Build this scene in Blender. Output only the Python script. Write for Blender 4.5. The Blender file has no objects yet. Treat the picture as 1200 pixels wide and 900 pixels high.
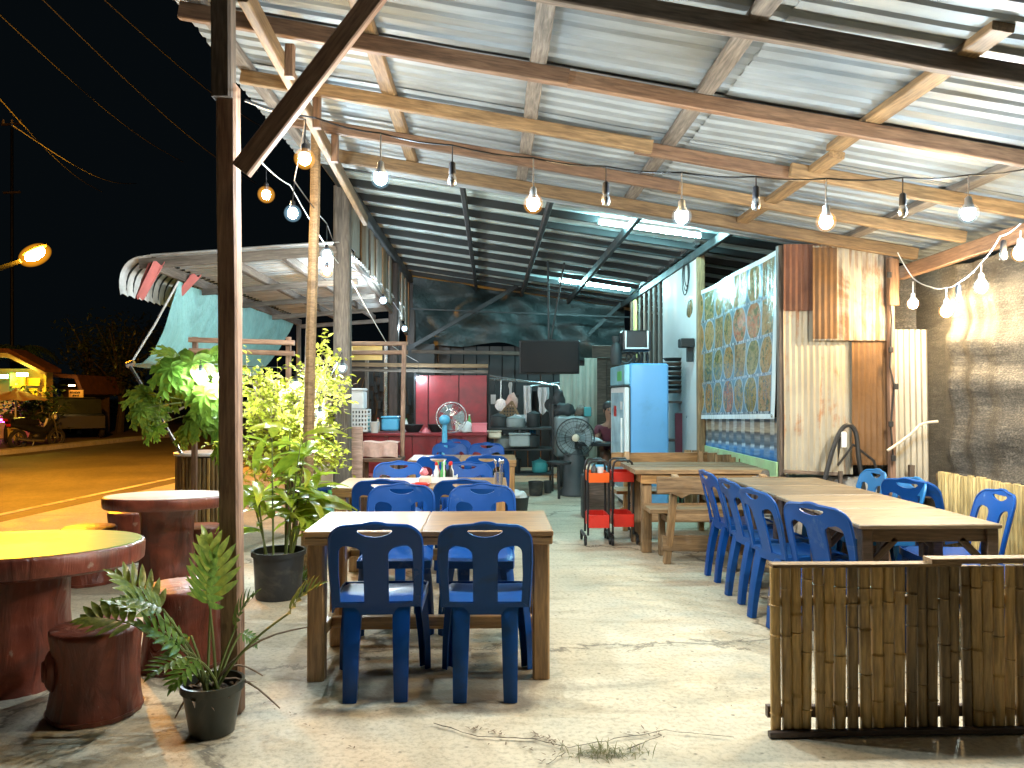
import bpy, bmesh, math, random
from mathutils import Vector, Matrix, Euler, noise
from mathutils.geometry import delaunay_2d_cdt

# ------------------------------------------------------------------ camera, world, exposure
S = bpy.context.scene
COL = S.collection
rad = math.radians
EYE = Vector((0, 0, 1.43))
CROT = Euler((rad(90.83), 0, rad(-1.59)))
cam = bpy.data.objects.new('camera', bpy.data.cameras.new('camera'))
COL.objects.link(cam)
cam.location = EYE
cam.rotation_euler = CROT
cam.data.sensor_width = 36
cam.data.lens = 27
cam.data.clip_start = 0.05
cam.data.clip_end = 600
S.camera = cam

world = bpy.data.worlds.new('World')
S.world = world
world.use_nodes = True
wn = world.node_tree
bg = wn.nodes['Background']
bg.inputs[0].default_value = (0.0019, 0.0031, 0.0040, 1)   # moonless night
bg.inputs[1].default_value = 1.0
S.view_settings.view_transform = 'Standard'
S.view_settings.look = 'None'
S.view_settings.exposure = 0.0
S.view_settings.gamma = 1.0
S.cycles.max_bounces = 6
S.cycles.diffuse_bounces = 3
S.cycles.glossy_bounces = 3
S.cycles.transmission_bounces = 4
S.cycles.transparent_max_bounces = 6
S.cycles.sample_clamp_indirect = 4.0
S.cycles.caustics_reflective = False
S.cycles.caustics_refractive = False
S.cycles.use_denoising = True

# lamp strengths (surface emission)
BULB_WHITE = 3000.0
BULB_WARM = 2000.0
TUBE = 560.0
STREET = 6000.0

Rn = random.Random(11)
_M3 = CROT.to_matrix()


def W(px, py, Y):
    """world point at depth Y seen at this photograph position"""
    d = _M3 @ Vector(((px - 600) / 900, (450 - py) / 900, -1))
    return EYE + d * (Y / d.y)


def XZ(px, py, Y):
    p = W(px, py, Y)
    return p.x, p.z


# ------------------------------------------------------------------ objects
def tag(o, label=None, cat=None, group=None, kind=None):
    if label: o['label'] = label
    if cat: o['category'] = cat
    if group: o['group'] = group
    if kind: o['kind'] = kind
    return o


def thing(name, label, cat, loc=(0, 0, 0), rz=0.0, group=None):
    o = bpy.data.objects.new(name, None)
    o.empty_display_size = 0.1
    COL.objects.link(o)
    o.matrix_basis = Matrix.Translation(Vector(loc)) @ Matrix.Rotation(rz, 4, 'Z')
    return tag(o, label, cat, group)


def wmat(o):
    m = o.matrix_basis.copy()
    while o.parent:
        o = o.parent
        m = o.matrix_basis @ m
    return m


def obj(name, mesh, mat=None, parent=None, M=None, world=False):
    """one mesh object; M is in the parent's space, or in world space when world is set"""
    if isinstance(mesh, MB):
        mesh = mesh.mesh(name)
    if mat is not None and not mesh.materials:
        mesh.materials.append(mat)
    o = bpy.data.objects.new(name, mesh)
    COL.objects.link(o)
    M = M or Matrix.Identity(4)
    if parent is not None:
        o.parent = parent
        if world:
            M = wmat(parent).inverted() @ M
    o.matrix_basis = M
    return o


def kids(o):
    return [c for c in COL.objects if c.parent == o]


def copy_tree(o, kidmap, parent=None):
    c = o.copy()
    COL.objects.link(c)
    if parent is not None:
        c.parent = parent
    for ch in kidmap.get(o.name, []):
        copy_tree(ch, kidmap, c)
    return c


def tree_map(root):
    m = {}
    for o in COL.objects:
        if o.parent is not None:
            m.setdefault(o.parent.name, []).append(o)
    return m


def place(root, km, loc, rz, label, group=None, tilt=None):
    c = copy_tree(root, km)
    c.matrix_basis = Matrix.Translation(Vector(loc)) @ Matrix.Rotation(rz, 4, 'Z')
    c['label'] = label
    if group: c['group'] = group
    return c


def frame_to(p0, p1, up=Vector((0, 0, 1))):
    p0, p1 = Vector(p0), Vector(p1)
    x = (p1 - p0).normalized()
    if abs(x.dot(up)) > 0.98: up = Vector((0, 1, 0))
    y = up.cross(x).normalized()
    z = x.cross(y)
    M = Matrix((x, y, z)).transposed().to_4x4()
    M.translation = p0
    return M


class MB:
    def __init__(s): s.v = []; s.f = []; s.smooth = False; s.mi = []
    def add(s, vs, fs, mi=0):
        b = len(s.v); s.v += [tuple(v) for v in vs]
        s.f += [tuple(i + b for i in f) for f in fs]; s.mi += [mi] * len(fs); return s
    def box(s, c, d, M=None, mi=0, taper=1.0):
        x, y, z = d[0] / 2, d[1] / 2, d[2] / 2
        vs = [Vector((sx * x * (taper if sz > 0 else 1), sy * y * (taper if sz > 0 else 1), sz * z)) for sz in (-1, 1) for sx, sy in ((-1, -1), (1, -1), (1, 1), (-1, 1))]
        if M is not None: vs = [M @ v for v in vs]
        vs = [v + Vector(c) for v in vs]
        return s.add(vs, [(3, 2, 1, 0), (4, 5, 6, 7), (0, 1, 5, 4), (1, 2, 6, 5), (2, 3, 7, 6), (3, 0, 4, 7)], mi)
    def rbox(s, c, d, b=0.01, M=None, mi=0):
        """box with chamfered vertical edges and top/bottom rims"""
        x, y, z = d[0] / 2, d[1] / 2, d[2] / 2
        b = min(b, x * .9, y * .9, z * .9)
        def ring(ix, iy, zz):
            k = b
            return [(-ix + k, -iy, zz), (ix - k, -iy, zz), (ix, -iy + k, zz), (ix, iy - k, zz), (ix - k, iy, zz), (-ix + k, iy, zz), (-ix, iy - k, zz), (-ix, -iy + k, zz)]
        rs = [ring(x - b, y - b, -z) if x > 2 * b and y > 2 * b else ring(x, y, -z), ring(x, y, -z + b), ring(x, y, z - b), ring(x - b, y - b, z) if x > 2 * b and y > 2 * b else ring(x, y, z)]
        vs = [Vector(p) for r in rs for p in r]
        if M is not None: vs = [M @ v for v in vs]
        vs = [v + Vector(c) for v in vs]
        fs = [tuple(range(7, -1, -1)), tuple(range(24, 32))]
        for r in range(3):
            for i in range(8):
                j = (i + 1) % 8
                fs.append((r * 8 + i, r * 8 + j, r * 8 + 8 + j, r * 8 + 8 + i))
        return s.add(vs, fs, mi)
    def tube(s, pts, r, n=6, cap=True, mi=0):
        pts = [Vector(p) for p in pts]
        rs = r if isinstance(r, (list, tuple)) else [r] * len(pts)
        vs, prev = [], None
        for i, p in enumerate(pts):
            t = (pts[min(i + 1, len(pts) - 1)] - pts[max(i - 1, 0)])
            t = t.normalized() if t.length > 1e-9 else Vector((0, 0, 1))
            if prev is None:
                u = t.orthogonal().normalized()
            else:
                u = (prev - t * prev.dot(t))
                u = u.normalized() if u.length > 1e-6 else t.orthogonal().normalized()
            prev = u; w = t.cross(u)
            for k in range(n):
                a = 2 * math.pi * k / n
                vs.append(p + (u * math.cos(a) + w * math.sin(a)) * rs[i])
        fs = []
        for i in range(len(pts) - 1):
            for k in range(n):
                k2 = (k + 1) % n
                fs.append((i * n + k, i * n + k2, (i + 1) * n + k2, (i + 1) * n + k))
        if cap:
            fs.append(tuple(range(n - 1, -1, -1))); fs.append(tuple(range((len(pts) - 1) * n, len(pts) * n)))
        return s.add(vs, fs, mi)
    def lathe(s, prof, n=24, c=(0, 0, 0), M=None, cap=(True, True), fn=None, mi=0):
        vs = []
        for (r, z) in prof:
            for k in range(n):
                a = 2 * math.pi * k / n
                rr = r * (fn(a, z) if fn else 1)
                vs.append(Vector((rr * math.cos(a), rr * math.sin(a), z)))
        if M is not None: vs = [M @ v for v in vs]
        vs = [v + Vector(c) for v in vs]
        fs = []
        for i in range(len(prof) - 1):
            for k in range(n):
                k2 = (k + 1) % n
                fs.append((i * n + k, i * n + k2, (i + 1) * n + k2, (i + 1) * n + k))
        if cap[0]: fs.append(tuple(range(n - 1, -1, -1)))
        if cap[1]: fs.append(tuple(range((len(prof) - 1) * n, len(prof) * n)))
        return s.add(vs, fs, mi)
    def sphere(s, c, r, n=10, m=6, sc=(1, 1, 1), M=None, mi=0):
        prof = [(r * math.sin(math.pi * i / m), -r * math.cos(math.pi * i / m)) for i in range(1, m)]
        b = len(s.v)
        vs = [Vector((0, 0, -r))]
        for (rr, z) in prof:
            for k in range(n):
                a = 2 * math.pi * k / n
                vs.append(Vector((rr * math.cos(a), rr * math.sin(a), z)))
        vs.append(Vector((0, 0, r)))
        vs = [Vector((v.x * sc[0], v.y * sc[1], v.z * sc[2])) for v in vs]
        if M is not None: vs = [M @ v for v in vs]
        fs = []
        for k in range(n):
            k2 = (k + 1) % n
            fs.append((0, 1 + k2, 1 + k))
            for i in range(m - 2):
                fs.append((1 + i * n + k, 1 + i * n + k2, 1 + (i + 1) * n + k2, 1 + (i + 1) * n + k))
            fs.append((1 + (m - 2) * n + k, 1 + (m - 2) * n + k2, len(vs) - 1))
        return s.add([v + Vector(c) for v in vs], fs, mi)
    def torus(s, c, R, r, n=20, m=6, M=None, mi=0):
        vs = []
        for i in range(n):
            a = 2 * math.pi * i / n
            for k in range(m):
                b = 2 * math.pi * k / m
                vs.append(Vector(((R + r * math.cos(b)) * math.cos(a), (R + r * math.cos(b)) * math.sin(a), r * math.sin(b))))
        if M is not None: vs = [M @ v for v in vs]
        fs = [(i * m + k, ((i + 1) % n) * m + k, ((i + 1) % n) * m + (k + 1) % m, i * m + (k + 1) % m) for i in range(n) for k in range(m)]
        return s.add([v + Vector(c) for v in vs], fs, mi)
    def prism(s, poly, y0, y1, M=None, mi=0):
        """polygon in XZ extruded along Y"""
        n = len(poly)
        vs = [Vector((x, y0, z)) for x, z in poly] + [Vector((x, y1, z)) for x, z in poly]
        if M is not None: vs = [M @ v for v in vs]
        fs = [tuple(range(n)), tuple(range(2 * n - 1, n - 1, -1))] + [(i, i + n, (i + 1) % n + n, (i + 1) % n) for i in range(n)]
        return s.add(vs, fs, mi)
    def grid(s, fn, nu, nv, thick=0.0, mi=0):
        """fn(u,v) -> point, u,v in 0..1; with thickness when given (second skin along the normal)"""
        P = [[Vector(fn(i / nu, j / nv)) for i in range(nu + 1)] for j in range(nv + 1)]
        vs = [p for r in P for p in r]
        w = nu + 1
        fs = [(j * w + i, j * w + i + 1, (j + 1) * w + i + 1, (j + 1) * w + i) for j in range(nv) for i in range(nu)]
        if thick:
            N = []
            for j in range(nv + 1):
                for i in range(w):
                    du = P[j][min(i + 1, nu)] - P[j][max(i - 1, 0)]
                    dv = P[min(j + 1, nv)][i] - P[max(j - 1, 0)][i]
                    n = du.cross(dv)
                    N.append(n.normalized() if n.length > 1e-9 else Vector((0, 0, 1)))
            b = len(vs)
            vs = vs + [v - n * thick for v, n in zip(vs, N)]
            fs = fs + [tuple(i + b for i in reversed(f)) for f in fs]
            rim = [i for i in range(w)] + [j * w + nu for j in range(1, nv + 1)] + [nv * w + i for i in range(nu - 1, -1, -1)] + [j * w for j in range(nv - 1, 0, -1)]
            for k in range(len(rim)):
                a, c2 = rim[k], rim[(k + 1) % len(rim)]
                fs.append((c2, a, a + b, c2 + b))
        return s.add(vs, fs, mi)
    def mesh(s, name='mesh', smooth=None, mats=None):
        m = bpy.data.meshes.new(name)
        m.from_pydata([tuple(v) for v in s.v], [], s.f)
        sm = s.smooth if smooth is None else smooth
        if sm:
            m.polygons.foreach_set('use_smooth', [True] * len(m.polygons))
            try:
                m.set_sharp_from_angle(angle=rad(40))
            except Exception:
                pass
        if mats:
            for x in mats: m.materials.append(x)
            m.polygons.foreach_set('material_index', s.mi)
        m.update()
        return m


def beam(name, p0, p1, w, h, mat, parent=None, up=Vector((0, 0, 1)), jit=0.003, ch=0.12, seg=None):
    """a sawn timber between two world points: w across, h along `up`; slightly uneven, eased edges"""
    p0, p1 = Vector(p0), Vector(p1)
    L = (p1 - p0).length
    n = seg or max(2, min(10, int(L / 0.5)))
    k = min(w, h) * ch
    sec = [(-w / 2 + k, -h / 2), (w / 2 - k, -h / 2), (w / 2, -h / 2 + k), (w / 2, h / 2 - k), (w / 2 - k, h / 2), (-w / 2 + k, h / 2), (-w / 2, h / 2 - k), (-w / 2, -h / 2 + k)]
    vs = []
    for i in range(n + 1):
        jy, jz = Rn.uniform(-jit, jit), Rn.uniform(-jit, jit)
        sc = 1 + Rn.uniform(-jit, jit) * 4
        for (a, b) in sec:
            vs.append((L * i / n, a * sc + jy, b * sc + jz))
    fs = [tuple(range(8)), tuple(range((n + 1) * 8 - 1, n * 8 - 1, -1))]
    for i in range(n):
        for q in range(8):
            q2 = (q + 1) % 8
            fs.append((i * 8 + q, i * 8 + 8 + q, i * 8 + 8 + q2, i * 8 + q2))
    m = MB().add(vs, fs)
    return obj(name, m, mat, parent, frame_to(p0, p1, up), world=True)


# ------------------------------------------------------------------ materials
def newmat(name):
    m = bpy.data.materials.new(name)
    m.use_nodes = True
    nt = m.node_tree
    return m, nt, nt.nodes['Principled BSDF']


def N(nt, typ, **kw):
    n = nt.nodes.new(typ)
    for k, v in kw.items():
        if k in ('ins',):
            for kk, vv in v.items(): n.inputs[kk].default_value = vv
        else: setattr(n, k, v)
    return n


def ramp(nt, fac, stops):
    r = nt.nodes.new('ShaderNodeValToRGB')
    e = r.color_ramp.elements
    while len(e) < len(stops): e.new(0.5)
    for x, (p, c) in zip(e, stops):
        x.position = p
        x.color = (c[0], c[1], c[2], 1) if isinstance(c, (tuple, list)) else (c, c, c, 1)
    nt.links.new(fac, r.inputs[0])
    return r.outputs[0]


def mix(nt, fac, a, b, mode='MIX'):
    m = nt.nodes.new('ShaderNodeMix')
    m.data_type = 'RGBA'; m.blend_type = mode
    for sock, v in ((m.inputs[0], fac), (m.inputs[6], a), (m.inputs[7], b)):
        if hasattr(v, 'is_linked') or hasattr(v, 'links'): nt.links.new(v, sock)
        elif isinstance(v, (int, float)): sock.default_value = v
        else: sock.default_value = (v[0], v[1], v[2], 1)
    return m.outputs[2]


def coord(nt, scale=(1, 1, 1), which='Object', rnd=False):
    t = nt.nodes.new('ShaderNodeTexCoord')
    mp = nt.nodes.new('ShaderNodeMapping')
    mp.inputs['Scale'].default_value = scale
    nt.links.new(t.outputs[which], mp.inputs[0])
    if rnd:
        oi = nt.nodes.new('ShaderNodeObjectInfo')
        mu = N(nt, 'ShaderNodeMath', operation='MULTIPLY'); mu.inputs[1].default_value = 37.0
        nt.links.new(oi.outputs['Random'], mu.inputs[0])
        nt.links.new(mu.outputs[0], mp.inputs['Location'])
    return mp.outputs[0]


def noise_t(nt, vec, scale, detail=4, dist=0.0, rough=0.55):
    n = nt.nodes.new('ShaderNodeTexNoise')
    n.inputs['Scale'].default_value = scale
    n.inputs['Detail'].default_value = detail
    n.inputs['Roughness'].default_value = rough
    n.inputs['Distortion'].default_value = dist
    if vec is not None: nt.links.new(vec, n.inputs['Vector'])
    return n.outputs[0]


def bump(nt, h, strength, dist=0.01):
    b = nt.nodes.new('ShaderNodeBump')
    b.inputs['Strength'].default_value = strength
    b.inputs['Distance'].default_value = dist
    nt.links.new(h, b.inputs['Height'])
    return b.outputs[0]


def pm(name, col, rough=0.5, metal=0.0, var=0.25, scale=6.0, bmp=0.0, spec=0.5, coat=0.0, trans=0.0, dirt=None, dirt_amt=0.5):
    """paint, plastic, metal, cloth: base colour with mottling, optional dirt of another colour"""
    m, nt, b = newmat(name)
    v = coord(nt, rnd=True)
    n = noise_t(nt, v, scale, 5)
    lo = [c * (1 - var) for c in col]; hi = [min(1, c * (1 + var)) for c in col]
    c = ramp(nt, n, [(0.3, lo), (0.7, hi)])
    if dirt:
        n2 = noise_t(nt, v, scale * 0.7, 8, 0.6, 0.65)
        f = ramp(nt, n2, [(0.62 - dirt_amt * .3, 0.0), (0.78 - dirt_amt * .2, 1.0)])
        c = mix(nt, f, c, dirt)
    nt.links.new(c, b.inputs['Base Color'])
    r = ramp(nt, n, [(0.2, max(0.02, rough * 0.75)), (0.8, min(1, rough * 1.25))])
    nt.links.new(r, b.inputs['Roughness'])
    b.inputs['Metallic'].default_value = metal
    b.inputs['Specular IOR Level'].default_value = spec
    b.inputs['Coat Weight'].default_value = coat
    if trans: b.inputs['Transmission Weight'].default_value = trans
    if bmp:
        nt.links.new(bump(nt, noise_t(nt, v, scale * 5, 4), bmp), b.inputs['Normal'])
    return m


def wood(name, dark, light, rough=0.6, scale=1.0, coat=0.0, knots=True, bmp=0.25, axis=0):
    m, nt, b = newmat(name)
    sc = [9.0 * scale] * 3
    sc[axis] = 0.9 * scale
    v = coord(nt, tuple(sc), rnd=True)
    n1 = noise_t(nt, v, 2.2, 7, 1.2, 0.62)
    n2 = noise_t(nt, v, 9.0, 4, 0.3)
    c = ramp(nt, n1, [(0.28, dark), (0.5, [(a + d) / 2 for a, d in zip(dark, light)]), (0.72, light)])
    f = ramp(nt, n2, [(0.35, 0.55), (0.65, 1.0)])
    c = mix(nt, 1.0, c, f, 'MULTIPLY')
    oi = nt.nodes.new('ShaderNodeObjectInfo')
    hs = nt.nodes.new('ShaderNodeHueSaturation')
    mr = N(nt, 'ShaderNodeMapRange'); mr.inputs[3].default_value = 0.72; mr.inputs[4].default_value = 1.2
    nt.links.new(oi.outputs['Random'], mr.inputs[0])
    nt.links.new(mr.outputs[0], hs.inputs['Value'])
    nt.links.new(c, hs.inputs['Color'])
    c = hs.outputs[0]
    if knots:
        v2 = coord(nt, tuple(x * .35 for x in sc), rnd=True)
        st = noise_t(nt, v2, 2.0, 6, 0.5, 0.7)
        f2 = ramp(nt, st, [(0.56, 0.0), (0.72, 0.65)])
        c = mix(nt, f2, c, [d * 0.55 for d in dark])
    nt.links.new(c, b.inputs['Base Color'])
    b.inputs['Roughness'].default_value = rough
    b.inputs['Coat Weight'].default_value = coat
    b.inputs['Coat Roughness'].default_value = 0.3
    nt.links.new(bump(nt, n1, bmp, 0.006), b.inputs['Normal'])
    return m


def emit(name, col, strength):
    m, nt, b = newmat(name)
    b.inputs['Base Color'].default_value = (0.8, 0.8, 0.8, 1)
    b.inputs['Emission Color'].default_value = (*col, 1)
    b.inputs['Emission Strength'].default_value = strength
    return m


def galv(name, base=(0.6, 0.62, 0.62), metal=0.75, rough=0.4, streak=(3.0, 40.0, 40.0), rust=0.0, rustcol=(0.28, 0.11, 0.03)):
    m, nt, b = newmat(name)
    v = coord(nt, rnd=True)
    n = noise_t(nt, v, 3.0, 6, 0.4)
    c = ramp(nt, n, [(0.3, [x * 0.72 for x in base]), (0.7, base)])
    n3 = noise_t(nt, coord(nt, streak, rnd=True), 0.35, 5, 0.2)
    c = mix(nt, ramp(nt, n3, [(0.42, 0.0), (0.7, 0.5)]), c, [x * 0.5 for x in base])
    if rust:
        n2 = noise_t(nt, coord(nt, streak, rnd=True), 0.25, 8, 0.8, 0.7)
        n4 = noise_t(nt, v, 2.3, 6, 0.7, 0.65)
        s = N(nt, 'ShaderNodeMath', operation='ADD'); nt.links.new(n2, s.inputs[0]); nt.links.new(n4, s.inputs[1])
        f = ramp(nt, s.outputs[0], [(0.0, 0.0), (1.0, 1.0)])
        f = N(nt, 'ShaderNodeMapRange'); nt.links.new(s.outputs[0], f.inputs[0])
        f.inputs[1].default_value = 1.25 - rust * 0.75; f.inputs[2].default_value = 1.42 - rust * 0.75
        rc = ramp(nt, n4, [(0.3, [x * 0.45 for x in rustcol]), (0.7, rustcol)])
        c = mix(nt, f.outputs[0], c, rc)
        inv = N(nt, 'ShaderNodeMath', operation='MULTIPLY_ADD')
        nt.links.new(f.outputs[0], inv.inputs[0]); inv.inputs[1].default_value = -metal; inv.inputs[2].default_value = metal
        inv.use_clamp = True
        nt.links.new(inv.outputs[0], b.inputs['Metallic'])
    else:
        b.inputs['Metallic'].default_value = metal
    nt.links.new(c, b.inputs['Base Color'])
    nt.links.new(ramp(nt, n, [(0.2, rough * 0.7), (0.8, rough * 1.4)]), b.inputs['Roughness'])
    nt.links.new(bump(nt, n, 0.15, 0.02), b.inputs['Normal'])
    return m


def leafmat(name, col, col2, trans=0.35, rough=0.4):
    m, nt, b = newmat(name)
    oi = nt.nodes.new('ShaderNodeObjectInfo')
    v = coord(nt, which='Object', rnd=True)
    n = noise_t(nt, v, 9.0, 3)
    c = ramp(nt, n, [(0.3, col), (0.7, col2)])
    hs = nt.nodes.new('ShaderNodeHueSaturation')
    mr = N(nt, 'ShaderNodeMapRange'); mr.inputs[3].default_value = 0.7; mr.inputs[4].default_value = 1.25
    nt.links.new(oi.outputs['Random'], mr.inputs[0]); nt.links.new(mr.outputs[0], hs.inputs['Value'])
    wn2 = nt.nodes.new('ShaderNodeTexWhiteNoise'); wn2.noise_dimensions = '1D'; nt.links.new(oi.outputs['Random'], wn2.inputs['W'])
    mh = N(nt, 'ShaderNodeMapRange'); mh.inputs[3].default_value = 0.462; mh.inputs[4].default_value = 0.515
    nt.links.new(wn2.outputs[0], mh.inputs[0]); nt.links.new(mh.outputs[0], hs.inputs['Hue'])
    spots = noise_t(nt, v, 26, 3, 0.4)
    c = mix(nt, ramp(nt, spots, [(.66, 0.0), (.74, .7)]), c, (.20, .13, .04))
    nt.links.new(c, hs.inputs['Color'])
    nt.links.new(hs.outputs[0], b.inputs['Base Color'])
    b.inputs['Roughness'].default_value = rough
    t = nt.nodes.new('ShaderNodeBsdfTranslucent')
    nt.links.new(hs.outputs[0], t.inputs[0])
    ms = nt.nodes.new('ShaderNodeMixShader'); ms.inputs[0].default_value = trans
    nt.links.new(b.outputs[0], ms.inputs[1]); nt.links.new(t.outputs[0], ms.inputs[2])
    nt.links.new(ms.outputs[0], nt.nodes['Material Output'].inputs[0])
    return m


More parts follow.
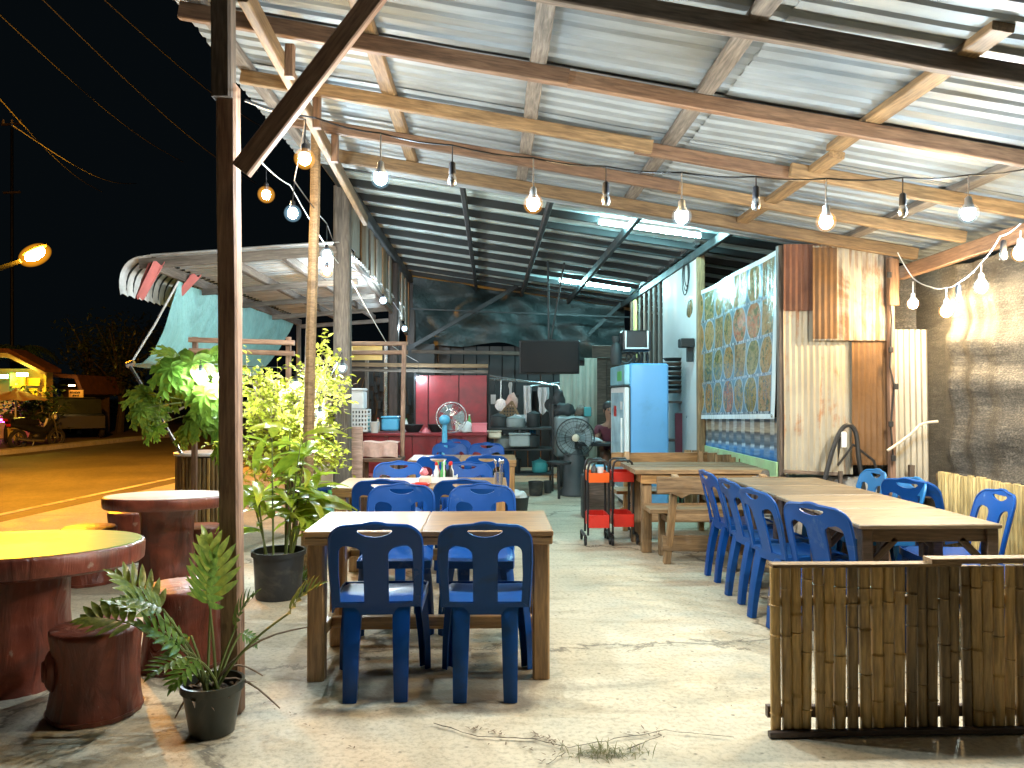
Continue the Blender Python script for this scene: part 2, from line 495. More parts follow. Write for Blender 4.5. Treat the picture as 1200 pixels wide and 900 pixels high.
M_ = dict(
    pine=wood('pine', (0.15, 0.085, 0.036), (0.34, 0.22, 0.105), 0.62),
    pine_red=wood('pine_red', (0.13, 0.065, 0.035), (0.28, 0.165, 0.095), 0.6),
    post=wood('post_wood', (0.23, 0.13, 0.085), (0.48, 0.30, 0.20), 0.6),
    old=wood('old_wood', (0.075, 0.055, 0.042), (0.20, 0.15, 0.11), 0.7),
    slatwood=wood('pale_slat_wood', (0.28, 0.25, 0.20), (0.52, 0.48, 0.40), 0.7),
    grey=wood('grey_wood', (0.10, 0.085, 0.07), (0.27, 0.23, 0.19), 0.75),
    varnish=wood('varnished_wood', (0.28, 0.145, 0.045), (0.50, 0.29, 0.115), 0.4, 0.8, 0.35, knots=False, bmp=0.06),
    board=wood('table_board', (0.16, 0.115, 0.07), (0.30, 0.225, 0.14), 0.5, 0.7, 0.1, knots=False, bmp=0.1, axis=0),
    dkwood=wood('dark_table_wood', (0.045, 0.03, 0.024), (0.13, 0.085, 0.065), 0.5),
    log=wood('rough_sawn', (0.20, 0.12, 0.055), (0.44, 0.29, 0.15), 0.65, 0.7),
    bamboo=wood('bamboo_skin', (0.32, 0.19, 0.055), (0.60, 0.39, 0.13), 0.42, 1.0, 0.15, axis=2, bmp=0.12),
    bamboo_dark=wood('bamboo_weathered', (0.10, 0.065, 0.028), (0.36, 0.23, 0.085), 0.5, 1.0, 0.05, axis=2, bmp=0.15),
    bamboo_pale=wood('bamboo_pale', (0.48, 0.35, 0.13), (0.74, 0.58, 0.27), 0.5, 1.0, 0.05, axis=2, bmp=0.12),
    scuffed=pm('scuffed_blue_plastic', (0.005, 0.056, 0.24), 0.4, var=0.12, scale=7, spec=0.22, dirt=(0.10, 0.16, 0.26), dirt_amt=0.15),
    faded=pm('faded_blue_plastic', (0.007, 0.06, 0.235), 0.42, var=0.1, scale=5, spec=0.2, dirt=(0.02, 0.045, 0.09), dirt_amt=0.25),
    blue=pm('blue_plastic', (0.0035, 0.052, 0.235), 0.32, var=0.05, scale=3, spec=0.22, coat=0.04),
    blue2=pm('light_blue_plastic', (0.02, 0.15, 0.38), 0.34, var=0.06, scale=3, spec=0.25, coat=0.05),
    galv=galv('roof_metal', (0.31, 0.35, 0.37), 0.30, 0.55),
    galv_dark=galv('rear_roof_metal', (0.58, 0.69, 0.68), 0.12, 0.55),
    awning=galv('awning_metal', (0.72, 0.74, 0.73), 0.15, 0.45),
    sheet=galv('old_zinc', (0.40, 0.375, 0.30), 0.1, 0.6, (40, 40, 2.0), rust=0.18),
    sheet_mid=galv('stained_zinc', (0.36, 0.34, 0.28), 0.1, 0.6, (40, 40, 2.0), rust=0.40, rustcol=(0.19, 0.10, 0.05)),
    sheet_clean=galv('zinc', (0.48, 0.45, 0.37), 0.2, 0.55, (40, 40, 2.0), rust=0.08),
    sheet_rust=galv('rusted_zinc', (0.42, 0.30, 0.16), 0.0, 0.75, (40, 40, 2.0), rust=1.0, rustcol=(0.17, 0.09, 0.036)),
    sheet_brown=galv('brown_zinc', (0.20, 0.10, 0.065), 0.0, 0.75, (40, 40, 2.0), rust=1.0, rustcol=(0.17, 0.075, 0.045)),
    steel=pm('dark_steel', (0.016, 0.02, 0.021), 0.6, 0.1, 0.3),
    steel_dark=pm('black_iron', (0.008, 0.009, 0.010), 0.5, 0.0, 0.3),
    chrome=pm('chrome', (0.55, 0.56, 0.57), 0.25, 0.9, 0.1),
    black=pm('black_plastic', (0.012, 0.012, 0.014), 0.4, 0, 0.3),
    cable=pm('cable', (0.02, 0.02, 0.02), 0.5, 0, 0.2),
    white=pm('white_plastic', (0.72, 0.74, 0.74), 0.4, 0, 0.08),
    cream=pm('cream', (0.62, 0.55, 0.42), 0.6, 0, 0.15),
    yellow=pm('yellow_board', (0.70, 0.55, 0.20), 0.55, 0, 0.1),
    red=pm('red_enamel', (0.20, 0.012, 0.018), 0.42, 0, 0.3, dirt=(0.10, 0.02, 0.02), dirt_amt=0.3),
    redplastic=pm('red_plastic', (0.55, 0.025, 0.015), 0.32, 0, 0.12),
    orange=pm('orange_plastic', (0.66, 0.10, 0.012), 0.32, 0, 0.12),
    pink=pm('pink_plastic', (0.72, 0.20, 0.24), 0.4, 0, 0.1),
    pinkcloth=pm('pink_cloth', (0.62, 0.42, 0.36), 0.85, 0, 0.15, 20, 0.2),
    cloth=pm('white_cloth', (0.68, 0.70, 0.70), 0.9, 0, 0.12, 14, 0.25),
    skyblue=pm('fan_blue', (0.10, 0.42, 0.66), 0.3, 0, 0.08),
    fridge=pm('fridge_blue', (0.13, 0.36, 0.66), 0.33, 0, 0.07, 1.6, spec=0.5, coat=0.25, dirt=(0.10, 0.26, 0.44), dirt_amt=0.3),
    panelwhite=pm('white_board', (0.55, 0.60, 0.60), 0.55, 0, 0.08, 2, dirt=(0.4, 0.42, 0.4), dirt_amt=0.1),
    teal=pm('teal_plastic', (0.05, 0.30, 0.32), 0.4, 0, 0.15),
    green=pm('green_plastic', (0.10, 0.42, 0.12), 0.4, 0, 0.2),
    greybox=pm('grey_cooler', (0.24, 0.28, 0.28), 0.5, 0, 0.15),
    darkgrey=pm('dark_grey', (0.032, 0.038, 0.04), 0.55, 0, 0.3),
    tub=pm('black_tub', (0.018, 0.02, 0.022), 0.45, 0, 0.35, 4, dirt=(0.10, 0.09, 0.07), dirt_amt=0.35),
    pot=pm('pot_green_black', (0.022, 0.026, 0.02), 0.35, 0, 0.35, 5, dirt=(0.08, 0.07, 0.05), dirt_amt=0.25),
    soil=pm('soil', (0.05, 0.035, 0.022), 0.95, 0, 0.5, 18, 0.6),
    stool=None, slabtop=None,
    leaf_bush=leafmat('bush_leaf', (0.24, 0.36, 0.03), (0.44, 0.54, 0.06), 0.5),
    leaf_broad=leafmat('broad_leaf', (0.22, 0.36, 0.03), (0.42, 0.52, 0.05), 0.5, 0.3),
    leaf_papaya=leafmat('papaya_leaf', (0.09, 0.20, 0.025), (0.20, 0.34, 0.04), 0.45),
    leaf_dark=leafmat('philodendron_leaf', (0.07, 0.15, 0.03), (0.19, 0.30, 0.05), 0.3, 0.28),
    leaf_night=leafmat('tree_leaf', (0.03, 0.055, 0.015), (0.06, 0.09, 0.025), 0.2),
    stem=pm('green_stem', (0.16, 0.20, 0.06), 0.5, 0, 0.25),
    twig=pm('twig_bark', (0.16, 0.11, 0.07), 0.8, 0, 0.3, 10, 0.4),
    bark=pm('bark', (0.04, 0.032, 0.025), 0.9, 0, 0.4, 8, 0.8),
    skin=pm('skin', (0.30, 0.16, 0.10), 0.55, 0, 0.08),
    maroon=pm('maroon_shirt', (0.12, 0.025, 0.04), 0.85, 0, 0.2, 12, 0.2),
    hair=pm('black_hair', (0.012, 0.010, 0.009), 0.5, 0, 0.3),
    tyre=pm('tyre', (0.015, 0.015, 0.015), 0.8, 0, 0.3),
    glassdark=pm('dark_glass', (0.004, 0.005, 0.006), 0.35, 0, 0.02, spec=0.12),
    umb=pm('umbrella_cloth', (0.6, 0.33, 0.14), 0.8, 0, 0.15),
    housewall=pm('ochre_wall', (0.55, 0.42, 0.10), 0.8, 0, 0.15, 2),
    thatch=pm('brown_roof', (0.14, 0.06, 0.035), 0.85, 0, 0.35, 6, 0.5),
    signo=pm('orange_sign', (0.7, 0.42, 0.14), 0.6, 0, 0.1),
    halo_white=None, halo_amber=None, halo_street=None,
    bulb_w=emit('bulb_white', (0.70, 0.88, 1.0), BULB_WHITE),
    bulb_y=emit('bulb_warm', (1.0, 0.72, 0.38), BULB_WARM),
    bulb_s=emit('bulb_small', (0.80, 0.93, 1.0), BULB_WHITE * 1.35),
    bulb_wl=emit('eave_bulb_white', (0.70, 0.88, 1.0), BULB_WHITE * 0.5),
    bulb_yl=emit('eave_bulb_warm', (1.0, 0.70, 0.36), BULB_WARM * 0.5),
    tube=emit('tube_light', (0.40, 0.90, 0.97), TUBE),
    street=emit('street_glow', (1.0, 0.37, 0.012), STREET),
)


def halo_mat(name, col, st):
    """emission sphere added to imitate lamp bloom: brightest through the middle, fading to its rim"""
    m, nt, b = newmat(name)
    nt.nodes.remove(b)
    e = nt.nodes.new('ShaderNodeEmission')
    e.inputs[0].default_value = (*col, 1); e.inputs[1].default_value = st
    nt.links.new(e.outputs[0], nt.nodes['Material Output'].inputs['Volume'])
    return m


M_['halo_white'] = halo_mat('white_halo', (0.45, 0.78, 1.0), 5.0)
M_['halo_amber'] = halo_mat('amber_halo', (1.0, 0.42, 0.05), 9.0)
M_['halo_street'] = halo_mat('street_halo', (1.0, 0.36, 0.01), 3.2)

# ------------------------------------------------------------------ special surfaces
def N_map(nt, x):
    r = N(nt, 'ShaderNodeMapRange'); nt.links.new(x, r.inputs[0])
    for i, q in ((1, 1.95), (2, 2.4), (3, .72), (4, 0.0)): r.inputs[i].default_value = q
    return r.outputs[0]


def concrete_mat(name, lo, hi, tint, crack=True):
    m, nt, b = newmat(name)
    v = coord(nt)
    big = noise_t(nt, v, 0.55, 6, 0.6, 0.6)
    mid = noise_t(nt, v, 2.6, 8, 0.8, 0.68)
    fine = noise_t(nt, v, 38, 4, 0, 0.7)
    c = ramp(nt, mid, [(0.30, lo), (0.52, [(a + d) / 2 for a, d in zip(lo, hi)]), (0.70, hi)])
    c = mix(nt, ramp(nt, big, [(0.38, 0.0), (0.62, 0.75)]), c, tint)
    # sweeping trowel arcs
    wv = nt.nodes.new('ShaderNodeTexNoise'); wv.inputs['Scale'].default_value = 1.4; wv.inputs['Detail'].default_value = 6; wv.inputs['Distortion'].default_value = 2.2
    mp = coord(nt, (0.35, 2.2, 1)); nt.links.new(mp, wv.inputs['Vector'])
    c = mix(nt, ramp(nt, wv.outputs[0], [(0.52, 0.0), (0.72, 0.55)]), c, [x * 0.62 for x in lo])
    # dark spill stains
    st = noise_t(nt, v, 1.3, 7, 1.5, 0.7)
    c = mix(nt, ramp(nt, st, [(0.60, 0.0), (0.74, 0.6)]), c, (0.14, 0.12, 0.085))
    sp = nt.nodes.new('ShaderNodeTexVoronoi'); sp.inputs['Scale'].default_value = 9; sp.inputs['Randomness'].default_value = 1
    nt.links.new(v, sp.inputs['Vector'])
    c = mix(nt, ramp(nt, sp.outputs[0], [(0.045, 0.75), (0.10, 0.0)]), c, (0.11, 0.095, 0.07))
    c = mix(nt, 1.0, c, ramp(nt, fine, [(0.3, 0.66), (0.54, 1.0)]), 'MULTIPLY')
    h = mid
    if crack:
        vo = nt.nodes.new('ShaderNodeTexVoronoi'); vo.feature = 'DISTANCE_TO_EDGE'; vo.inputs['Scale'].default_value = 0.36
        off = noise_t(nt, v, 2.2, 6)
        mx = mix(nt, 0.17, v, off)
        ad = nt.nodes.new('ShaderNodeVectorMath'); ad.operation = 'MULTIPLY_ADD'
        cb = nt.nodes.new('ShaderNodeCombineXYZ'); nt.links.new(off, cb.inputs[0]); nt.links.new(mid, cb.inputs[1])
        nt.links.new(cb.outputs[0], ad.inputs[0]); ad.inputs[1].default_value = (0.8, 0.8, 0); nt.links.new(v, ad.inputs[2])
        nt.links.new(ad.outputs[0], vo.inputs['Vector'])
        f = ramp(nt, vo.outputs[0], [(0.003, 0.75), (0.010, 0.0)])
        c = mix(nt, f, c, (0.10, 0.08, 0.055))
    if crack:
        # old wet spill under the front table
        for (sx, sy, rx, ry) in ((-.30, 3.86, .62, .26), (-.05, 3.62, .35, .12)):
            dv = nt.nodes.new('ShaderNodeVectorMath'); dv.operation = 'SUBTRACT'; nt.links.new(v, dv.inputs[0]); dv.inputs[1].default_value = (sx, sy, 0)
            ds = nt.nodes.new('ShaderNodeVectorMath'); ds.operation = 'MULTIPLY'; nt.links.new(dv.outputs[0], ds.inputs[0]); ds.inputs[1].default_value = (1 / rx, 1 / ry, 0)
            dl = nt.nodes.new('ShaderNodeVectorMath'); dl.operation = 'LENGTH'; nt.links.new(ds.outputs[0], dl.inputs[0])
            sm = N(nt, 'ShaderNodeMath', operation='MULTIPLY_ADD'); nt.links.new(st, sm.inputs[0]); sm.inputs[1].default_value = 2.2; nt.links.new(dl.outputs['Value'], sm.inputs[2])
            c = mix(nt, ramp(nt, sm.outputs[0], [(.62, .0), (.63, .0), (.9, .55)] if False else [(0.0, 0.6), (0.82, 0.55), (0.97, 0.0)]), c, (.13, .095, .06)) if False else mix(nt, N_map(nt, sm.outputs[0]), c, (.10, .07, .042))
    nt.links.new(c, b.inputs['Base Color'])
    nt.links.new(ramp(nt, mid, [(0.3, 0.5), (0.7, 0.82)]), b.inputs['Roughness'])
    s = N(nt, 'ShaderNodeMath', operation='ADD'); nt.links.new(fine, s.inputs[0]); nt.links.new(mid, s.inputs[1])
    nt.links.new(bump(nt, s.outputs[0], 0.35, 0.012), b.inputs['Normal'])
    return m


def simple_ground(name, lo, hi, scale, rough=0.9, bmp=0.5):
    m, nt, b = newmat(name)
    v = coord(nt)
    n = noise_t(nt, v, scale, 8, 0.3, 0.65)
    f = noise_t(nt, v, scale * 40, 3)
    c = ramp(nt, n, [(0.3, lo), (0.7, hi)])
    c = mix(nt, 1.0, c, ramp(nt, f, [(0.3, 0.6), (0.6, 1.0)]), 'MULTIPLY')
    nt.links.new(c, b.inputs['Base Color']); b.inputs['Roughness'].default_value = rough
    nt.links.new(bump(nt, f, bmp, 0.01), b.inputs['Normal'])
    return m


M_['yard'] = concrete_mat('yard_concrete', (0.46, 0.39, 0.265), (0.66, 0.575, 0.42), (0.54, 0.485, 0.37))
M_['walk'] = concrete_mat('walk_concrete', (0.36, 0.36, 0.33), (0.55, 0.54, 0.50), (0.42, 0.42, 0.40), False)
M_['asphalt'] = simple_ground('asphalt', (0.045, 0.042, 0.04), (0.13, 0.118, 0.105), 0.45, 0.7, 0.4)
M_['dirt'] = simple_ground('dirt', (0.08, 0.06, 0.04), (0.16, 0.12, 0.08), 0.7)
M_['paint'] = pm('road_paint', (0.55, 0.54, 0.48), 0.7, 0, 0.35, 3, dirt=(0.12, 0.11, 0.1), dirt_amt=0.5)


def stool_mat():
    m, nt, b = newmat('red_brown_cement')
    v = coord(nt, rnd=True)
    n = noise_t(nt, v, 4, 7, 0.8, 0.65)
    s = noise_t(nt, coord(nt, (6, 6, 1.5), rnd=True), 1.5, 6, 1.2)
    c = ramp(nt, n, [(0.3, (0.10, 0.024, 0.014)), (0.6, (0.21, 0.052, 0.028)), (0.8, (0.28, 0.085, 0.05))])
    c = mix(nt, ramp(nt, s, [(0.36, 0.5), (0.46, 0.0)]), c, (0.035, 0.012, 0.009))
    ch = noise_t(nt, v, 11, 5, 0.3, 0.6)
    c = mix(nt, ramp(nt, ch, [(.66, 0.0), (.70, .75)]), c, (.30, .21, .16))
    gr = noise_t(nt, v, 3.1, 6, 1.0)
    c = mix(nt, ramp(nt, gr, [(.52, 0.0), (.66, .6)]), c, (.06, .03, .022))
    nt.links.new(c, b.inputs['Base Color'])
    nt.links.new(ramp(nt, n, [(0.3, 0.28), (0.7, 0.5)]), b.inputs['Roughness'])
    nt.links.new(bump(nt, s, 0.6, 0.02), b.inputs['Normal'])
    return m


def tabletop_mat(name, cols):
    m, nt, b = newmat(name)
    v = coord(nt)
    g = nt.nodes.new('ShaderNodeTexNoise'); g.inputs['Scale'].default_value = 2.6; g.inputs['Detail'].default_value = 3; g.inputs['Distortion'].default_value = 0.6
    nt.links.new(v, g.inputs['Vector'])
    ln = nt.nodes.new('ShaderNodeVectorMath'); ln.operation = 'LENGTH'
    sh = nt.nodes.new('ShaderNodeVectorMath'); sh.operation = 'ADD'; nt.links.new(v, sh.inputs[0]); sh.inputs[1].default_value = (0.22, -0.16, 0)
    nt.links.new(sh.outputs[0], ln.inputs[0])
    su = N(nt, 'ShaderNodeMath', operation='MULTIPLY_ADD'); nt.links.new(g.outputs[0], su.inputs[0]); su.inputs[1].default_value = .55; nt.links.new(ln.outputs['Value'], su.inputs[2])
    c = ramp(nt, su.outputs[0], [(0.36, cols[0]), (0.56, cols[1]), (0.62, cols[2]), (0.80, cols[3])])
    n = noise_t(nt, v, 14, 6)
    c = mix(nt, ramp(nt, n, [(0.5, 0.0), (0.8, 0.4)]), c, (0.35, 0.3, 0.2))
    nt.links.new(c, b.inputs['Base Color']); b.inputs['Roughness'].default_value = 0.42
    return m


M_['stool'] = stool_mat()
M_['top_yellow'] = tabletop_mat('painted_top', [(0.80, 0.58, 0.03), (0.72, 0.66, 0.06), (0.12, 0.36, 0.08), (0.05, 0.25, 0.08)])
M_['top_pale'] = tabletop_mat('pale_top', [(0.55, 0.48, 0.42), (0.6, 0.55, 0.48), (0.50, 0.45, 0.40), (0.42, 0.36, 0.33)])


def net_mat():
    m, nt, b = newmat('shade_net')
    h = noise_t(nt, coord(nt, (1.3, 1.3, 13)), 2.4, 9, 1.1, 0.74)
    n = noise_t(nt, coord(nt), 1.1, 6, 0.6)
    w = noise_t(nt, coord(nt, (40, 40, 75)), 1.4, 3)
    s = N(nt, 'ShaderNodeMath', operation='MULTIPLY'); nt.links.new(h, s.inputs[0]); nt.links.new(w, s.inputs[1])
    c = ramp(nt, s.outputs[0], [(0.14, (0.02, 0.018, 0.015)), (0.26, (0.055, 0.05, 0.042)), (0.36, (0.115, 0.105, 0.085))])
    nt.links.new(c, b.inputs['Base Color'])
    b.inputs['Roughness'].default_value = 0.5
    nt.links.new(bump(nt, s.outputs[0], 0.45, 0.02), b.inputs['Normal'])
    return m


def tarp_mat(name, col, rough=0.45):
    m, nt, b = newmat(name)
    n = noise_t(nt, coord(nt), 1.4, 7, 1.4, 0.65)
    n2 = noise_t(nt, coord(nt), 9, 4)
    c = ramp(nt, n, [(0.3, [x * 0.55 for x in col]), (0.7, col)])
    nt.links.new(c, b.inputs['Base Color'])
    nt.links.new(ramp(nt, n2, [(0.3, rough * .8), (0.7, rough * 1.3)]), b.inputs['Roughness'])
    s = N(nt, 'ShaderNodeMath', operation='ADD'); nt.links.new(n, s.inputs[0]); nt.links.new(n2, s.inputs[1])
    nt.links.new(bump(nt, s.outputs[0], 0.5, 0.06), b.inputs['Normal'])
    return m


M_['net'] = net_mat()
M_['tarp'] = tarp_mat('black_tarp', (0.035, 0.055, 0.056), 0.5)
M_['tealtarp'] = tarp_mat('teal_tarp', (0.27, 0.58, 0.575), 0.5)

# ------------------------------------------------------------------ ground, road, pavement
def road_x(x0, Y, Yref=10.0, k=0.10): return x0 + k * (Y - Yref)


g = MB().grid(lambda u, v: ((u - .5) * 400, (v - .5) * 400 + 60, -0.16), 8, 8)
obj('ground', g, M_['dirt']); COL.objects['ground']['kind'] = 'structure'


def strip(name, xa, xb, y0, y1, z, mat, n=14, ka=0.1, kb=0.1, depth=0.10):
    top, vs, fs = [], [], []
    for i in range(n + 1):
        Y = y0 + (y1 - y0) * i / n
        a, c = road_x(xa, Y, k=ka), road_x(xb, Y, k=kb)
        vs += [(a, Y, z), (c, Y, z), (a, Y, z - depth), (c, Y, z - depth)]
    for i in range(n):
        k = i * 4; q = k + 4
        fs += [(k, k + 1, q + 1, q), (k, q, q + 2, k + 2), (k + 1, k + 3, q + 3, q + 1)]
    fs += [(0, 2, 3, 1), (n * 4, n * 4 + 1, n * 4 + 3, n * 4 + 2)]
    o = obj(name, MB().add(vs, fs), mat)
    o['kind'] = 'structure'
    return o


strip('road', -13.3, -5.55, -8, 120, -0.085, M_['asphalt'], depth=0.05)
strip('road_edge_line', -6.26, -6.15, -8, 120, -0.081, M_['paint'], depth=0.003)
strip('kerb', -13.75, -13.3, -8, 120, 0.03, M_['walk'], depth=0.16)
strip('far_pavement', -19.0, -13.75, -8, 120, 0.0, M_['dirt'], depth=0.12)
strip('pavement', -5.45, -3.25, -8, 60, -0.012, M_['walk'], depth=0.13)
# the yard slab, slightly undulating
def yardpt(u, v):
    Y = -4 + 24 * v
    xl = road_x(-3.25, Y)
    x = xl + (9 - xl) * u
    z = 0.006 * noise.noise(Vector((x * .6, Y * .6, 0)))
    return (x, Y, z - 0.004)
yg = MB().grid(yardpt, 60, 80); yg.smooth = True
o = obj('yard_floor', yg, M_['yard']); o['kind'] = 'structure'

# ------------------------------------------------------------------ corrugated sheets
def corr_sheet(name, P, along, across, L, Wd, pitch, amp, mat, parent, nl=2, flat=True, jag=0.0, wav=0.0, thick=0.004):
    """ribs run along `along`; profile repeats across `across`; real skin with two faces"""
    along, across = Vector(along).normalized(), Vector(across).normalized()
    nrm = along.cross(across).normalized()
    prof = []
    if flat:
        n = max(1, int(round(Wd / pitch)))
        pt = Wd / n
        for i in range(n):
            b = i * pt
            prof += [(b, 0), (b + pt * .50, 0), (b + pt * .62, amp), (b + pt * .88, amp)]
        prof.append((Wd, 0))
    else:
        n = max(4, int(round(Wd / pitch * 6)))
        prof = [(Wd * i / n, amp * .5 * (1 - math.cos(2 * math.pi * (Wd * i / n) / pitch))) for i in range(n + 1)]
    P = Vector(P)
    vs, fs = [], []
    w = len(prof)
    for j in range(nl + 1):
        for (a, h) in prof:
            t = L * j / nl
            q = P + along * t + across * a + nrm * h
            if wav: q = q + nrm * wav * noise.noise(q * 1.1)
            if jag and j in (0,): q = q + along * Rn.uniform(-jag, jag)
            vs.append(q)
    for j in range(nl):
        for i in range(w - 1):
            fs.append((j * w + i, j * w + i + 1, (j + 1) * w + i + 1, (j + 1) * w + i))
    b = len(vs)
    vs += [v - nrm * thick for v in vs]
    fs += [tuple(i + b for i in reversed(f)) for f in fs]
    for i in range(w - 1):
        fs.append((i, i + b, i + 1 + b, i + 1)); k = nl * w + i
        fs.append((k + 1, k + 1 + b, k + b, k))
    for j in range(nl):
        fs.append((j * w, (j + 1) * w, (j + 1) * w + b, j * w + b)); k = j * w + w - 1
        fs.append((k, k + b, k + w + b, k + w))
    m = MB().add(vs, fs)
    if not flat: m.smooth = True
    return obj(name, m, mat, parent, world=True)


# ------------------------------------------------------------------ front canopy (timber frame under zinc sheets)
def zr(x): return 3.31 - 0.163 * x
SL = Vector((1, 0, -0.163)).normalized()
UPR = Vector((0.163, 0, 1)).normalized()
canopy = thing('timber_canopy', 'open front canopy of zinc roof sheets on brown sawn timber posts and beams', 'canopy', (-1.13, 3.41, 0))
y = 2.79
k = 0
while y < 6.4:
    wd = 0.74
    off = 0.006 * (k % 2)
    corr_sheet('roof_sheet', (-1.76 + Rn.uniform(-.03, .03), y, zr(-1.76) + off), SL, (0, 1, 0), 3.15, wd, 0.125, 0.015, M_['galv'], canopy, nl=6, wav=0.012)
    corr_sheet('roof_sheet', (1.30, y + 0.004, zr(1.30) - 0.007 + off), SL, (0, 1, 0), 3.6, wd, 0.125, 0.015, M_['galv'], canopy, nl=6, wav=0.012)
    y += 0.715; k += 1
for i, x in enumerate((-1.57, -0.657, 0.256, 1.169, 2.097, 3.06)):
    zt = zr(x) - 0.03
    m = M_['pine'] if i in (1, 4) else M_['grey']
    if i == 4:
        beam('purlin', (x, 3.06, zt), (x, 4.62, zt), 0.095, 0.045, M_['pine'], canopy, UPR)
        beam('purlin', (x + .01, 4.60, zt - .046), (x + .01, 6.5, zt - .046), 0.095, 0.045, m, canopy, UPR)
    else:
        beam('purlin', (x, 2.88 if i < 4 else 4.3, zt), (x, 6.5, zt), 0.09, 0.045, m, canopy, UPR)
def rafter(Y, x0, x1, h, w, mat, dz=0.0):
    d = 0.03 + 0.0225 + h / 2 + dz
    return beam('rafter', (x0, Y, zr(x0) - d), (x1, Y, zr(x1) - d), w, h, mat, canopy, UPR)
rafter(3.32, -1.55, 4.3, 0.085, 0.05, M_['old'], -0.012)
rafter(4.12, -1.66, 0.42, 0.09, 0.045, M_['pine_red']); rafter(4.14, 0.10, 4.3, 0.085, 0.045, M_['pine_red'])
rafter(4.95, -1.6, 1.05, 0.085, 0.045, M_['pine']); rafter(5.0, 0.95, 2.0, 0.085, 0.045, M_['pine_red']); rafter(4.93, 1.95, 3.6, 0.09, 0.045, M_['pine'])
rafter(5.68, -1.5, 1.4, 0.085, 0.045, M_['pine_red']); rafter(5.72, 1.3, 3.6, 0.085, 0.045, M_['pine'])
rafter(6.38, -1.3, 3.6, 0.10, 0.05, M_['pine'])
# eave beam running back along the left side, with hanger cleats
beam('eave_beam', (-1.12, 3.48, 3.26), (-1.30, 8.0, 3.24), 0.05, 0.10, M_['pine'], canopy)
for Y, h in ((4.22, .18), (5.02, .22), (5.75, .24)):
    beam('cleat', (-1.07 - (Y - 3.4) * .04, Y, zr(-1.1) - .32), (-1.07 - (Y - 3.4) * .04, Y, zr(-1.1) - .32 + h), 0.05, 0.05, M_['pine_red'], canopy)
# front post (spliced), brace, slim pole, right corner post and side beam
beam('post', (-1.165, 3.53, 0), (-1.19, 3.50, 2.83), 0.088, 0.085, M_['post'], canopy, seg=6)
beam('post', (-1.20, 3.47, 2.76), (-1.205, 3.45, 3.42), 0.088, 0.088, M_['old'], canopy, seg=3)
beam('brace', (-1.10, 3.40, 2.42), (-0.46, 3.385, 3.26), 0.05, 0.088, M_['post'], canopy, Vector((-0.8, 0, 0.6)), seg=4)
px = [W(358, 668, 6.1), W(364, 400, 6.1), W(371, 92, 6.1)]
pol = MB(); pol.tube([(px[0].x, 6.1, 0), ((px[0].x + px[1].x) / 2, 6.1, .9), px[1], (px[1] + px[2]) / 2 + Vector((.01, 0, 0)), px[2]], [.042, .044, .042, .04, .038], 8); pol.smooth = True
obj('pole', pol, M_['pine'], canopy, world=True)
xr = 3.60
beam('side_beam', (xr, 6.62, 2.50), (xr - .02, 3.1, 2.56), 0.055, 0.115, M_['pine_red'], canopy)
beam('cleat', (3.46, 6.50, 2.2), (3.46, 6.50, 2.60), 0.085, 0.06, M_['pine_red'], canopy, seg=4)
beam('post', (3.60, 3.0, 0), (3.60, 3.0, 2.60), 0.09, 0.09, M_['post'], canopy, seg=4)

# ------------------------------------------------------------------ rear shed
def zr2(x): return 3.60 - 0.146 * x
shed = thing('kitchen_shed', 'long dim kitchen shed with dark ribbed roof behind the front canopy', 'shed', (-1.6, 8.1, 0))
SL2 = Vector((1, 0, -0.146)).normalized()
y = 6.72
k = 0
while y < 15.4:
    corr_sheet('roof_sheet', (-1.72, y, zr2(-1.72) + 0.006 * (k % 2)), SL2, (0, 1, 0), 6.3, 0.78, 0.13, 0.016, M_['galv_dark'], shed, nl=4, wav=0.01)
    y += 0.755; k += 1
for Y in (7.2, 7.85, 8.5, 9.1, 9.7, 10.3, 11.0, 11.7, 12.5, 13.3, 14.1, 14.8):
    beam('roof_batten', (-1.6, Y, zr2(-1.6) - .045), (4.4, Y, zr2(4.4) - .045), 0.05, 0.08, M_['steel'], shed, jit=.001)
for x in (-0.28, 0.6, 1.5, 2.45):
    beam('roof_beam', (x, 6.8, zr2(x) - .135), (x, 15.1, zr2(x) - .135), 0.05, 0.10, M_['steel'], shed, jit=.001)
beam('wall_plate', (-1.56, 6.6, zr2(-1.56) - .16), (-1.56, 15.2, zr2(-1.56) - .16), 0.09, 0.14, M_['steel'], shed)
beam('post', (-1.55, 8.1, 0), (-1.56, 8.1, 3.62), 0.17, 0.15, M_['grey'], shed, seg=6)
beam('post', (-1.60, 12.7, 0.0), (-1.60, 12.7, 3.62), 0.16, 0.16, M_['dkwood'], shed, seg=6)
beam('post', (-1.55, 15.0, 0), (-1.55, 15.0, 3.62), 0.18, 0.16, M_['dkwood'], shed)
beam('post', (2.50, 13.3, 0), (2.50, 13.3, 3.1), 0.12, 0.12, M_['old'], shed)
beam('post', (2.48, 9.0, 0), (2.48, 9.0, 3.15), 0.09, 0.09, M_['pine'], shed)
# left gable slats hanging below the wall plate
yy = 8.55
i = 0
while yy < 15.0:
    if not 12.45 < yy < 12.95:
        wd = Rn.uniform(.20, .30)
        zb = 3.08 - (yy - 9) * 0.062 + Rn.uniform(-.03, .03)
        beam('slat', (-1.60 + (i % 2) * .02, yy, zb), (-1.60 + (i % 2) * .02, yy, 3.66), wd, 0.02, M_['slatwood'] if i % 3 else M_['pine'], shed, Vector((1, 0, 0)), seg=2)
        yy += wd + 0.07
    else:
        yy += 0.2
    i += 1
beam('rail', (-1.63, 8.2, 3.12), (-1.63, 12.65, 2.80), 0.06, 0.07, M_['grey'], shed)
beam('rail', (-1.63, 12.7, 2.80), (-1.63, 15.0, 2.62), 0.06, 0.07, M_['grey'], shed)
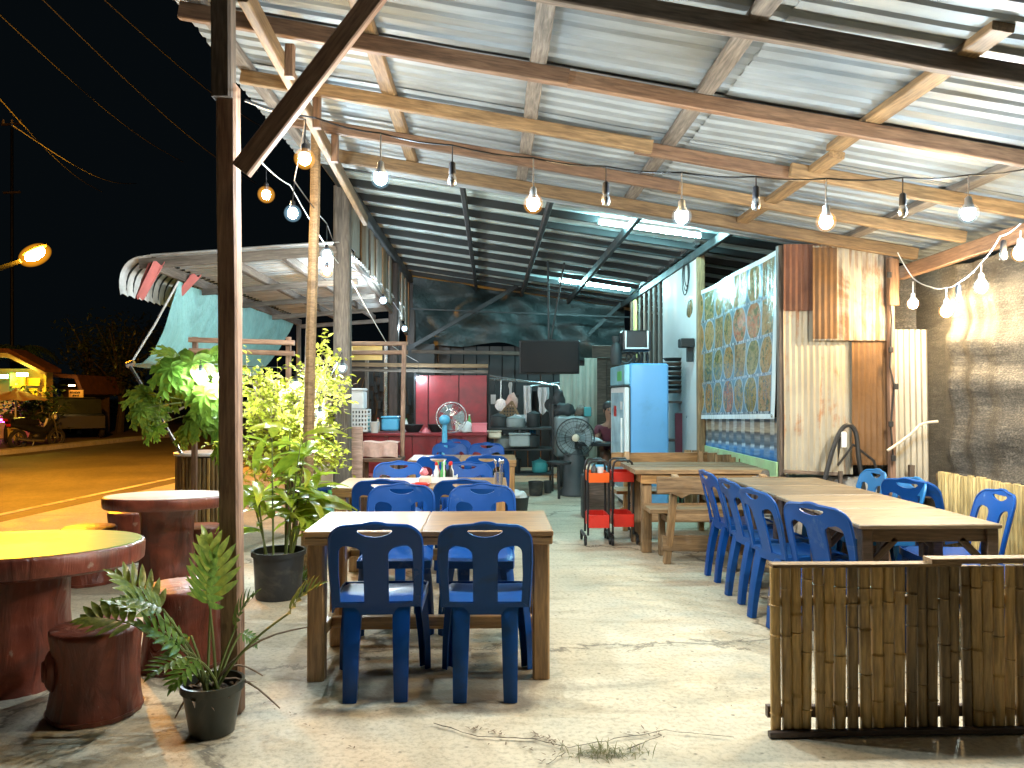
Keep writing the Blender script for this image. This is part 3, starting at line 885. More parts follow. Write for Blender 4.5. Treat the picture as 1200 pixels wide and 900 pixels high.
# right wall: open slats then a white board, with a rail along the top
beam('rail', (2.42, 8.9, 3.22), (2.42, 13.3, 3.20), 0.05, 0.06, M_['chrome'], shed)
for i, Y in enumerate((11.15, 11.5, 11.85, 12.2, 12.6, 13.05)):
    beam('slat', (2.47, Y, 1.5), (2.47, Y, 3.18), 0.14 if i < 5 else 0.2, 0.035, M_['grey'] if i < 5 else M_['yellow'], shed, Vector((1, 0, 0)), seg=3)
b_ = MB().rbox((2.46, 9.95, 1.85), (0.02, 1.85, 2.62), 0.004)
obj('wall_board', b_, M_['panelwhite'], shed, world=True)
b_ = MB().rbox((2.52, 10.2, 0.42), (0.02, 7.0, 0.84), 0.004)
obj('wall_board', b_, M_['green'] if False else pm('lime_board', (0.30, 0.50, 0.26), 0.6, 0, 0.3, 3, dirt=(0.3, 0.28, 0.2)), shed, world=True)
b_ = MB().rbox((2.56, 12.2, 1.2), (0.02, 3.0, 0.72), 0.004)
obj('wall_board', b_, M_['old'], shed, world=True)
# back wall of dark boards under the tarp
for i in range(17):
    x = -1.55 + i * 0.255
    if x > 2.5: break
    b_ = MB().rbox((x + .12, 15.25 + (i % 2) * .012, 1.2), (0.245, 0.03, 2.4), 0.004)
    obj('wall_plank', b_, M_['steel_dark'], shed, world=True)
beam('rail', (-1.5, 14.6, W(500, 412, 14.6).z), (1.6, 14.6, W(500, 415, 14.6).z), 0.06, 0.07, M_['old'], shed)
beam('brace', W(485, 405, 14.3), W(607, 335, 14.3), 0.05, 0.08, M_['steel'], shed)
beam('brace', W(690, 392, 14.3), W(742, 342, 14.3), 0.05, 0.07, M_['steel'], shed)
beam('tie_beam', W(480, 362, 14.2), W(745, 372, 14.2), 0.02, 0.03, M_['steel'], shed)

# black tarpaulin across the back of the shed
def tarp_pt(u, v):
    x = -1.5 + 4.1 * u
    zt = 3.50 - 0.146 * (x)
    zb = 2.25 + 0.18 * math.sin(u * 5) + .1 * noise.noise(Vector((u * 6, 1, 0)))
    z = zb + (zt - zb) * v
    fold = 0.10 * math.sin(u * 26 + 5 * v + 2 * noise.noise(Vector((u * 3, v * 2, 0)))) * (1 - v * .4) + 0.25 * noise.noise(Vector((u * 4, v * 3, 3)))
    return (x, 14.9 + fold * 1.0, z)
t_ = MB().grid(tarp_pt, 70, 26, 0.006); t_.smooth = True
tag(obj('tarpaulin', t_, M_['tarp']), 'creased black tarpaulin hung across the back of the shed under the roof', 'tarpaulin')

# ------------------------------------------------------------------ patchwork zinc wall facing the yard
zinc = thing('patchwork_zinc_wall', 'patched wall of grey and rusty corrugated zinc sheets right of the menu banner', 'zinc wall', (3.0, 6.65, 0))
def zsheet(px0, py0, px1, py1, Y, mat, pitch=0.052):
    a, b2 = W(px0, py0, Y), W(px1, py1, Y)
    corr_sheet('zinc_sheet', (a.x, Y, b2.z), (0, 0, 1), (1, 0, 0), a.z - b2.z, b2.x - a.x, pitch, 0.016, mat, zinc, nl=4, flat=False, wav=0.018)
zsheet(918, 362, 1000, 556, 6.66, M_['sheet'])
zsheet(918, 286, 962, 364, 6.62, M_['sheet_brown'])
zsheet(952, 288, 1044, 399, 6.59, M_['sheet_mid'])
zsheet(952, 290, 981, 397, 6.575, M_['sheet_rust'])
zsheet(998, 398, 1042, 545, 6.62, M_['sheet_rust'])
zsheet(1044, 386, 1100, 582, 6.68, M_['sheet_clean'])
a = W(915, 288, 6.72)
beam('stud', (W(914, 300, 6.72).x, 6.72, 0), (W(914, 300, 6.72).x, 6.72, 2.75), 0.05, 0.07, M_['old'], zinc)
beam('stud', (W(1043, 300, 6.55).x, 6.55, 0), (W(1043, 300, 6.55).x, 6.55, 2.62), 0.045, 0.06, M_['post'], zinc)
beam('rail', W(918, 552, 6.60), W(985, 556, 6.60), 0.03, 0.03, M_['old'], zinc)
beam('rail', W(1036, 578, 6.56), W(1095, 580, 6.56), 0.03, 0.06, M_['old'], zinc)
beam('stud', W(1066, 618, 6.54), W(1068, 545, 6.54), 0.04, 0.05, M_['old'], zinc)
beam('stud', W(985, 610, 6.56), W(985, 552, 6.56), 0.03, 0.03, M_['old'], zinc)
# low rendered wall under it
lw = thing('low_block_wall', 'low stained block wall under the patched zinc sheets', 'low wall', (2.9, 6.8, 0))
xs = [2.35, 2.72, 3.06, 3.38, 3.75]
for i in range(4):
    for r in range(2):
        b_ = MB().rbox(((xs[i] + xs[i + 1]) / 2, 6.84, 0.175 + r * .35), (xs[i + 1] - xs[i] - .008, 0.12, 0.342), 0.008)
        obj('block', b_, M_['walk'], lw, world=True)

# ------------------------------------------------------------------ shade net on the right
def net_pt(u, v):
    Y = 6.75 - 5.4 * u
    x = 3.80 + 0.10 * noise.noise(Vector((u * 3, v * 2, 7))) + 0.02 * math.sin(v * 40 + 3 * noise.noise(Vector((u * 5, v * 3, 0))))
    if u < 0.06:
        x = 3.10 + .80 * u / .06
        Y = 6.95 + .03 * noise.noise(Vector((u * 60, v * 2, 0)))
    elif u < .10:
        x = 3.90 - .10 * (u - .06) / .04
        Y = 6.95 - .74 * (u - .06) / .04
    elif u < 0.26:
        k = 1 - (u - .10) / .16
        x += (.03 * math.sin(u * 130 + v * 2)) * k - .12 * k * (1 - v) ** 2
    z = 0.02 + (2.50 - .02) * v + 0.02 * math.sin(u * 30) * (v > .98)
    return (x, Y + 0.03 * noise.noise(Vector((u * 6, v * 6, 2))), z)
n_ = MB().grid(net_pt, 130, 60, 0.004); n_.smooth = True
tag(obj('shade_net', n_, M_['net']), 'black wrinkled shade net hung as the right side wall of the canopy', 'shade net')

# ------------------------------------------------------------------ side awning at the left of the shed
aw = thing('side_awning', 'white ribbed metal awning with curled eave on the left of the shed', 'awning', (-2.6, 10, 0))
def aw_z(x): return 3.02 + (x + 1.6) * 0.075
for i, y in enumerate((8.0, 9.25, 10.5, 11.75, 13.0)):
    corr_sheet('awning_sheet', (-3.55, y, aw_z(-3.55) + .006 * (i % 2)), (1, 0, .075), (0, 1, 0), 1.98, 1.27, 0.16, 0.03, M_['awning'], aw, nl=3, wav=0.01)
    def curl(u, v, y=y, i=i):
        a = u * 1.9
        rr = 0.26
        x = -3.55 - rr * math.sin(a) - (0.05 * max(0, u - .6))
        z = aw_z(-3.55) - rr * (1 - math.cos(a)) - 0.18 * max(0, u - .7)
        yy = y + 1.27 * v
        rib = 0.02 * (1 if (int(v * 24 + .01) % 3) else -1.6)
        return (x + rib * math.cos(a), yy, z + .006 * (i % 2) + rib * .4)
    c_ = MB().grid(curl, 9, 24, 0.004)
    co_ = obj('curled_eave', c_, M_['awning'], aw, world=True)
    groove_shade = MB()  # dark tubes drawn in for the shade in the curl's grooves
    for q in range(1, 9):
        groove_shade.tube([Vector(curl(k / 9, (q - .03) / 8.2)) + Vector((.012 * math.cos(k / 9 * 1.9), 0, -.012 + .02 * k / 9)) for k in range(10)], .011, 5)
    obj('eave_groove_shade', groove_shade, M_['steel'], co_, world=True)
beam('awning_beam', (-3.62, 8.02, aw_z(-3.5) - .09), (-1.6, 8.02, aw_z(-1.6) - .09), 0.05, 0.10, M_['grey'], aw)
beam('awning_beam', (-3.50, 8.05, aw_z(-3.5) - .10), (-3.50, 14.2, aw_z(-3.5) - .12), 0.05, 0.11, M_['grey'], aw)
beam('awning_beam', (-2.75, 8.05, aw_z(-2.7) - .10), (-2.75, 14.2, aw_z(-2.7) - .12), 0.07, 0.09, M_['grey'], aw)
beam('awning_beam', (-2.15, 8.05, aw_z(-2.1) - .10), (-2.15, 14.2, aw_z(-2.1) - .12), 0.06, 0.09, M_['grey'], aw)
for Y in (9.4, 10.8, 12.4, 14.1):
    beam('awning_beam', (-3.5, Y, aw_z(-3.5) - .20), (-1.62, Y, aw_z(-1.62) - .20), 0.04, 0.07, M_['grey'], aw)
beam('awning_post', (-3.50, 14.1, 0), (-3.50, 14.1, aw_z(-3.5) - .1), 0.07, 0.07, M_['grey'], aw)
beam('awning_post', (-3.50, 10.8, 0), (-3.50, 10.8, aw_z(-3.5) - .1), 0.05, 0.05, M_['grey'], aw)
# red rags caught under the curl
for px, py, s in ((177, 322, .36), (222, 335, .22)):
    p = W(px, py, 7.96 if s > .25 else 8.9)
    r_ = MB().grid(lambda u, v: (p.x + (u - .5) * .16 * (1 - .5 * v) + .05 * (1 - v) - .12 * v, p.y + .05 * math.sin(u * 9), p.z + .12 - s * v + .02 * math.sin(u * 14)), 8, 6, .004)
    r_.smooth = True
    tag(obj('red_rag', r_, pm('rag', (0.50, 0.15, 0.14), .9, 0, .2)), 'faded red rag caught ' + ('near the tip of the curled awning eave' if s > .25 else 'under the awning eave closest to the teal tarp'), 'rag', 'red rags under the awning')

# teal tarpaulin stretched from the awning eave down to the stay pole
tip = W(152, 428, 8.6)
e0 = Vector((-3.52, 8.75, aw_z(-3.5) - .16)); e1 = Vector((-3.52, 13.8, aw_z(-3.5) - .16)); e2 = Vector((-3.9, 12.8, 1.75))
def tt(u, v):
    a = e0.lerp(e1, u); b2 = tip.lerp(e2, u)
    p = a.lerp(b2, v)
    p.z -= 0.30 * math.sin(v * math.pi) * (1 - u * .6) + 0.03 * noise.noise(Vector((u * 6, v * 5, 0)))
    return p
t_ = MB().grid(tt, 24, 18, 0.004); t_.smooth = True
tag(obj('teal_tarp', t_, M_['tealtarp']), 'pale teal tarpaulin slung from the awning eave to a leaning stay pole', 'tarpaulin')
sp = MB(); sp.tube([W(213, 532, 8.35), tip], .02, 8); sp.tube([tip + Vector((-.03, 0, 0)), tip + Vector((.05, 0, .03))], .035, 8); sp.smooth = True
tag(obj('stay_pole', sp, M_['chrome']), 'thin leaning metal stay pole holding the corner of the teal tarp', 'pole')
rp = MB(); rp.tube([tip, tip.lerp(e0, .5) - Vector((0, 0, .03)), e0], .012, 6)
tag(obj('guy_rope', rp, M_['cloth']), 'taut pale rope along the edge of the teal tarp', 'rope')
rp = MB(); rp.tube([W(175, 463, 8.5), W(205, 465, 8.3), W(228, 460, 8.2)], .012, 5); rp.tube([W(186, 484, 8.45), W(210, 480, 8.3), W(232, 468, 8.2)], .012, 5)
tag(obj('slack_rope', rp, M_['cloth']), 'slack pale ropes looped between the stay pole and the plants', 'rope')
fr = thing('trellis_frame', 'dark brown double rail frame above the leafy bush', 'frame', (-2.6, 7.9, 0))
beam('rail', W(222, 398, 7.9), W(345, 402, 7.9), .06, .05, M_['post'], fr)
beam('rail', W(222, 411, 7.92), W(345, 414, 7.92), .06, .05, M_['post'], fr)
for x_ in (229, 338):
    p = W(x_, 395, 7.96); beam('upright', (p.x, p.y, 0), p, .05, .05, M_['post'], fr)

# ------------------------------------------------------------------ moulded plastic chairs
def inside(p, poly):
    r = False
    j = len(poly) - 1
    for i in range(len(poly)):
        a, b = poly[i], poly[j]
        if (a[1] > p[1]) != (b[1] > p[1]) and p[0] < (b[0] - a[0]) * (p[1] - a[1]) / (b[1] - a[1]) + a[0]: r = not r
        j = i
    return r


def arc(cx, cy, rx, ry, a0, a1, n):
    return [(cx + rx * math.cos(rad(a0 + (a1 - a0) * i / n)), cy + ry * math.sin(rad(a0 + (a1 - a0) * i / n))) for i in range(n + 1)]


def backrest_mesh():
    # u across (-.215...215), v up from the seat (0...44)
    out = [(-.205, .0), (-.10, -.0), (-.085, -.035), (.085, -.035), (.10, 0), (.205, 0)]
    out += [(.21, .10), (.216, .22), (.214, .31)]
    out += arc(.115, .325, .098, .085, 0, 70, 6)[1:] + arc(0, .335, .115, .088, 62, 118, 6) + arc(-.115, .325, .098, .085, 110, 180, 6)[:-1]
    out += [(-.214, .31), (-.216, .22), (-.21, .10)]
    def op(s):
        q = [(.170, .02), (.176, .16), (.172, .27)] + arc(.135, .275, .036, .035, 20, 90, 3) + [(.105, .304)] + arc(.11, .262, .05, .042, 110, 175, 4) + [(.058, .19), (.058, .02)]
        return [(s * x, y) for x, y in q]
    slot = arc(0, .377, .082, .018, 0, 360, 16)[:-1]
    slot = [(x, y + .012 * (x / .08) ** 2 - .006) for x, y in slot]
    holes = [op(1), op(-1), slot]
    pts, edges = [], []
    for loop in [out] + holes:
        b = len(pts); pts += loop
        edges += [(b + i, b + (i + 1) % len(loop)) for i in range(len(loop))]
    for i in range(-9, 10):
        for j in range(0, 22):
            p = (i * .0225 + (.011 if j % 2 else 0), -.02 + j * .0225)
            if inside(p, out) and not any(inside(p, h) for h in holes): pts.append(p)
    V2, E2, F2, *_ = delaunay_2d_cdt([Vector(p) for p in pts], edges, [], 0, 1e-6)
    tri = []
    for f in F2:
        c = sum((V2[i] for i in f), Vector((0, 0))) / len(f)
        if inside(c, out) and not any(inside(c, h) for h in holes): tri.append(tuple(f))
    def mp(p, off):
        x, v = p
        lean = -.195 - .12 * (max(v, 0) / .42) ** 1.25
        y = lean + .30 * x * x * 4 * (0.25 + .75 * min(1, max(0, v) / .4)) * .55
        z = .425 + v * .985
        return Vector((x, y + off, z))
    vs = [mp(p, 0.0) for p in V2]; n = len(vs)
    vs += [mp(p, -.013) for p in V2]
    fs = []
    cnt = {}
    for f in tri:
        for i in range(3):
            e = (f[i], f[(i + 1) % 3]); cnt[tuple(sorted(e))] = cnt.get(tuple(sorted(e)), 0) + 1
    # orientation: front face looks to +Y
    for f in tri:
        fs.append(tuple(reversed(f))); fs.append(tuple(i + n for i in f))
        for i in range(3):
            a, b = f[i], f[(i + 1) % 3]
            if cnt[tuple(sorted((a, b)))] == 1: fs.append((a, b, b + n, a + n))
    m = MB().add(vs, fs); m.smooth = True
    # rolled rim tube following the outline
    rim = [mp(p, -.005) for p in out[5:-0 or None]]
    m.tube([mp(p, -.006) for p in out[5:] + out[:1]], .0095, 6)
    return m.mesh('backrest')


def seat_mesh():
    def f(u, v):
        a = (u - .5) * 2; b = v
        hw = .195 + .02 * math.sin(b * math.pi) + .012 * b
        y = -.205 + .43 * b
        k = 1 - .06 * max(0, b - .8) / .2 * abs(a) ** 3
        z = .452 - .016 * (1 - a * a) * math.sin(b * math.pi) - .030 * max(0, (b - .86) / .14) ** 2 - .018 * max(0, (abs(a) - .88) / .12) ** 2
        return (a * hw, y * k if y > 0 else y, z)
    m = MB().grid(f, 14, 16, .012)
    def skirt(u, v):
        t = u * 3
        if t < 1: p = (-.205 - .012 * t, -.20 + .41 * t)
        elif t < 2: p = (-.212 + .424 * (t - 1), .222 + .004 * math.sin((t - 1) * math.pi))
        else: p = (.217 - .012 * (t - 2), .21 - .41 * (t - 2))
        return (p[0], p[1], .445 - .045 * v)
    m.grid(skirt, 24, 2, -.007)
    m.smooth = True
    return m.mesh('seat')


def leg_mesh(top, bot, w0, w1, ang):
    top, bot = Vector(top), Vector(bot)
    out_ = Vector((math.sin(ang), -math.cos(ang), 0))   # direction the outer face looks
    side = Vector((math.cos(ang), math.sin(ang), 0))
    m = MB(); vs = []; n = 5
    for i in range(n + 1):
        t = i / n
        p = top.lerp(bot, t) + out_ * (.012 * math.sin(t * math.pi * .9))
        w = w0 + (w1 - w0) * t
        d = .045 - .012 * t; th = .005
        prof = [(-w / 2, 0.0), (-w * .3, .006), (w * .3, .006), (w / 2, 0), (w / 2, -d), (w / 2 - th, -d), (w / 2 - th, -th), (-w / 2 + th, -th), (-w / 2 + th, -d), (-w / 2, -d)]
        for a, b in prof: vs.append(p + side * a + out_ * b)
    k = 10; fs = []
    for i in range(n):
        for q in range(k):
            q2 = (q + 1) % k
            fs.append((i * k + q, i * k + q2, (i + 1) * k + q2, (i + 1) * k + q))
    fs.append(tuple(range(k - 1, -1, -1))); fs.append(tuple(range(n * k, n * k + k)))
    m.add(vs, fs); m.smooth = True
    return m.mesh('leg')


BACK, SEAT = backrest_mesh(), seat_mesh()
LEGS = [leg_mesh((s * .114, -.195, .44), (s * .118, -.262, 0), .084, .064, 0.0) for s in (-1, 1)] + \
       [leg_mesh((s * .185, .185, .44), (s * .218, .20, 0), .075, .055, s * 2.2) for s in (-1, 1)]


def make_chair(label, group, mat, loc, rz):
    t = thing('plastic_chair', label, 'chair', loc, rz, group)
    for nm, me in (('backrest', BACK), ('seat', SEAT)): obj(nm, me.copy(), mat, t)
    for l in LEGS: obj('leg', l.copy(), mat, t)
    return t


GL, GR = 'blue chairs along the left row of tables', 'blue chairs around the long right table'
chair0 = make_chair('navy blue plastic chair at front table, back to viewer, on the left', GL, M_['blue'], (-.545, 3.875, 0), 0.03)
chairL = make_chair('bright blue plastic chair behind the long table, second from the far end', GR, M_['blue2'], (2.72, 5.42, 0), rad(86))
km = tree_map(None)
PI = math.pi
CH = [M_['blue'], M_['scuffed'], M_['faded']]
_pl = place
_ci = [0]
def place(root, km, loc, rz, lab, group=None):
    c = _pl(root, km, loc, rz, lab, group)
    if root is chair0:
        _ci[0] += 1; mt = CH[(_ci[0] * 2 + _ci[0] // 3) % 3]
        for o in COL.objects:
            if o.parent == c:
                o.material_slots[0].link = 'OBJECT'; o.material_slots[0].material = mt
    return c
for (x, y, a, lab) in [
    (-.02, 3.86, -.02, 'navy blue plastic chair at front table, back to viewer, on the right'),
    (-.58, 4.82, PI + .03, 'blue plastic chair across the front table facing viewer, left of the pair'),
    (-.07, 4.80, PI - .05, 'blue plastic chair across the front table facing viewer, right of the pair'),
]: place(chair0, km, (x, y, 0), a, lab)
for (x, y, a, lab) in [
    (-.76, 5.70, 0.02, 'blue chair at second table with dark back to viewer, left of the pair'),
    (-.18, 5.70, -.02, 'blue chair at second table with dark back to viewer, right of the pair'),
    (-.80, 6.55, PI + .05, 'blue chair behind second table facing viewer, left of the condiment caddy'),
    (-.22, 6.50, PI - .05, 'blue chair behind second table facing viewer, right of the condiment caddy'),
    (-.52, 7.85, 0.03, 'blue chair at third table with back to viewer, behind the condiment caddy'),
    (-.03, 7.85, -.03, 'blue chair at third table with back to viewer, nearest the aisle'),
    (-.50, 9.25, PI, 'blue chair behind third table facing viewer, beside the blue pedestal fan'),
    (-.08, 9.2, PI - .1, 'blue chair behind third table facing viewer, nearest the aisle'),
    (-.42, 9.95, PI + .2, 'far blue chair peeking out behind the third table, before the red counter'),
]: place(chair0, km, (x, y, 0), a, lab)
for (x, y, a, lab) in [
    (1.98, 5.98, rad(-88), 'blue chair on aisle side of the long table, farthest from viewer'),
    (1.96, 5.38, rad(-86), 'blue chair on aisle side of the long table, second from the far end'),
    (1.95, 4.86, rad(-80), 'blue chair on aisle side of the long table, half hidden by bamboo fence corner'),
    (2.02, 4.30, rad(-62), 'blue chair turned askew at near corner of long table, behind bamboo fence'),
    (2.86, 4.72, rad(84), 'blue chair on the wall side of long table, second from viewer'),
    (2.86, 4.22, rad(78), 'blue chair on the wall side of long table, nearest to viewer'),
    (3.20, 5.50, rad(-60), 'dark blue chair turned away against the far end of pale bamboo screen'),
]: place(chair0, km, (x, y, 0), a, lab, GR)
place(chairL, km, (2.75, 6.02, 0), rad(88), 'bright blue plastic chair behind the long table at its far end')

# ------------------------------------------------------------------ varnished tables of the left row
def table_left(x0, x1, y0, y1, h, lab, split=.47, group='varnished wooden tables in the left row'):
    cx, cy = (x0 + x1) / 2, (y0 + y1) / 2
    t = thing('wooden_table', lab, 'table', (cx, cy, 0), 0, group)
    w, d = x1 - x0, y1 - y0
    xs = -w / 2 + w * split
    for a, b2 in ((-w / 2, xs - .0015), (xs + .0015, w / 2)):
        obj('tabletop', MB().rbox(((a + b2) / 2, 0, h - .015), (b2 - a, d, .03), .004), M_['varnish'], t)
    lx, ly = w / 2 - .06, d / 2 - .06
    for s in (-1, 1):
        obj('apron', MB().rbox((0, s * (d / 2 - .012), h - .0505), (w - .01, .022, .038), .003), M_['varnish'], t)
        obj('apron', MB().rbox((s * (w / 2 - .012), 0, h - .0505), (.022, d - .05, .038), .003), M_['varnish'], t)
        obj('stretcher', MB().rbox((s * lx, 0, .20), (.03, 2 * ly - .085, .06), .004), M_['varnish'], t)
        for q in (-1, 1):
            me_ = beam('leg', (cx + s * lx, cy + q * ly, 0), (cx + s * lx, cy + q * ly, h - .07), .085, .085, M_['varnish'], t, seg=3, jit=.001)
    obj('stretcher', MB().rbox((0, .03, .20), (2 * lx - .03, .05, .055), .004), M_['varnish'], t)
    obj('stretcher', MB().rbox((0, ly, .12), (2 * lx - .085, .03, .07), .004), M_['varnish'], t)
    return t


table_left(-.935, .315, 3.86, 4.52, .75, 'varnished wooden table nearest the viewer, two blue chairs at front')
table_left(-1.165, .125, 5.66, 6.36, .75, 'varnished wooden table in the middle of left row with condiment caddy')
table_left(-.87, .27, 8.05, 8.78, .75, 'varnished wooden table farthest back in left row, before the red counter')

# ------------------------------------------------------------------ long table made of four small ones
ys = [3.97, 4.57, 5.19, 5.74, 6.30]
for i, lab in enumerate(('dark legged table with plank top at near end of the long right row', 'dark legged plank table second from viewer in the right row', 'dark legged plank table third from viewer in the right row', 'dark legged plank table at far end of right row by zinc wall')):
    y0, y1 = ys[i] + .006, ys[i + 1] - .006
    t = thing('plank_table', lab, 'table', (2.315, (y0 + y1) / 2, 0), 0, 'plank tables pushed together on the right')
    d = y1 - y0
    for q in (0, 1):
        obj('plank', MB().rbox((0, -d / 2 + d / 4 + q * d / 2, .738 - .001 * q), (.76, d / 2 - .007, .024), .005), M_['board'], t)
    for s in (-1, 1):
        obj('apron', MB().rbox((s * .335, 0, .69), (.025, d - .12, .07), .003), M_['dkwood'], t)
        obj('apron', MB().rbox((0, s * (d / 2 - .045), .69), (.62, .025, .07), .003), M_['dkwood'], t)
        for q in (-1, 1):
            obj('leg', MB().rbox((s * .335, q * (d / 2 - .045), .363), (.06, .06, .726), .004), M_['dkwood'], t)
            c0 = Vector((2.315 + s * .305, (y0 + y1) / 2 + q * (d / 2 - .045), .54)); c1 = c0 + Vector((-s * .13, 0, .13))
            beam('corner_brace', c0, c1, .025, .035, M_['dkwood'], t, seg=2, jit=0)

# ------------------------------------------------------------------ bamboo fences
fence = thing('bamboo_fence', 'low fence of dark upright bamboo poles in the right foreground', 'fence', (1.2, 3.24, 0))
x = 1.205; k = 0
BP = []
while x < 2.75:
    r = Rn.uniform(.0205, .026)
    h = .70
    m = MB(); pts = []; rs = []
    z = .01; nodes = sorted([Rn.uniform(.08, .25), Rn.uniform(.30, .45), Rn.uniform(.5, .66)])
    zs = [.01]
    for nd in nodes: zs += [nd - .012, nd - .003, nd, nd + .003, nd + .012]
    zs.append(h)
    tilt = Rn.uniform(-.006, .006)
    for zz in zs:
        pts.append((tilt * (1 - zz / h) * 2, Rn.uniform(-.001, .001), zz))
        rs.append(r * (1.17 if zz in nodes else .97) * (1 - .04 * zz))
    m.tube(pts, rs, 9); m.smooth = True
    dark = (.36 < (x - 1.205) / 1.5 < .55) or Rn.random() < .25
    obj('bamboo_pole', m, M_['bamboo_dark'] if dark else M_['bamboo'], fence, Matrix.Translation((x, 3.24 + Rn.uniform(-.004, .004), 0)), world=True)
    x += 2 * r + Rn.uniform(-.001, .0035); k += 1
beam('rail', (1.18, 3.272, .08), (2.76, 3.275, .075), .03, .05, M_['dkwood'], fence)
beam('rail', (1.19, 3.272, .55), (2.76, 3.275, .555), .025, .04, M_['old'], fence)
beam('bottom_rail', (1.165, 3.205, .012), (2.76, 3.21, .012), .03, .024, M_['dkwood'], fence)
beam('top_rail', (1.19, 3.25, .708), (2.0, 3.25, .708), .06, .014, M_['pine'], fence)
beam('top_rail', (1.86, 3.235, .727), (2.78, 3.235, .727), .07, .022, M_['pine'], fence)

scr = thing('bamboo_screen', 'pale yellow upright bamboo screen along the right side behind blue chairs', 'fence', (3.42, 5, 0))
y = 5.72; k = 0
while y > 2.9:
    r = Rn.uniform(.019, .027)
    m = MB(); m.tube([(0, 0, .01), (Rn.uniform(-.006, .006), Rn.uniform(-.004, .004), .4), (0, 0, Rn.uniform(.845, .862))], [r, r * .97, r * .93], 8); m.smooth = True
    obj('bamboo_pole', m, M_['bamboo_pale'], scr, Matrix.Translation((3.40, y, 0)), world=True)
    y -= 2 * r + Rn.uniform(0, .003)
beam('rail', (3.445, 5.82, .80), (3.445, 2.9, .80), .05, .06, M_['pine'], scr)
beam('rail', (3.445, 5.75, .25), (3.445, 2.9, .25), .05, .06, M_['pine'], scr)

# ------------------------------------------------------------------ cement log tables and stools
def logfn(seed, amp=.05):
    def f(a, z):
        p = Vector((math.cos(a) * 1.4, math.sin(a) * 1.4, z * 1.6 + seed))
        return 1 + amp * 1.6 * noise.noise(p) + amp * .7 * noise.noise(p * 3) + amp * .25 * math.sin(a * 17 + 5 * noise.noise(p))
    return f


def stool(x, y, r, h, seed, lab, zb=0.0, top=None):
    t = thing('log_stool', lab, 'stool', (x, y, zb), 0, 'red brown cement log stools')
    prof = [(r * 1.06, 0), (r * 1.08, .02)] + [(r * (1.0 - .06 * math.sin(math.pi * i / 14) + .05 * (1 - i / 14) ** 3), .02 + (h - .05) * i / 14) for i in range(15)] + [(r * 1.0, h - .014), (r * .975, h - .004), (r * .93, h)]
    m = MB().lathe(prof, 56, fn=logfn(seed)); m.smooth = True
    obj('stump', m, M_['stool'], t)
    for kk in range(2):
        a = seed * 2.1 + kk * 2.2 - 1.2
        zc = h * Rn.uniform(.25, .6)
        k_ = MB(); fr_ = Matrix.Translation((r * .90 * math.cos(a), r * .90 * math.sin(a), zc)) @ Matrix.Rotation(a, 4, 'Z')
        k_.sphere((0, 0, 0), .075, 12, 8, (.5, .8, 1.25), fr_)
        k_.torus((0, 0, 0), .038, .009, 16, 6, fr_ @ Matrix.Translation((.032, 0, 0)) @ Matrix.Rotation(PI / 2, 4, 'Y'))
        k_.smooth = True
        obj('knot', k_, M_['stool'], t)
    return t


def log_table(x, y, r, h, th, rp, seed, lab, topm, tilt):
    t = thing('log_table', lab, 'table', (x, y, -.01), 0, 'round cement log tables by the road')
    prof = [(rp * 1.12, 0), (rp * 1.08, .05), (rp, .18), (rp * .95, h * .5), (rp * .98, h - .16), (rp * 1.08, h - .1), (rp * 1.25, h - .04)]
    pr2 = []
    for i in range(len(prof) - 1):
        for q in range(4):
            tt_ = q / 4; pr2.append((prof[i][0] + (prof[i + 1][0] - prof[i][0]) * tt_, prof[i][1] + (prof[i + 1][1] - prof[i][1]) * tt_))
    pr2.append(prof[-1])
    m = MB().lathe(pr2, 64, fn=logfn(seed, .045)); m.smooth = True
    obj('pedestal', m, M_['stool'], t)
    TM = Matrix.Translation((0, 0, h)) @ Matrix.Rotation(tilt, 4, 'X')
    m = MB().lathe([(r * .97, -th), (r * .995, -th + .012), (r, -th * .5), (r, -.014), (r * .99, -.004), (r * .975, 0)], 64); m.smooth = True
    obj('rim', m, M_['stool'], t, TM)
    m = MB().lathe([(r * .972, -.01), (r * .972, .003)], 64)
    obj('painted_top', m, topm, t, TM)
    return t


p = W(12, 640, 3.92)
log_table(p.x, 3.95, .60, .69, .105, .26, 2.0, 'large round cement table with yellow and green painted top', M_['top_yellow'], rad(-3.2))
p = W(197, 580, 6.0)
log_table(p.x, 6.0, .455, .67, .085, .20, 5.0, 'round cement table with pale top and red brown rim beside the planter', M_['top_pale'], rad(-2.5))
def gpos(px, py):
    d = _M3 @ Vector(((px - 600) / 900, (450 - py) / 900, -1)); s = -1.43 / d.z
    return EYE + d * s
for (cx_, by, wpx, hpx, seed, lab) in [
    (111, 851, 102, 110, 1.3, 'nearest red brown log stool with bulging knot, left of the potted plant'),
    (214, 790, 95, 100, 2.7, 'red brown log stool half hidden behind the potted philodendron'),
    (232, 672, 58, 55, 3.9, 'small log stool right of the pale topped table, next to the front post'),
    (104, 688, 64, 70, 5.1, 'low log stool between the two round tables, behind the yellow top'),
    (150, 660, 46, 62, 6.6, 'dark log stool on road side of the pale topped table'),
]:
    g0 = gpos(cx_, by); Dp = g0.y
    r = wpx / 2 * Dp / 900 / 1.03
    p = gpos(cx_, by); yy = Dp + r * .9
    xx = W(cx_, by, yy).x
    stool(xx, yy, r, hpx * Dp / 900 * .93 if by > 700 else hpx * Dp / 900 * .92, seed, lab)

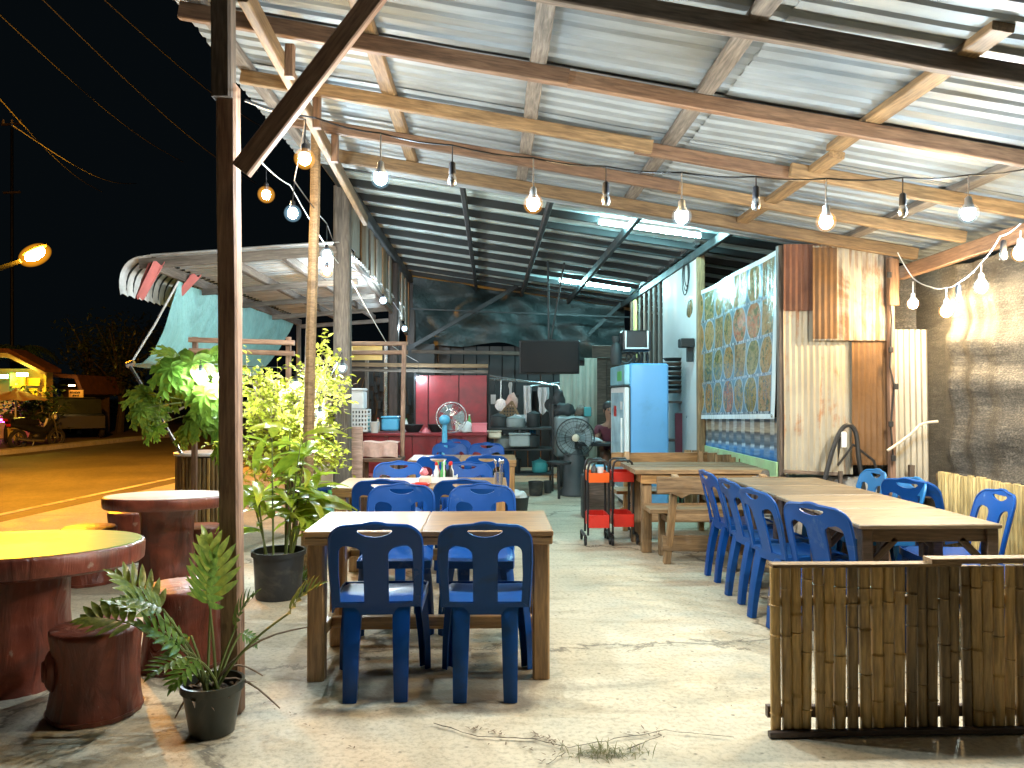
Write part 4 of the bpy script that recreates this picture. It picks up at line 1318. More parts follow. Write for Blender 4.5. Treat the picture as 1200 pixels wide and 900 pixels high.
# ------------------------------------------------------------------ middle right: wooden table and benches
t = thing('rustic_table', 'rough sawn wooden table before the blue fridge, between two benches', 'table', (2.0, 7.3, 0))
for i in range(3):
    beam('plank', (1.30, 7.02 + i * .26, .735 + .003 * i), (2.62, 7.02 + i * .26, .733 + .003 * i), .25, .04, M_['log'], t)
for sx in (1.42, 2.5):
    for sy in (7.0, 7.5):
        beam('leg', (sx, sy, 0), (sx, sy, .71), .09, .085, M_['log'], t, seg=3)
    beam('apron', (sx, 6.95, .66), (sx, 7.56, .66), .05, .10, M_['varnish'], t)
beam('apron', (1.36, 6.94, .67), (2.55, 6.94, .67), .03, .09, M_['varnish'], t)
beam('stretcher', (1.42, 7.25, .28), (2.5, 7.25, .28), .05, .10, M_['log'], t)


def bench(y, x0, x1, s, lab, hback, mat):
    t = thing('wooden_bench', lab, 'bench', ((x0 + x1) / 2, y, 0), 0, 'rough wooden benches by the fridge')
    for sx in (x0 + .1, x1 - .12):
        beam('rear_leg', (sx, y - s * .10, 0), (sx + .04, y - s * .24, hback + .0), .055, .07, mat, t, seg=3)
        beam('front_leg', (sx + .03, y + s * .24, 0), (sx + .03, y + s * .22, .42), .055, .06, mat, t, seg=3)
        beam('arm_rail', (sx + .03, y - s * .16, .36), (sx + .03, y + s * .26, .36), .03, .06, mat, t, seg=2)
    for i in range(2):
        beam('seat_plank', (x0 - .05, y - s * .04 + s * .2 * i, .445), (x1 + .08, y - s * .04 + s * .2 * i, .44), .19, .035, mat, t)
    # wavy-edged back plank
    n = 16; vs = []
    for i in range(n + 1):
        xx = x0 - .02 + (x1 - x0 + .12) * i / n
        lo = hback - .16 - .028 * noise.noise(Vector((i * .7, y, 0))) - (.03 if i % 5 == 3 else 0); hi = hback - .01 + .012 * noise.noise(Vector((i * .5, y + 4, 0)))
        yy = y - s * .27
        vs += [(xx, yy - .018, lo), (xx, yy - .018, hi), (xx, yy + .018, hi), (xx, yy + .018, lo)]
    fs = [(0, 1, 2, 3), (n * 4 + 3, n * 4 + 2, n * 4 + 1, n * 4)]
    for i in range(n):
        for q in range(4): fs.append((i * 4 + q, i * 4 + 4 + q, i * 4 + 4 + (q + 1) % 4, i * 4 + (q + 1) % 4))
    o = MB().add([Vector(v) - Vector(((x0 + x1) / 2, y, 0)) for v in vs], fs)
    obj('back_plank', o, mat, t)
    beam('foot_board', (x0 + .05, y + s * .02 - s * .16, .18), (x1, y - s * .14, .17), .04, .13, mat, t)
    return t


bench(6.62, 1.40, 2.36, 1, 'rustic bench with wavy edged back plank in front of the rough table', .76, M_['log'])
bench(7.98, 1.32, 2.34, -1, 'brown rustic bench behind the rough table, against the blue fridge', .82, M_['varnish'])

# low board screen and stump next to it
t = thing('board_screen', 'low screen of short pale boards under the menu banner', 'screen', (2.3, 8.4, 0))
for i in range(9):
    a = W(806 + i * 9.2, 527 + i * 1.25, 8.6 - i * .13)
    beam('board', (a.x, a.y, .15), (a.x, a.y, a.z + Rn.uniform(-.015, .015)), .082, .02, M_['log'], t, Vector((0, 1, 0)), seg=2)
st_ = MB().lathe([(.16, 0), (.15, .3), (.155, .72), (.14, .75)], 20, (W(904, 560, 6.9).x, 7.0, 0), fn=logfn(3.3, .04)); st_.smooth = True
tag(obj('tree_stump', st_, M_['grey']), 'weathered grey stump standing between board screen and zinc wall', 'stump')

# ------------------------------------------------------------------ service trolleys
def trolley(x, y, lab, c1, c2):
    t = thing('service_trolley', lab, 'trolley', (x, y, 0), 0, 'red tray trolleys in the aisle')
    for q in (-1, 1):
        f = MB(); f.tube([(q * .10, .12, .09), (q * .10, .12, .72), (q * .085, .12, .78), (q * .06, .12, .80), (-q * .0, .12, .80)], .011, 6)
        f.tube([(q * .10, -.12, .09), (q * .10, -.12, .72), (q * .085, -.12, .78), (q * .06, -.12, .80), (0, -.12, .80)], .011, 6)
        f.tube([(q * .13, -.16, .09), (q * .13, .16, .09)], .014, 6)
        f.smooth = True
        obj('frame', f, M_['black'], t)
        for s in (-1, 1):
            w = MB().lathe([(.03, -.012), (.038, -.008), (.038, .008), (.03, .012)], 14, M=Matrix.Translation((q * .13, s * .16, .038)) @ Matrix.Rotation(PI / 2, 4, 'Y'))
            w.box((q * .13, s * .16, .068), (.03, .012, .04))
            obj('caster', w, M_['steel_dark'], t)
    for z, cc, h in ((.17, c2, .12), (.60, c1, .09)):
        tr = MB(); W2, D2 = .092, .17
        for (c, d) in (((0, 0, z + .006), (2 * W2, 2 * D2, .012)), ((-W2, 0, z + h / 2), (.010, 2 * D2, h)), ((W2, 0, z + h / 2), (.010, 2 * D2, h)), ((0, -D2, z + h / 2), (2 * W2 + .01, .010, h)), ((0, D2, z + h / 2), (2 * W2 + .01, .010, h))):
            tr.rbox(c, d, .003)
        tr.rbox((0, 0, z + h), (2 * W2 + .035, 2 * D2 + .03, .012), .004) if False else None
        obj('tray', tr, cc, t)
    return t


trolley(1.03, 7.45, 'black trolley with orange red trays, standing nearest the aisle', M_['orange'], M_['redplastic'])
trolley(1.275, 7.50, 'black trolley with red trays, tucked against the rough table end', M_['redplastic'], M_['redplastic'])
for (dx, z, r, h, m, lab) in ((-.03, .735, .03, .13, 'black', 'black bottle on top of the trolley nearest the aisle'), (.03, .735, .035, .10, 'white', 'white cup on top of the trolley nearest the aisle')):
    b_ = MB().lathe([(r, 0), (r, h * .7), (r * .5, h * .85), (r * .5, h)] if m == 'black' else [(r * .8, 0), (r, h), (r * .9, h), (r * .75, .01)], 14, (1.03 + dx, 7.42, z - .10), cap=(True, m == 'black')); b_.smooth = True
    tag(obj('bottle' if m == 'black' else 'cup', b_, M_[m]), lab, 'bottle' if m == 'black' else 'cup')

# ------------------------------------------------------------------ fridge
fx0, fx1, fy0, fy1, fh = 1.66, 2.18, 9.35, 10.45, 1.82
t = thing('blue_fridge', 'tall sky blue display fridge with pale glass door beside the wooden benches', 'fridge', ((fx0 + fx1) / 2, (fy0 + fy1) / 2, 0))
obj('cabinet', MB().rbox(((fx0 + fx1) / 2 + .02, (fy0 + fy1) / 2, fh / 2 + .04), (fx1 - fx0 - .04, fy1 - fy0, fh - .08), .02), M_['fridge'], t, world=True)
obj('header', MB().rbox((fx0 + .01, (fy0 + fy1) / 2, fh - .14), (.07, fy1 - fy0 + .01, .25), .012), pm('fridge_header', (0.22, 0.46, 0.55), .35, 0, .25, 5), t, world=True)
d_ = obj('door', MB().rbox((fx0 + .01, (fy0 + fy1) / 2, .82), (.06, fy1 - fy0 - .02, 1.42), .012), M_['white'], t, world=True)
obj('pane', MB().rbox((fx0 - .022, (fy0 + fy1) / 2, .86), (.008, fy1 - fy0 - .18, 1.20), .002), pm('frosted_pane', (.42, .62, .72), .12, 0, .3, 3), d_, world=True)
h_ = MB(); h_.tube([(fx0 - .05, fy0 + .07, .7), (fx0 - .05, fy0 + .07, 1.15)], .012, 8)
obj('handle', h_, M_['white'], d_, world=True)
obj('logo_patch', MB().rbox((fx0 - .028, fy0 + .35, fh - .15), (.006, .30, .12), .002), M_['green'], t, world=True)
sl = MB(); sl.rbox((fx0 - .004, (fy0 + fy1) / 2, 1.545), (.07, fy1 - fy0 - .01, .014), .003); sl.rbox((fx0 + .045, (fy0 + fy1) / 2, .82), (.012, fy1 - fy0 - .005, 1.44), .003)
obj('door_seal', sl, M_['darkgrey'], t, world=True)
for k_, (sy, sz_, sw, sh, mm) in enumerate(((.22, 1.30, .16, .10, 'white'), (.70, 1.22, .20, .14, 'redplastic'), (.50, .40, .30, .08, 'yellow'))):
    obj('sticker', MB().rbox((fx0 - .0275, fy0 + sy, sz_), (.002, sw, sh), .0005), M_[mm], t, world=True)
obj('plinth', MB().rbox(((fx0 + fx1) / 2 + .02, (fy0 + fy1) / 2, .03), (fx1 - fx0 - .1, fy1 - fy0 - .06, .06), .005), M_['black'], t, world=True)
# things on the fridge
t = thing('speaker_box', 'black speaker box with white bracket lying on top of the blue fridge', 'speaker', (1.85, 9.8, fh))
obj('box', MB().rbox((1.85, 9.8, fh + .30), (.36, .30, .26), .015), M_['black'], t, world=True)
b_ = MB(); b_.tube([(1.70, 9.62, fh + .42), (1.70, 9.62, fh + .20), (1.98, 9.62, fh + .20), (1.98, 9.62, fh + .42)], .014, 6)
obj('bracket', b_, M_['white'], t, world=True)
c_ = MB()
for i in range(5):
    c_.torus((1.72 + i * .07, 9.75, fh + .085), .075 - .005 * i, .011, 18, 6, Matrix.Rotation(1.1 + .3 * i, 4, 'X') @ Matrix.Rotation(.4 * i, 4, 'Y'))
c_.smooth = True
tag(obj('coiled_cable', c_, M_['cable']), 'messy coil of dark cable on the fridge top under the speaker', 'cable')
a = W(690, 400, 9.9)
j = MB().lathe([(.06, 0), (.075, .08), (.07, .22), (.04, .28), (.05, .30), (.05, .36)], 16, (1.60, 9.75, fh)); j.smooth = True
tag(obj('lantern', j, M_['steel']), 'dark metal lantern at the left edge of the fridge top', 'lantern')
# stacked trays behind the fridge
for i in range(8):
    q = W(789, 461 - i * 5.4, 9.9)
    c_ = MB(); rr = .135
    c_.lathe([(rr * .75, 0), (rr, .035), (rr * 1.02, .04), (rr * .97, .04), (rr * .72, .008)], 20, cap=(True, False), c=(q.x, q.y, q.z)); c_.smooth = True
    tag(obj('metal_tray', c_, M_['steel'] if i % 2 else M_['old']), 'dark round tray in the stack beside the fridge, ' + ('topmost', 'second from top', 'third from top', 'fourth from top', 'fifth from top', 'third from bottom', 'second from bottom', 'lowest')[7 - i], 'tray', 'trays stacked beside the fridge')
sb = MB(); q = W(789, 500, 9.9)
for dx in (-.11, .11):
    for dy in (-.1, .1): sb.rbox((q.x + dx, q.y + dy, .68), (.03, .03, 1.36), .003)
for z in (.3, .85, 1.34): sb.rbox((q.x, q.y, z), (.26, .24, .03), .003)
t = thing('tray_stand', 'narrow wooden stand carrying the stacked trays behind the fridge', 'stand', (q.x, q.y, 0))
obj('stand_frame', sb, M_['dkwood'], t, world=True)
obj('side_cloth', MB().rbox((q.x + .07, q.y - .13, .95), (.16, .012, .5), .003), M_['maroon'], t, world=True)
q = W(790, 407, 9.2)
t = thing('wall_camera', 'dark boxy device on a bracket fixed to the white wall board', 'device', (2.44, q.y, q.z))
obj('body', MB().rbox((2.36, q.y, q.z + .05), (.17, .16, .11), .01), M_['teal'] if False else M_['steel_dark'], t, world=True)
obj('bracket', MB().rbox((2.40, q.y, q.z - .09), (.07, .07, .17), .006), M_['steel'], t, world=True)
c_ = MB()
for i in range(3): c_.torus((2.435 - .004 * i, 9.45 + .03 * i, 2.95 - .03 * i), .12 + .015 * i, .006, 20, 5, Matrix.Rotation(PI / 2, 4, 'Y') @ Matrix.Scale(1.4, 4, (1, 0, 0)))
tag(obj('hanging_wire_coil', c_, M_['steel']), 'loop of thin wire hanging on the upper white wall board', 'wire')

# ------------------------------------------------------------------ menu banner and drinks poster (flat prints)
def banner_mat():
    m, nt, b = newmat('menu_print')
    uv = nt.nodes.new('ShaderNodeTexCoord')
    mp = nt.nodes.new('ShaderNodeMapping'); nt.links.new(uv.outputs['UV'], mp.inputs[0])
    mp.inputs['Scale'].default_value = (8, 4, 1)
    def vm(op, a, b_=None):
        n = nt.nodes.new('ShaderNodeVectorMath'); n.operation = op
        nt.links.new(a, n.inputs[0])
        if b_ is not None:
            if isinstance(b_, tuple): n.inputs[1].default_value = b_
            else: nt.links.new(b_, n.inputs[1])
        return n
    cell = vm('FLOOR', mp.outputs[0]).outputs[0]
    fr_ = vm('FRACTION', mp.outputs[0]).outputs[0]
    d0 = vm('SUBTRACT', fr_, (.5, .54, 0)).outputs[0]
    d1 = vm('MULTIPLY', d0, (1.0, .90, 0)).outputs[0]
    ln = vm('LENGTH', d1).outputs['Value']
    wn_ = nt.nodes.new('ShaderNodeTexWhiteNoise'); nt.links.new(cell, wn_.inputs[0])
    ax = vm('ABSOLUTE', d1); sa = nt.nodes.new('ShaderNodeSeparateXYZ'); nt.links.new(ax.outputs[0], sa.inputs[0])
    mxn = N(nt, 'ShaderNodeMath', operation='MAXIMUM'); nt.links.new(sa.outputs[0], mxn.inputs[0]); nt.links.new(sa.outputs[1], mxn.inputs[1])
    sq = N(nt, 'ShaderNodeMath', operation='GREATER_THAN'); nt.links.new(wn_.outputs[0], sq.inputs[0]); sq.inputs[1].default_value = .62
    lm = N(nt, 'ShaderNodeMix'); nt.links.new(sq.outputs[0], lm.inputs[0]); nt.links.new(ln, lm.inputs[2]); nt.links.new(mxn.outputs[0], lm.inputs[3])
    wob = N(nt, 'ShaderNodeMath', operation='MULTIPLY_ADD'); nt.links.new(wn_.outputs[0], wob.inputs[0]); wob.inputs[1].default_value = .05; nt.links.new(lm.outputs[0], wob.inputs[2])
    ln = wob.outputs[0]
    food = ramp(nt, wn_.outputs[0], [(0.0, (.26, .04, .02)), (0.2, (.27, .12, .02)), (.4, (.05, .09, .015)), (.6, (.3, .16, .05)), (.8, (.09, .045, .02)), (1.0, (.03, .08, .02))])
    ad = vm('ADD', vm('MULTIPLY', cell, (3.7, 5.1, 1)).outputs[0], fr_).outputs[0]
    nz = noise_t(nt, ad, 3.2, 5, 1.6, .65)
    food = mix(nt, ramp(nt, nz, [(.35, 0.0), (.68, 1.0)]), food, (.30, .22, .11))
    nz2 = noise_t(nt, ad, 6, 3, 1.0, .6)
    food = mix(nt, ramp(nt, nz2, [(.52, 0.0), (.6, .85)]), food, (.05, .09, .03))
    c = mix(nt, ramp(nt, ln, [(.455, 0.0), (.475, 1.0)]), food, (.24, .31, .34))
    c = mix(nt, ramp(nt, ln, [(.505, 0.0), (.52, 1.0)]), c, (.10, .17, .21))
    # caption strip under each plate
    sx = nt.nodes.new('ShaderNodeSeparateXYZ'); nt.links.new(fr_, sx.inputs[0])
    cap = ramp(nt, sx.outputs[1], [(.0, 0.0), (.02, 1.0), (.075, 1.0), (.085, 0.0)])
    tx = noise_t(nt, vm('MULTIPLY', mp.outputs[0], (9, 2, 1)).outputs[0], 3, 2)
    c = mix(nt, cap, c, ramp(nt, tx, [(.48, (.05, .07, .10)), (.52, (.36, .42, .44))]))
    # white border of the vinyl
    su = nt.nodes.new('ShaderNodeSeparateXYZ'); nt.links.new(uv.outputs['UV'], su.inputs[0])
    for o_ in (0, 1):
        f = ramp(nt, su.outputs[o_], [(0.0, 1.0), (.001, 1.0), (.002, 0.0), (.998, 0.0), (.999, 1.0)])
        c = mix(nt, f, c, (.62, .70, .72))
    nt.links.new(c, b.inputs['Base Color'])
    b.inputs['Roughness'].default_value = 0.22
    b.inputs['Coat Weight'].default_value = 0.25; b.inputs['Coat Roughness'].default_value = 0.15
    wr = noise_t(nt, coord(nt, (1, 2.5, .6)), 2.4, 4, 1.5)
    nt.links.new(bump(nt, wr, 0.35, 0.06), b.inputs['Normal'])
    return m


def drinks_mat():
    m, nt, b = newmat('drinks_print')
    uv = nt.nodes.new('ShaderNodeTexCoord')
    su = nt.nodes.new('ShaderNodeSeparateXYZ'); nt.links.new(uv.outputs['UV'], su.inputs[0])
    mu = N(nt, 'ShaderNodeMath', operation='MULTIPLY'); nt.links.new(su.outputs[0], mu.inputs[0]); mu.inputs[1].default_value = 11
    fr_ = N(nt, 'ShaderNodeMath', operation='FRACT'); nt.links.new(mu.outputs[0], fr_.inputs[0])
    di = N(nt, 'ShaderNodeMath', operation='SUBTRACT'); nt.links.new(fr_.outputs[0], di.inputs[0]); di.inputs[1].default_value = .5
    ab = N(nt, 'ShaderNodeMath', operation='ABSOLUTE'); nt.links.new(di.outputs[0], ab.inputs[0])
    bgc = ramp(nt, su.outputs[1], [(0.0, (.02, .10, .36)), (.3, (.05, .22, .52)), (.38, (.5, .6, .66)), (.42, (.10, .16, .22)), (.62, (.10, .13, .15)), (.68, (.5, .5, .42)), (.95, (.46, .50, .46)), (1.0, (.3, .42, .3))])
    bottle = ramp(nt, su.outputs[1], [(.30, (.16, .30, .5)), (.40, (.03, .04, .05)), (.55, (.28, .3, .3)), (.66, (.07, .06, .04)), (.70, (.42, .35, .22)), (.88, (.22, .17, .10)), (.95, (.04, .04, .04))])
    f = ramp(nt, ab.outputs[0], [(.27, 1.0), (.31, 0.0)])
    g = ramp(nt, su.outputs[1], [(.12, 0.0), (.2, .8), (.97, 1.0), (.99, 0.0)])
    mm = N(nt, 'ShaderNodeMath', operation='MULTIPLY'); nt.links.new(f, mm.inputs[0]); nt.links.new(g, mm.inputs[1])
    c = mix(nt, mm.outputs[0], bgc, bottle)
    n = noise_t(nt, uv.outputs['UV'], 22, 4)
    c = mix(nt, 1.0, c, ramp(nt, n, [(.3, .6), (.65, 1.0)]), 'MULTIPLY')
    nt.links.new(c, b.inputs['Base Color']); b.inputs['Roughness'].default_value = .3
    return m


def quad_sheet(name, a, b_, c, d, mat, label, cat, wav=.02, border=.0, eyelets=True):
    """hanging vinyl: a,b lower corners, c,d upper (a-b-c-d counter clockwise), with UVs and slight billow"""
    a, b_, c, d = map(Vector, (a, b_, c, d))
    nu, nv = 24, 18
    n = (b_ - a).cross(d - a).normalized()
    m = MB()
    def f(u, v):
        p = a.lerp(b_, u).lerp(d.lerp(c, u), v)
        return p + n * wav * noise.noise(Vector((u * 4, v * 3, 5)))
    m.grid(f, nu, nv, .003)
    me_ = m.mesh(name, True)
    uvl = me_.uv_layers.new(name='UVMap')
    w = nu + 1; tot = (nu + 1) * (nv + 1)
    for lp in me_.loops:
        i = lp.vertex_index % tot
        uvl.data[lp.index].uv = ((i % w) / nu * (1 + 2 * border) - border, (i // w) / nv * (1 + 2 * border) - border)
    t = thing(name, label, cat, a)
    obj('vinyl', me_, mat, t, world=True)
    if eyelets:
        e = MB()
        for u in (0.02, .98):
            for v in (.02, .98): e.torus(f(u, v) + n * .004, .014, .004, 10, 5, Vector((0, 0, 1)).rotation_difference(n).to_matrix().to_4x4())
        obj('eyelets', e, M_['chrome'], t, world=True)
    return t


A = W(804, 491, 9.6); B = W(907, 491, 6.78); Cc = W(913, 291, 6.74); Dd = W(803, 351, 9.62)
quad_sheet('menu_banner', A, B, Cc, Dd, banner_mat(), 'large glossy menu banner printed with four rows of food plates', 'banner', .03, .03)
A = W(812, 530, 9.4); B = W(915, 548, 6.82); Cc = W(915, 489, 6.80); Dd = W(812, 489, 9.45)
quad_sheet('drinks_poster', A + Vector((.015, 0, 0)), B + Vector((.015, 0, 0)), Cc + Vector((.015, 0, 0)), Dd + Vector((.015, 0, 0)), drinks_mat(), 'blue poster with a printed row of bottles under the menu banner', 'poster', .01, 0, False)
# white post strip beside the banner
beam('white_batten', (2.60, 6.76, .2), (2.60, 6.76, 2.66), .09, .02, M_['panelwhite'], zinc, Vector((0, 1, 0)))

# ------------------------------------------------------------------ hanging screen, tubes
c0, c1 = W(610, 400, 11), W(678, 437, 11)
cx_ = (c0.x + c1.x) / 2
t = thing('hanging_television', 'black flat television hanging from the shed roof on a pole', 'television', (cx_, 11, c1.z))
obj('screen', MB().rbox((cx_, 11, (c0.z + c1.z) / 2), (c1.x - c0.x, .05, c0.z - c1.z), .008), M_['glassdark'], t, world=True)
obj('bezel', MB().rbox((cx_, 11.035, (c0.z + c1.z) / 2), (c1.x - c0.x + .03, .04, c0.z - c1.z + .03), .008), M_['black'], t, world=True)
p_ = MB(); p_.tube([(cx_, 11.06, c0.z - .1), (cx_ - .02, 11.06, zr2(cx_) - .1)], .016, 8); p_.tube([(cx_ + .02, 11.06, c0.z), (cx_ + .22, 11.06, zr2(cx_ + .2) - .1)], .014, 8)
p_.rbox((cx_, 11.06, c0.z + .02), (.2, .04, .03), .004)
obj('hanger', p_, M_['steel'], t, world=True)


def tube_light(p0, p1, lab):
    p0, p1 = Vector(p0), Vector(p1)
    t = thing('tube_light', lab, 'light', (p0 + p1) / 2, 0, 'fluorescent tubes under the shed roof')
    m = MB(); m.tube([p0, p1], .016, 8)
    obj('tube', m, M_['tube'], t, world=True)
    u = Vector((0, 0, .05))
    beam('batten', p0 + u, p1 + u, .05, .04, M_['white'], t, seg=2, jit=0)
    d = (p1 - p0).normalized()
    for e in (p0 - d * .012, p1 + d * .012):
        obj('end_cap', MB().rbox(e + u * .35, (.02, .04, .06), .004), M_['white'], t, world=True)
    h = MB()
    for f in (.15, .85):
        q = p0.lerp(p1, f) + u; h.tube([q, Vector((q.x, q.y, zr2(q.x) - .03))], .004, 5)
    obj('hanger', h, M_['cable'], t, world=True)


tube_light(W(703, 261, 8.3), W(820, 277, 8.3), 'bright white fluorescent tube under the shed roof nearest the canopy')
tube_light(W(656, 329, 12.6), W(738, 340, 12.6), 'bright white fluorescent tube deeper in the shed above the television')

# ------------------------------------------------------------------ red counter and its clutter
cz = W(500, 507, 10.9).z
xa, xb = W(424, 510, 10.9).x, W(571, 510, 10.9).x
t = thing('red_counter', 'long red painted counter at the back left of the shed', 'counter', ((xa + xb) / 2, 11.1, 0))
obj('worktop', MB().rbox(((xa + xb) / 2, 11.1, cz - .02), (xb - xa, .6, .04), .006), M_['red'], t, world=True)
n = 5
for i in range(n):
    x0 = xa + .03 + (xb - xa - .06) * i / n; x1 = xa + .03 + (xb - xa - .06) * (i + 1) / n
    obj('panel', MB().rbox(((x0 + x1) / 2, 10.86 + .004 * (i % 2), (cz - .04) / 2 + .03), (x1 - x0 - .008, .02, cz - .12), .003), M_['red'], t, world=True)
for x in (xa + .04, xb - .04):
    for y in (10.9, 11.34): obj('leg', MB().rbox((x, y, (cz - .04) / 2), (.06, .06, cz - .042), .004), M_['red'], t, world=True)
t = thing('red_partition', 'tall red panelled partition behind the red counter', 'partition', (-.6, 11.9, 0))
edges = [487, 502, 538, 571]
for i in range(3):
    a, b2 = W(edges[i] + .5, 440, 11.9), W(edges[i + 1] - .5, 440, 11.9)
    obj('panel', MB().rbox(((a.x + b2.x) / 2, 11.9 + .006 * (i % 2), a.z / 2), (b2.x - a.x, .03, a.z), .004), M_['red'], t, world=True)
beam('top_rail', W(405, 427, 11.85), W(572, 429, 11.85), .05, .06, M_['log'], t)
beam('top_rail', W(410, 433, 11.95), W(572, 436, 11.95), .05, .05, M_['grey'], t)
for px in (487, 572):
    q = W(px, 428, 12.0); beam('stud', (q.x, 12.0, 0), q, .05, .05, M_['steel'], t)
# wooden rack with yellow boards
t = thing('hanging_rack', 'wooden overhead rack of rails and yellow boards by the dark post', 'rack', W(444, 410, 9.2))
beam('rail', W(412, 403, 9.2), W(478, 403, 9.2), .05, .05, M_['pine_red'], t)
beam('rail', W(412, 413, 9.2), W(478, 413, 9.2), .05, .05, M_['pine_red'], t)
for y0, y1 in ((405.5, 411), (415.5, 422)):
    a, b2 = W(411, y0, 9.25), W(448, y1, 9.25)
    obj('yellow_board', MB().rbox(((a.x + b2.x) / 2, 9.25, (a.z + b2.z) / 2), (b2.x - a.x, .02, a.z - b2.z), .003), M_['yellow'], t, world=True)
q0, q1 = W(469.5, 534, 9.15), W(474, 404, 9.15)
beam('upright', (q0.x, 9.15, 0), q1, .05, .05, M_['post'], t)
# bowls, fan and clutter on the counter
def at(px, py, Y): return W(px, py, Y)
def bowl(px, wpx, Y, z, lab, mat, h=.11):
    r = wpx / 2 * Y / 900; p = W(px, 500, Y)
    m = MB().lathe([(r * .55, 0), (r * .85, h * .55), (r, h), (r * 1.04, h), (r * .98, h - .006), (r * .8, h * .5), (r * .5, .008)], 24, (p.x, Y, z), cap=(True, True)); m.smooth = True
    return tag(obj('basin', m, mat), lab, 'basin', 'metal basins on the red counter')
bowl(484, 24, 11.05, cz, 'wide metal basin on the red counter, left of the pink lid', M_['steel'])
bowl(511, 20, 11.1, cz, 'metal basin on the red counter, behind the blue fan', M_['steel'])
p = W(499, 503, 10.95)
m = MB().lathe([(.055, 0), (.05, .03), (.02, .06), (.0201, .07)], 16, (p.x, 10.95, cz)); m.smooth = True
tag(obj('pink_cover', m, M_['pink']), 'small pink lid on the red counter between two basins', 'lid')
p = W(562, 503, 10.95)
m = MB().rbox((p.x, 10.95, cz + .06), (.21, .16, .12), .01); m.rbox((p.x, 10.95, cz + .126), (.22, .17, .014), .006)
tag(obj('pink_box', m, M_['pink']), 'pink plastic box on right end of the red counter', 'box')
def lump(px, py, Y, z, s, mat, name, lab, cat, seed):
    p = W(px, py, Y); m = MB()
    m.sphere((0, 0, 0), 1, 18, 12)
    m.v = [tuple(Vector((v[0] * s[0], v[1] * s[1], max(v[2], -.55) * s[2])) * (1 + .35 * noise.noise(Vector(v) * 1.7 + Vector((seed, 0, 0))))) for v in m.v]
    zmin = min(v[2] for v in m.v)
    m.v = [(v[0] + p.x, v[1] + Y, v[2] - zmin + z) for v in m.v]; m.smooth = True
    return tag(obj(name, m, mat), lab, cat)
lump(545, 503, 10.95, cz, (.12, .10, .09), M_['cloth'], 'cloth_bundle', 'crumpled white cloth bundle on the red counter beside the pink box', 'cloth', 3)
# big cage fan on the counter
def fan_cage(c, r, t, mat, n=22):
    m = MB(); Mx = Matrix.Rotation(PI / 2, 4, 'X')
    for dy, rr in ((-.04, .55), (-.05, .2), (-.02, .85), (.05, .5)):
        m.torus(Vector(c) + Vector((0, dy, 0)), r * rr, .003, 26, 4, Mx)
    m.torus(c, r, .009, 32, 6, Mx)
    for i in range(n):
        a = 2 * PI * i / n
        d = Vector((math.cos(a), 0, math.sin(a)))
        m.tube([Vector(c) + Vector((0, -.055, 0)) + d * r * .12, Vector(c) + Vector((0, -.045, 0)) + d * r * .6, Vector(c) + d * r], .0025, 4, False)
        m.tube([Vector(c) + Vector((0, .06, 0)) + d * r * .12, Vector(c) + d * r], .0025, 4, False)
    o = obj('cage', m, mat, t, world=True)
    b_ = MB()
    for i in range(3):
        a0 = 2 * PI * i / 3
        def f(u, v, a0=a0):
            a = a0 + (u - .5) * 1.25 * (0.6 + .4 * v); rr = r * (.14 + .74 * v)
            return Vector(c) + Vector((rr * math.cos(a), .03 * (u - .5), rr * math.sin(a)))
        b_.grid(f, 5, 5, .003)
    b_.smooth = True
    obj('blades', b_, pm('fan_blade', (.20, .26, .27), .4), t, world=True)
    return o
p = W(529, 489, 10.2)
t = thing('pedestal_fan', 'light blue pedestal fan with round wire cage behind the third table', 'fan', (p.x, 10.2, 0))
fan_cage((p.x, 10.2, p.z), .20, t, M_['chrome'])
q = W(521, 492, 10.1)
m = MB(); m.sphere((q.x, 10.09, q.z), .075, 14, 9, (1, 1.2, .9)); m.smooth = True
obj('motor_housing', m, M_['skyblue'], t, world=True)
m = MB(); m.lathe([(.18, 0), (.18, .03), (.05, .05), (.045, .3), (.04, .6), (.032, q.z - .05), (.05, q.z - .03), (.05, q.z - .01)], 20, (q.x, 10.12, 0)); m.smooth = True
obj('stand', m, M_['skyblue'], t, world=True)
# containers at the left end
def crate(px0, py0, px1, py1, Y, mat, name, lab, cat, slots=True):
    a, b2 = W(px0, py0, Y), W(px1, py1, Y); w, h = b2.x - a.x, a.z - b2.z; dd = .3
    t = thing(name, lab, cat, ((a.x + b2.x) / 2, Y, b2.z))
    m = MB(); nx, nz = (6, 5) if slots else (1, 1)
    if slots:
        for i in range(nx + 1):
            m.rbox((-w / 2 + w * i / nx, 0, h / 2), (.018, .014, h), .002); m.rbox((-w / 2 + w * i / nx, dd, h / 2), (.018, .014, h), .002)
        for k_ in range(nz + 1):
            m.rbox((0, 0, .009 + (h - .018) * k_ / nz), (w + .018, .017, .018), .002); m.rbox((0, dd, .009 + (h - .018) * k_ / nz), (w + .018, .017, .018), .002)
            for s in (-1, 1): m.rbox((s * w / 2, dd / 2, .009 + (h - .018) * k_ / nz), (.014, dd - .02, .016), .002)
        m.box((0, dd / 2, .004), (w - .01, dd - .02, .008))
        obj('basket_frame', m, mat, t)
    else:
        obj('body', MB().rbox((0, dd / 2, h * .44), (w * .92, dd * .92, h * .88), .02), mat, t)
        obj('lid', MB().rbox((0, dd / 2, h * .94), (w, dd, h * .12), .012), mat, t)
    return t
crate(408, 480, 430, 506, 10.75, M_['white'], 'plastic_crate', 'white slotted plastic crate at left end of the red counter', 'crate')
crate(408, 455, 427, 480, 10.75, M_['white'], 'storage_tub', 'translucent white tub stacked on the slotted white crate', 'tub', False)
p = W(439, 500, 10.85)
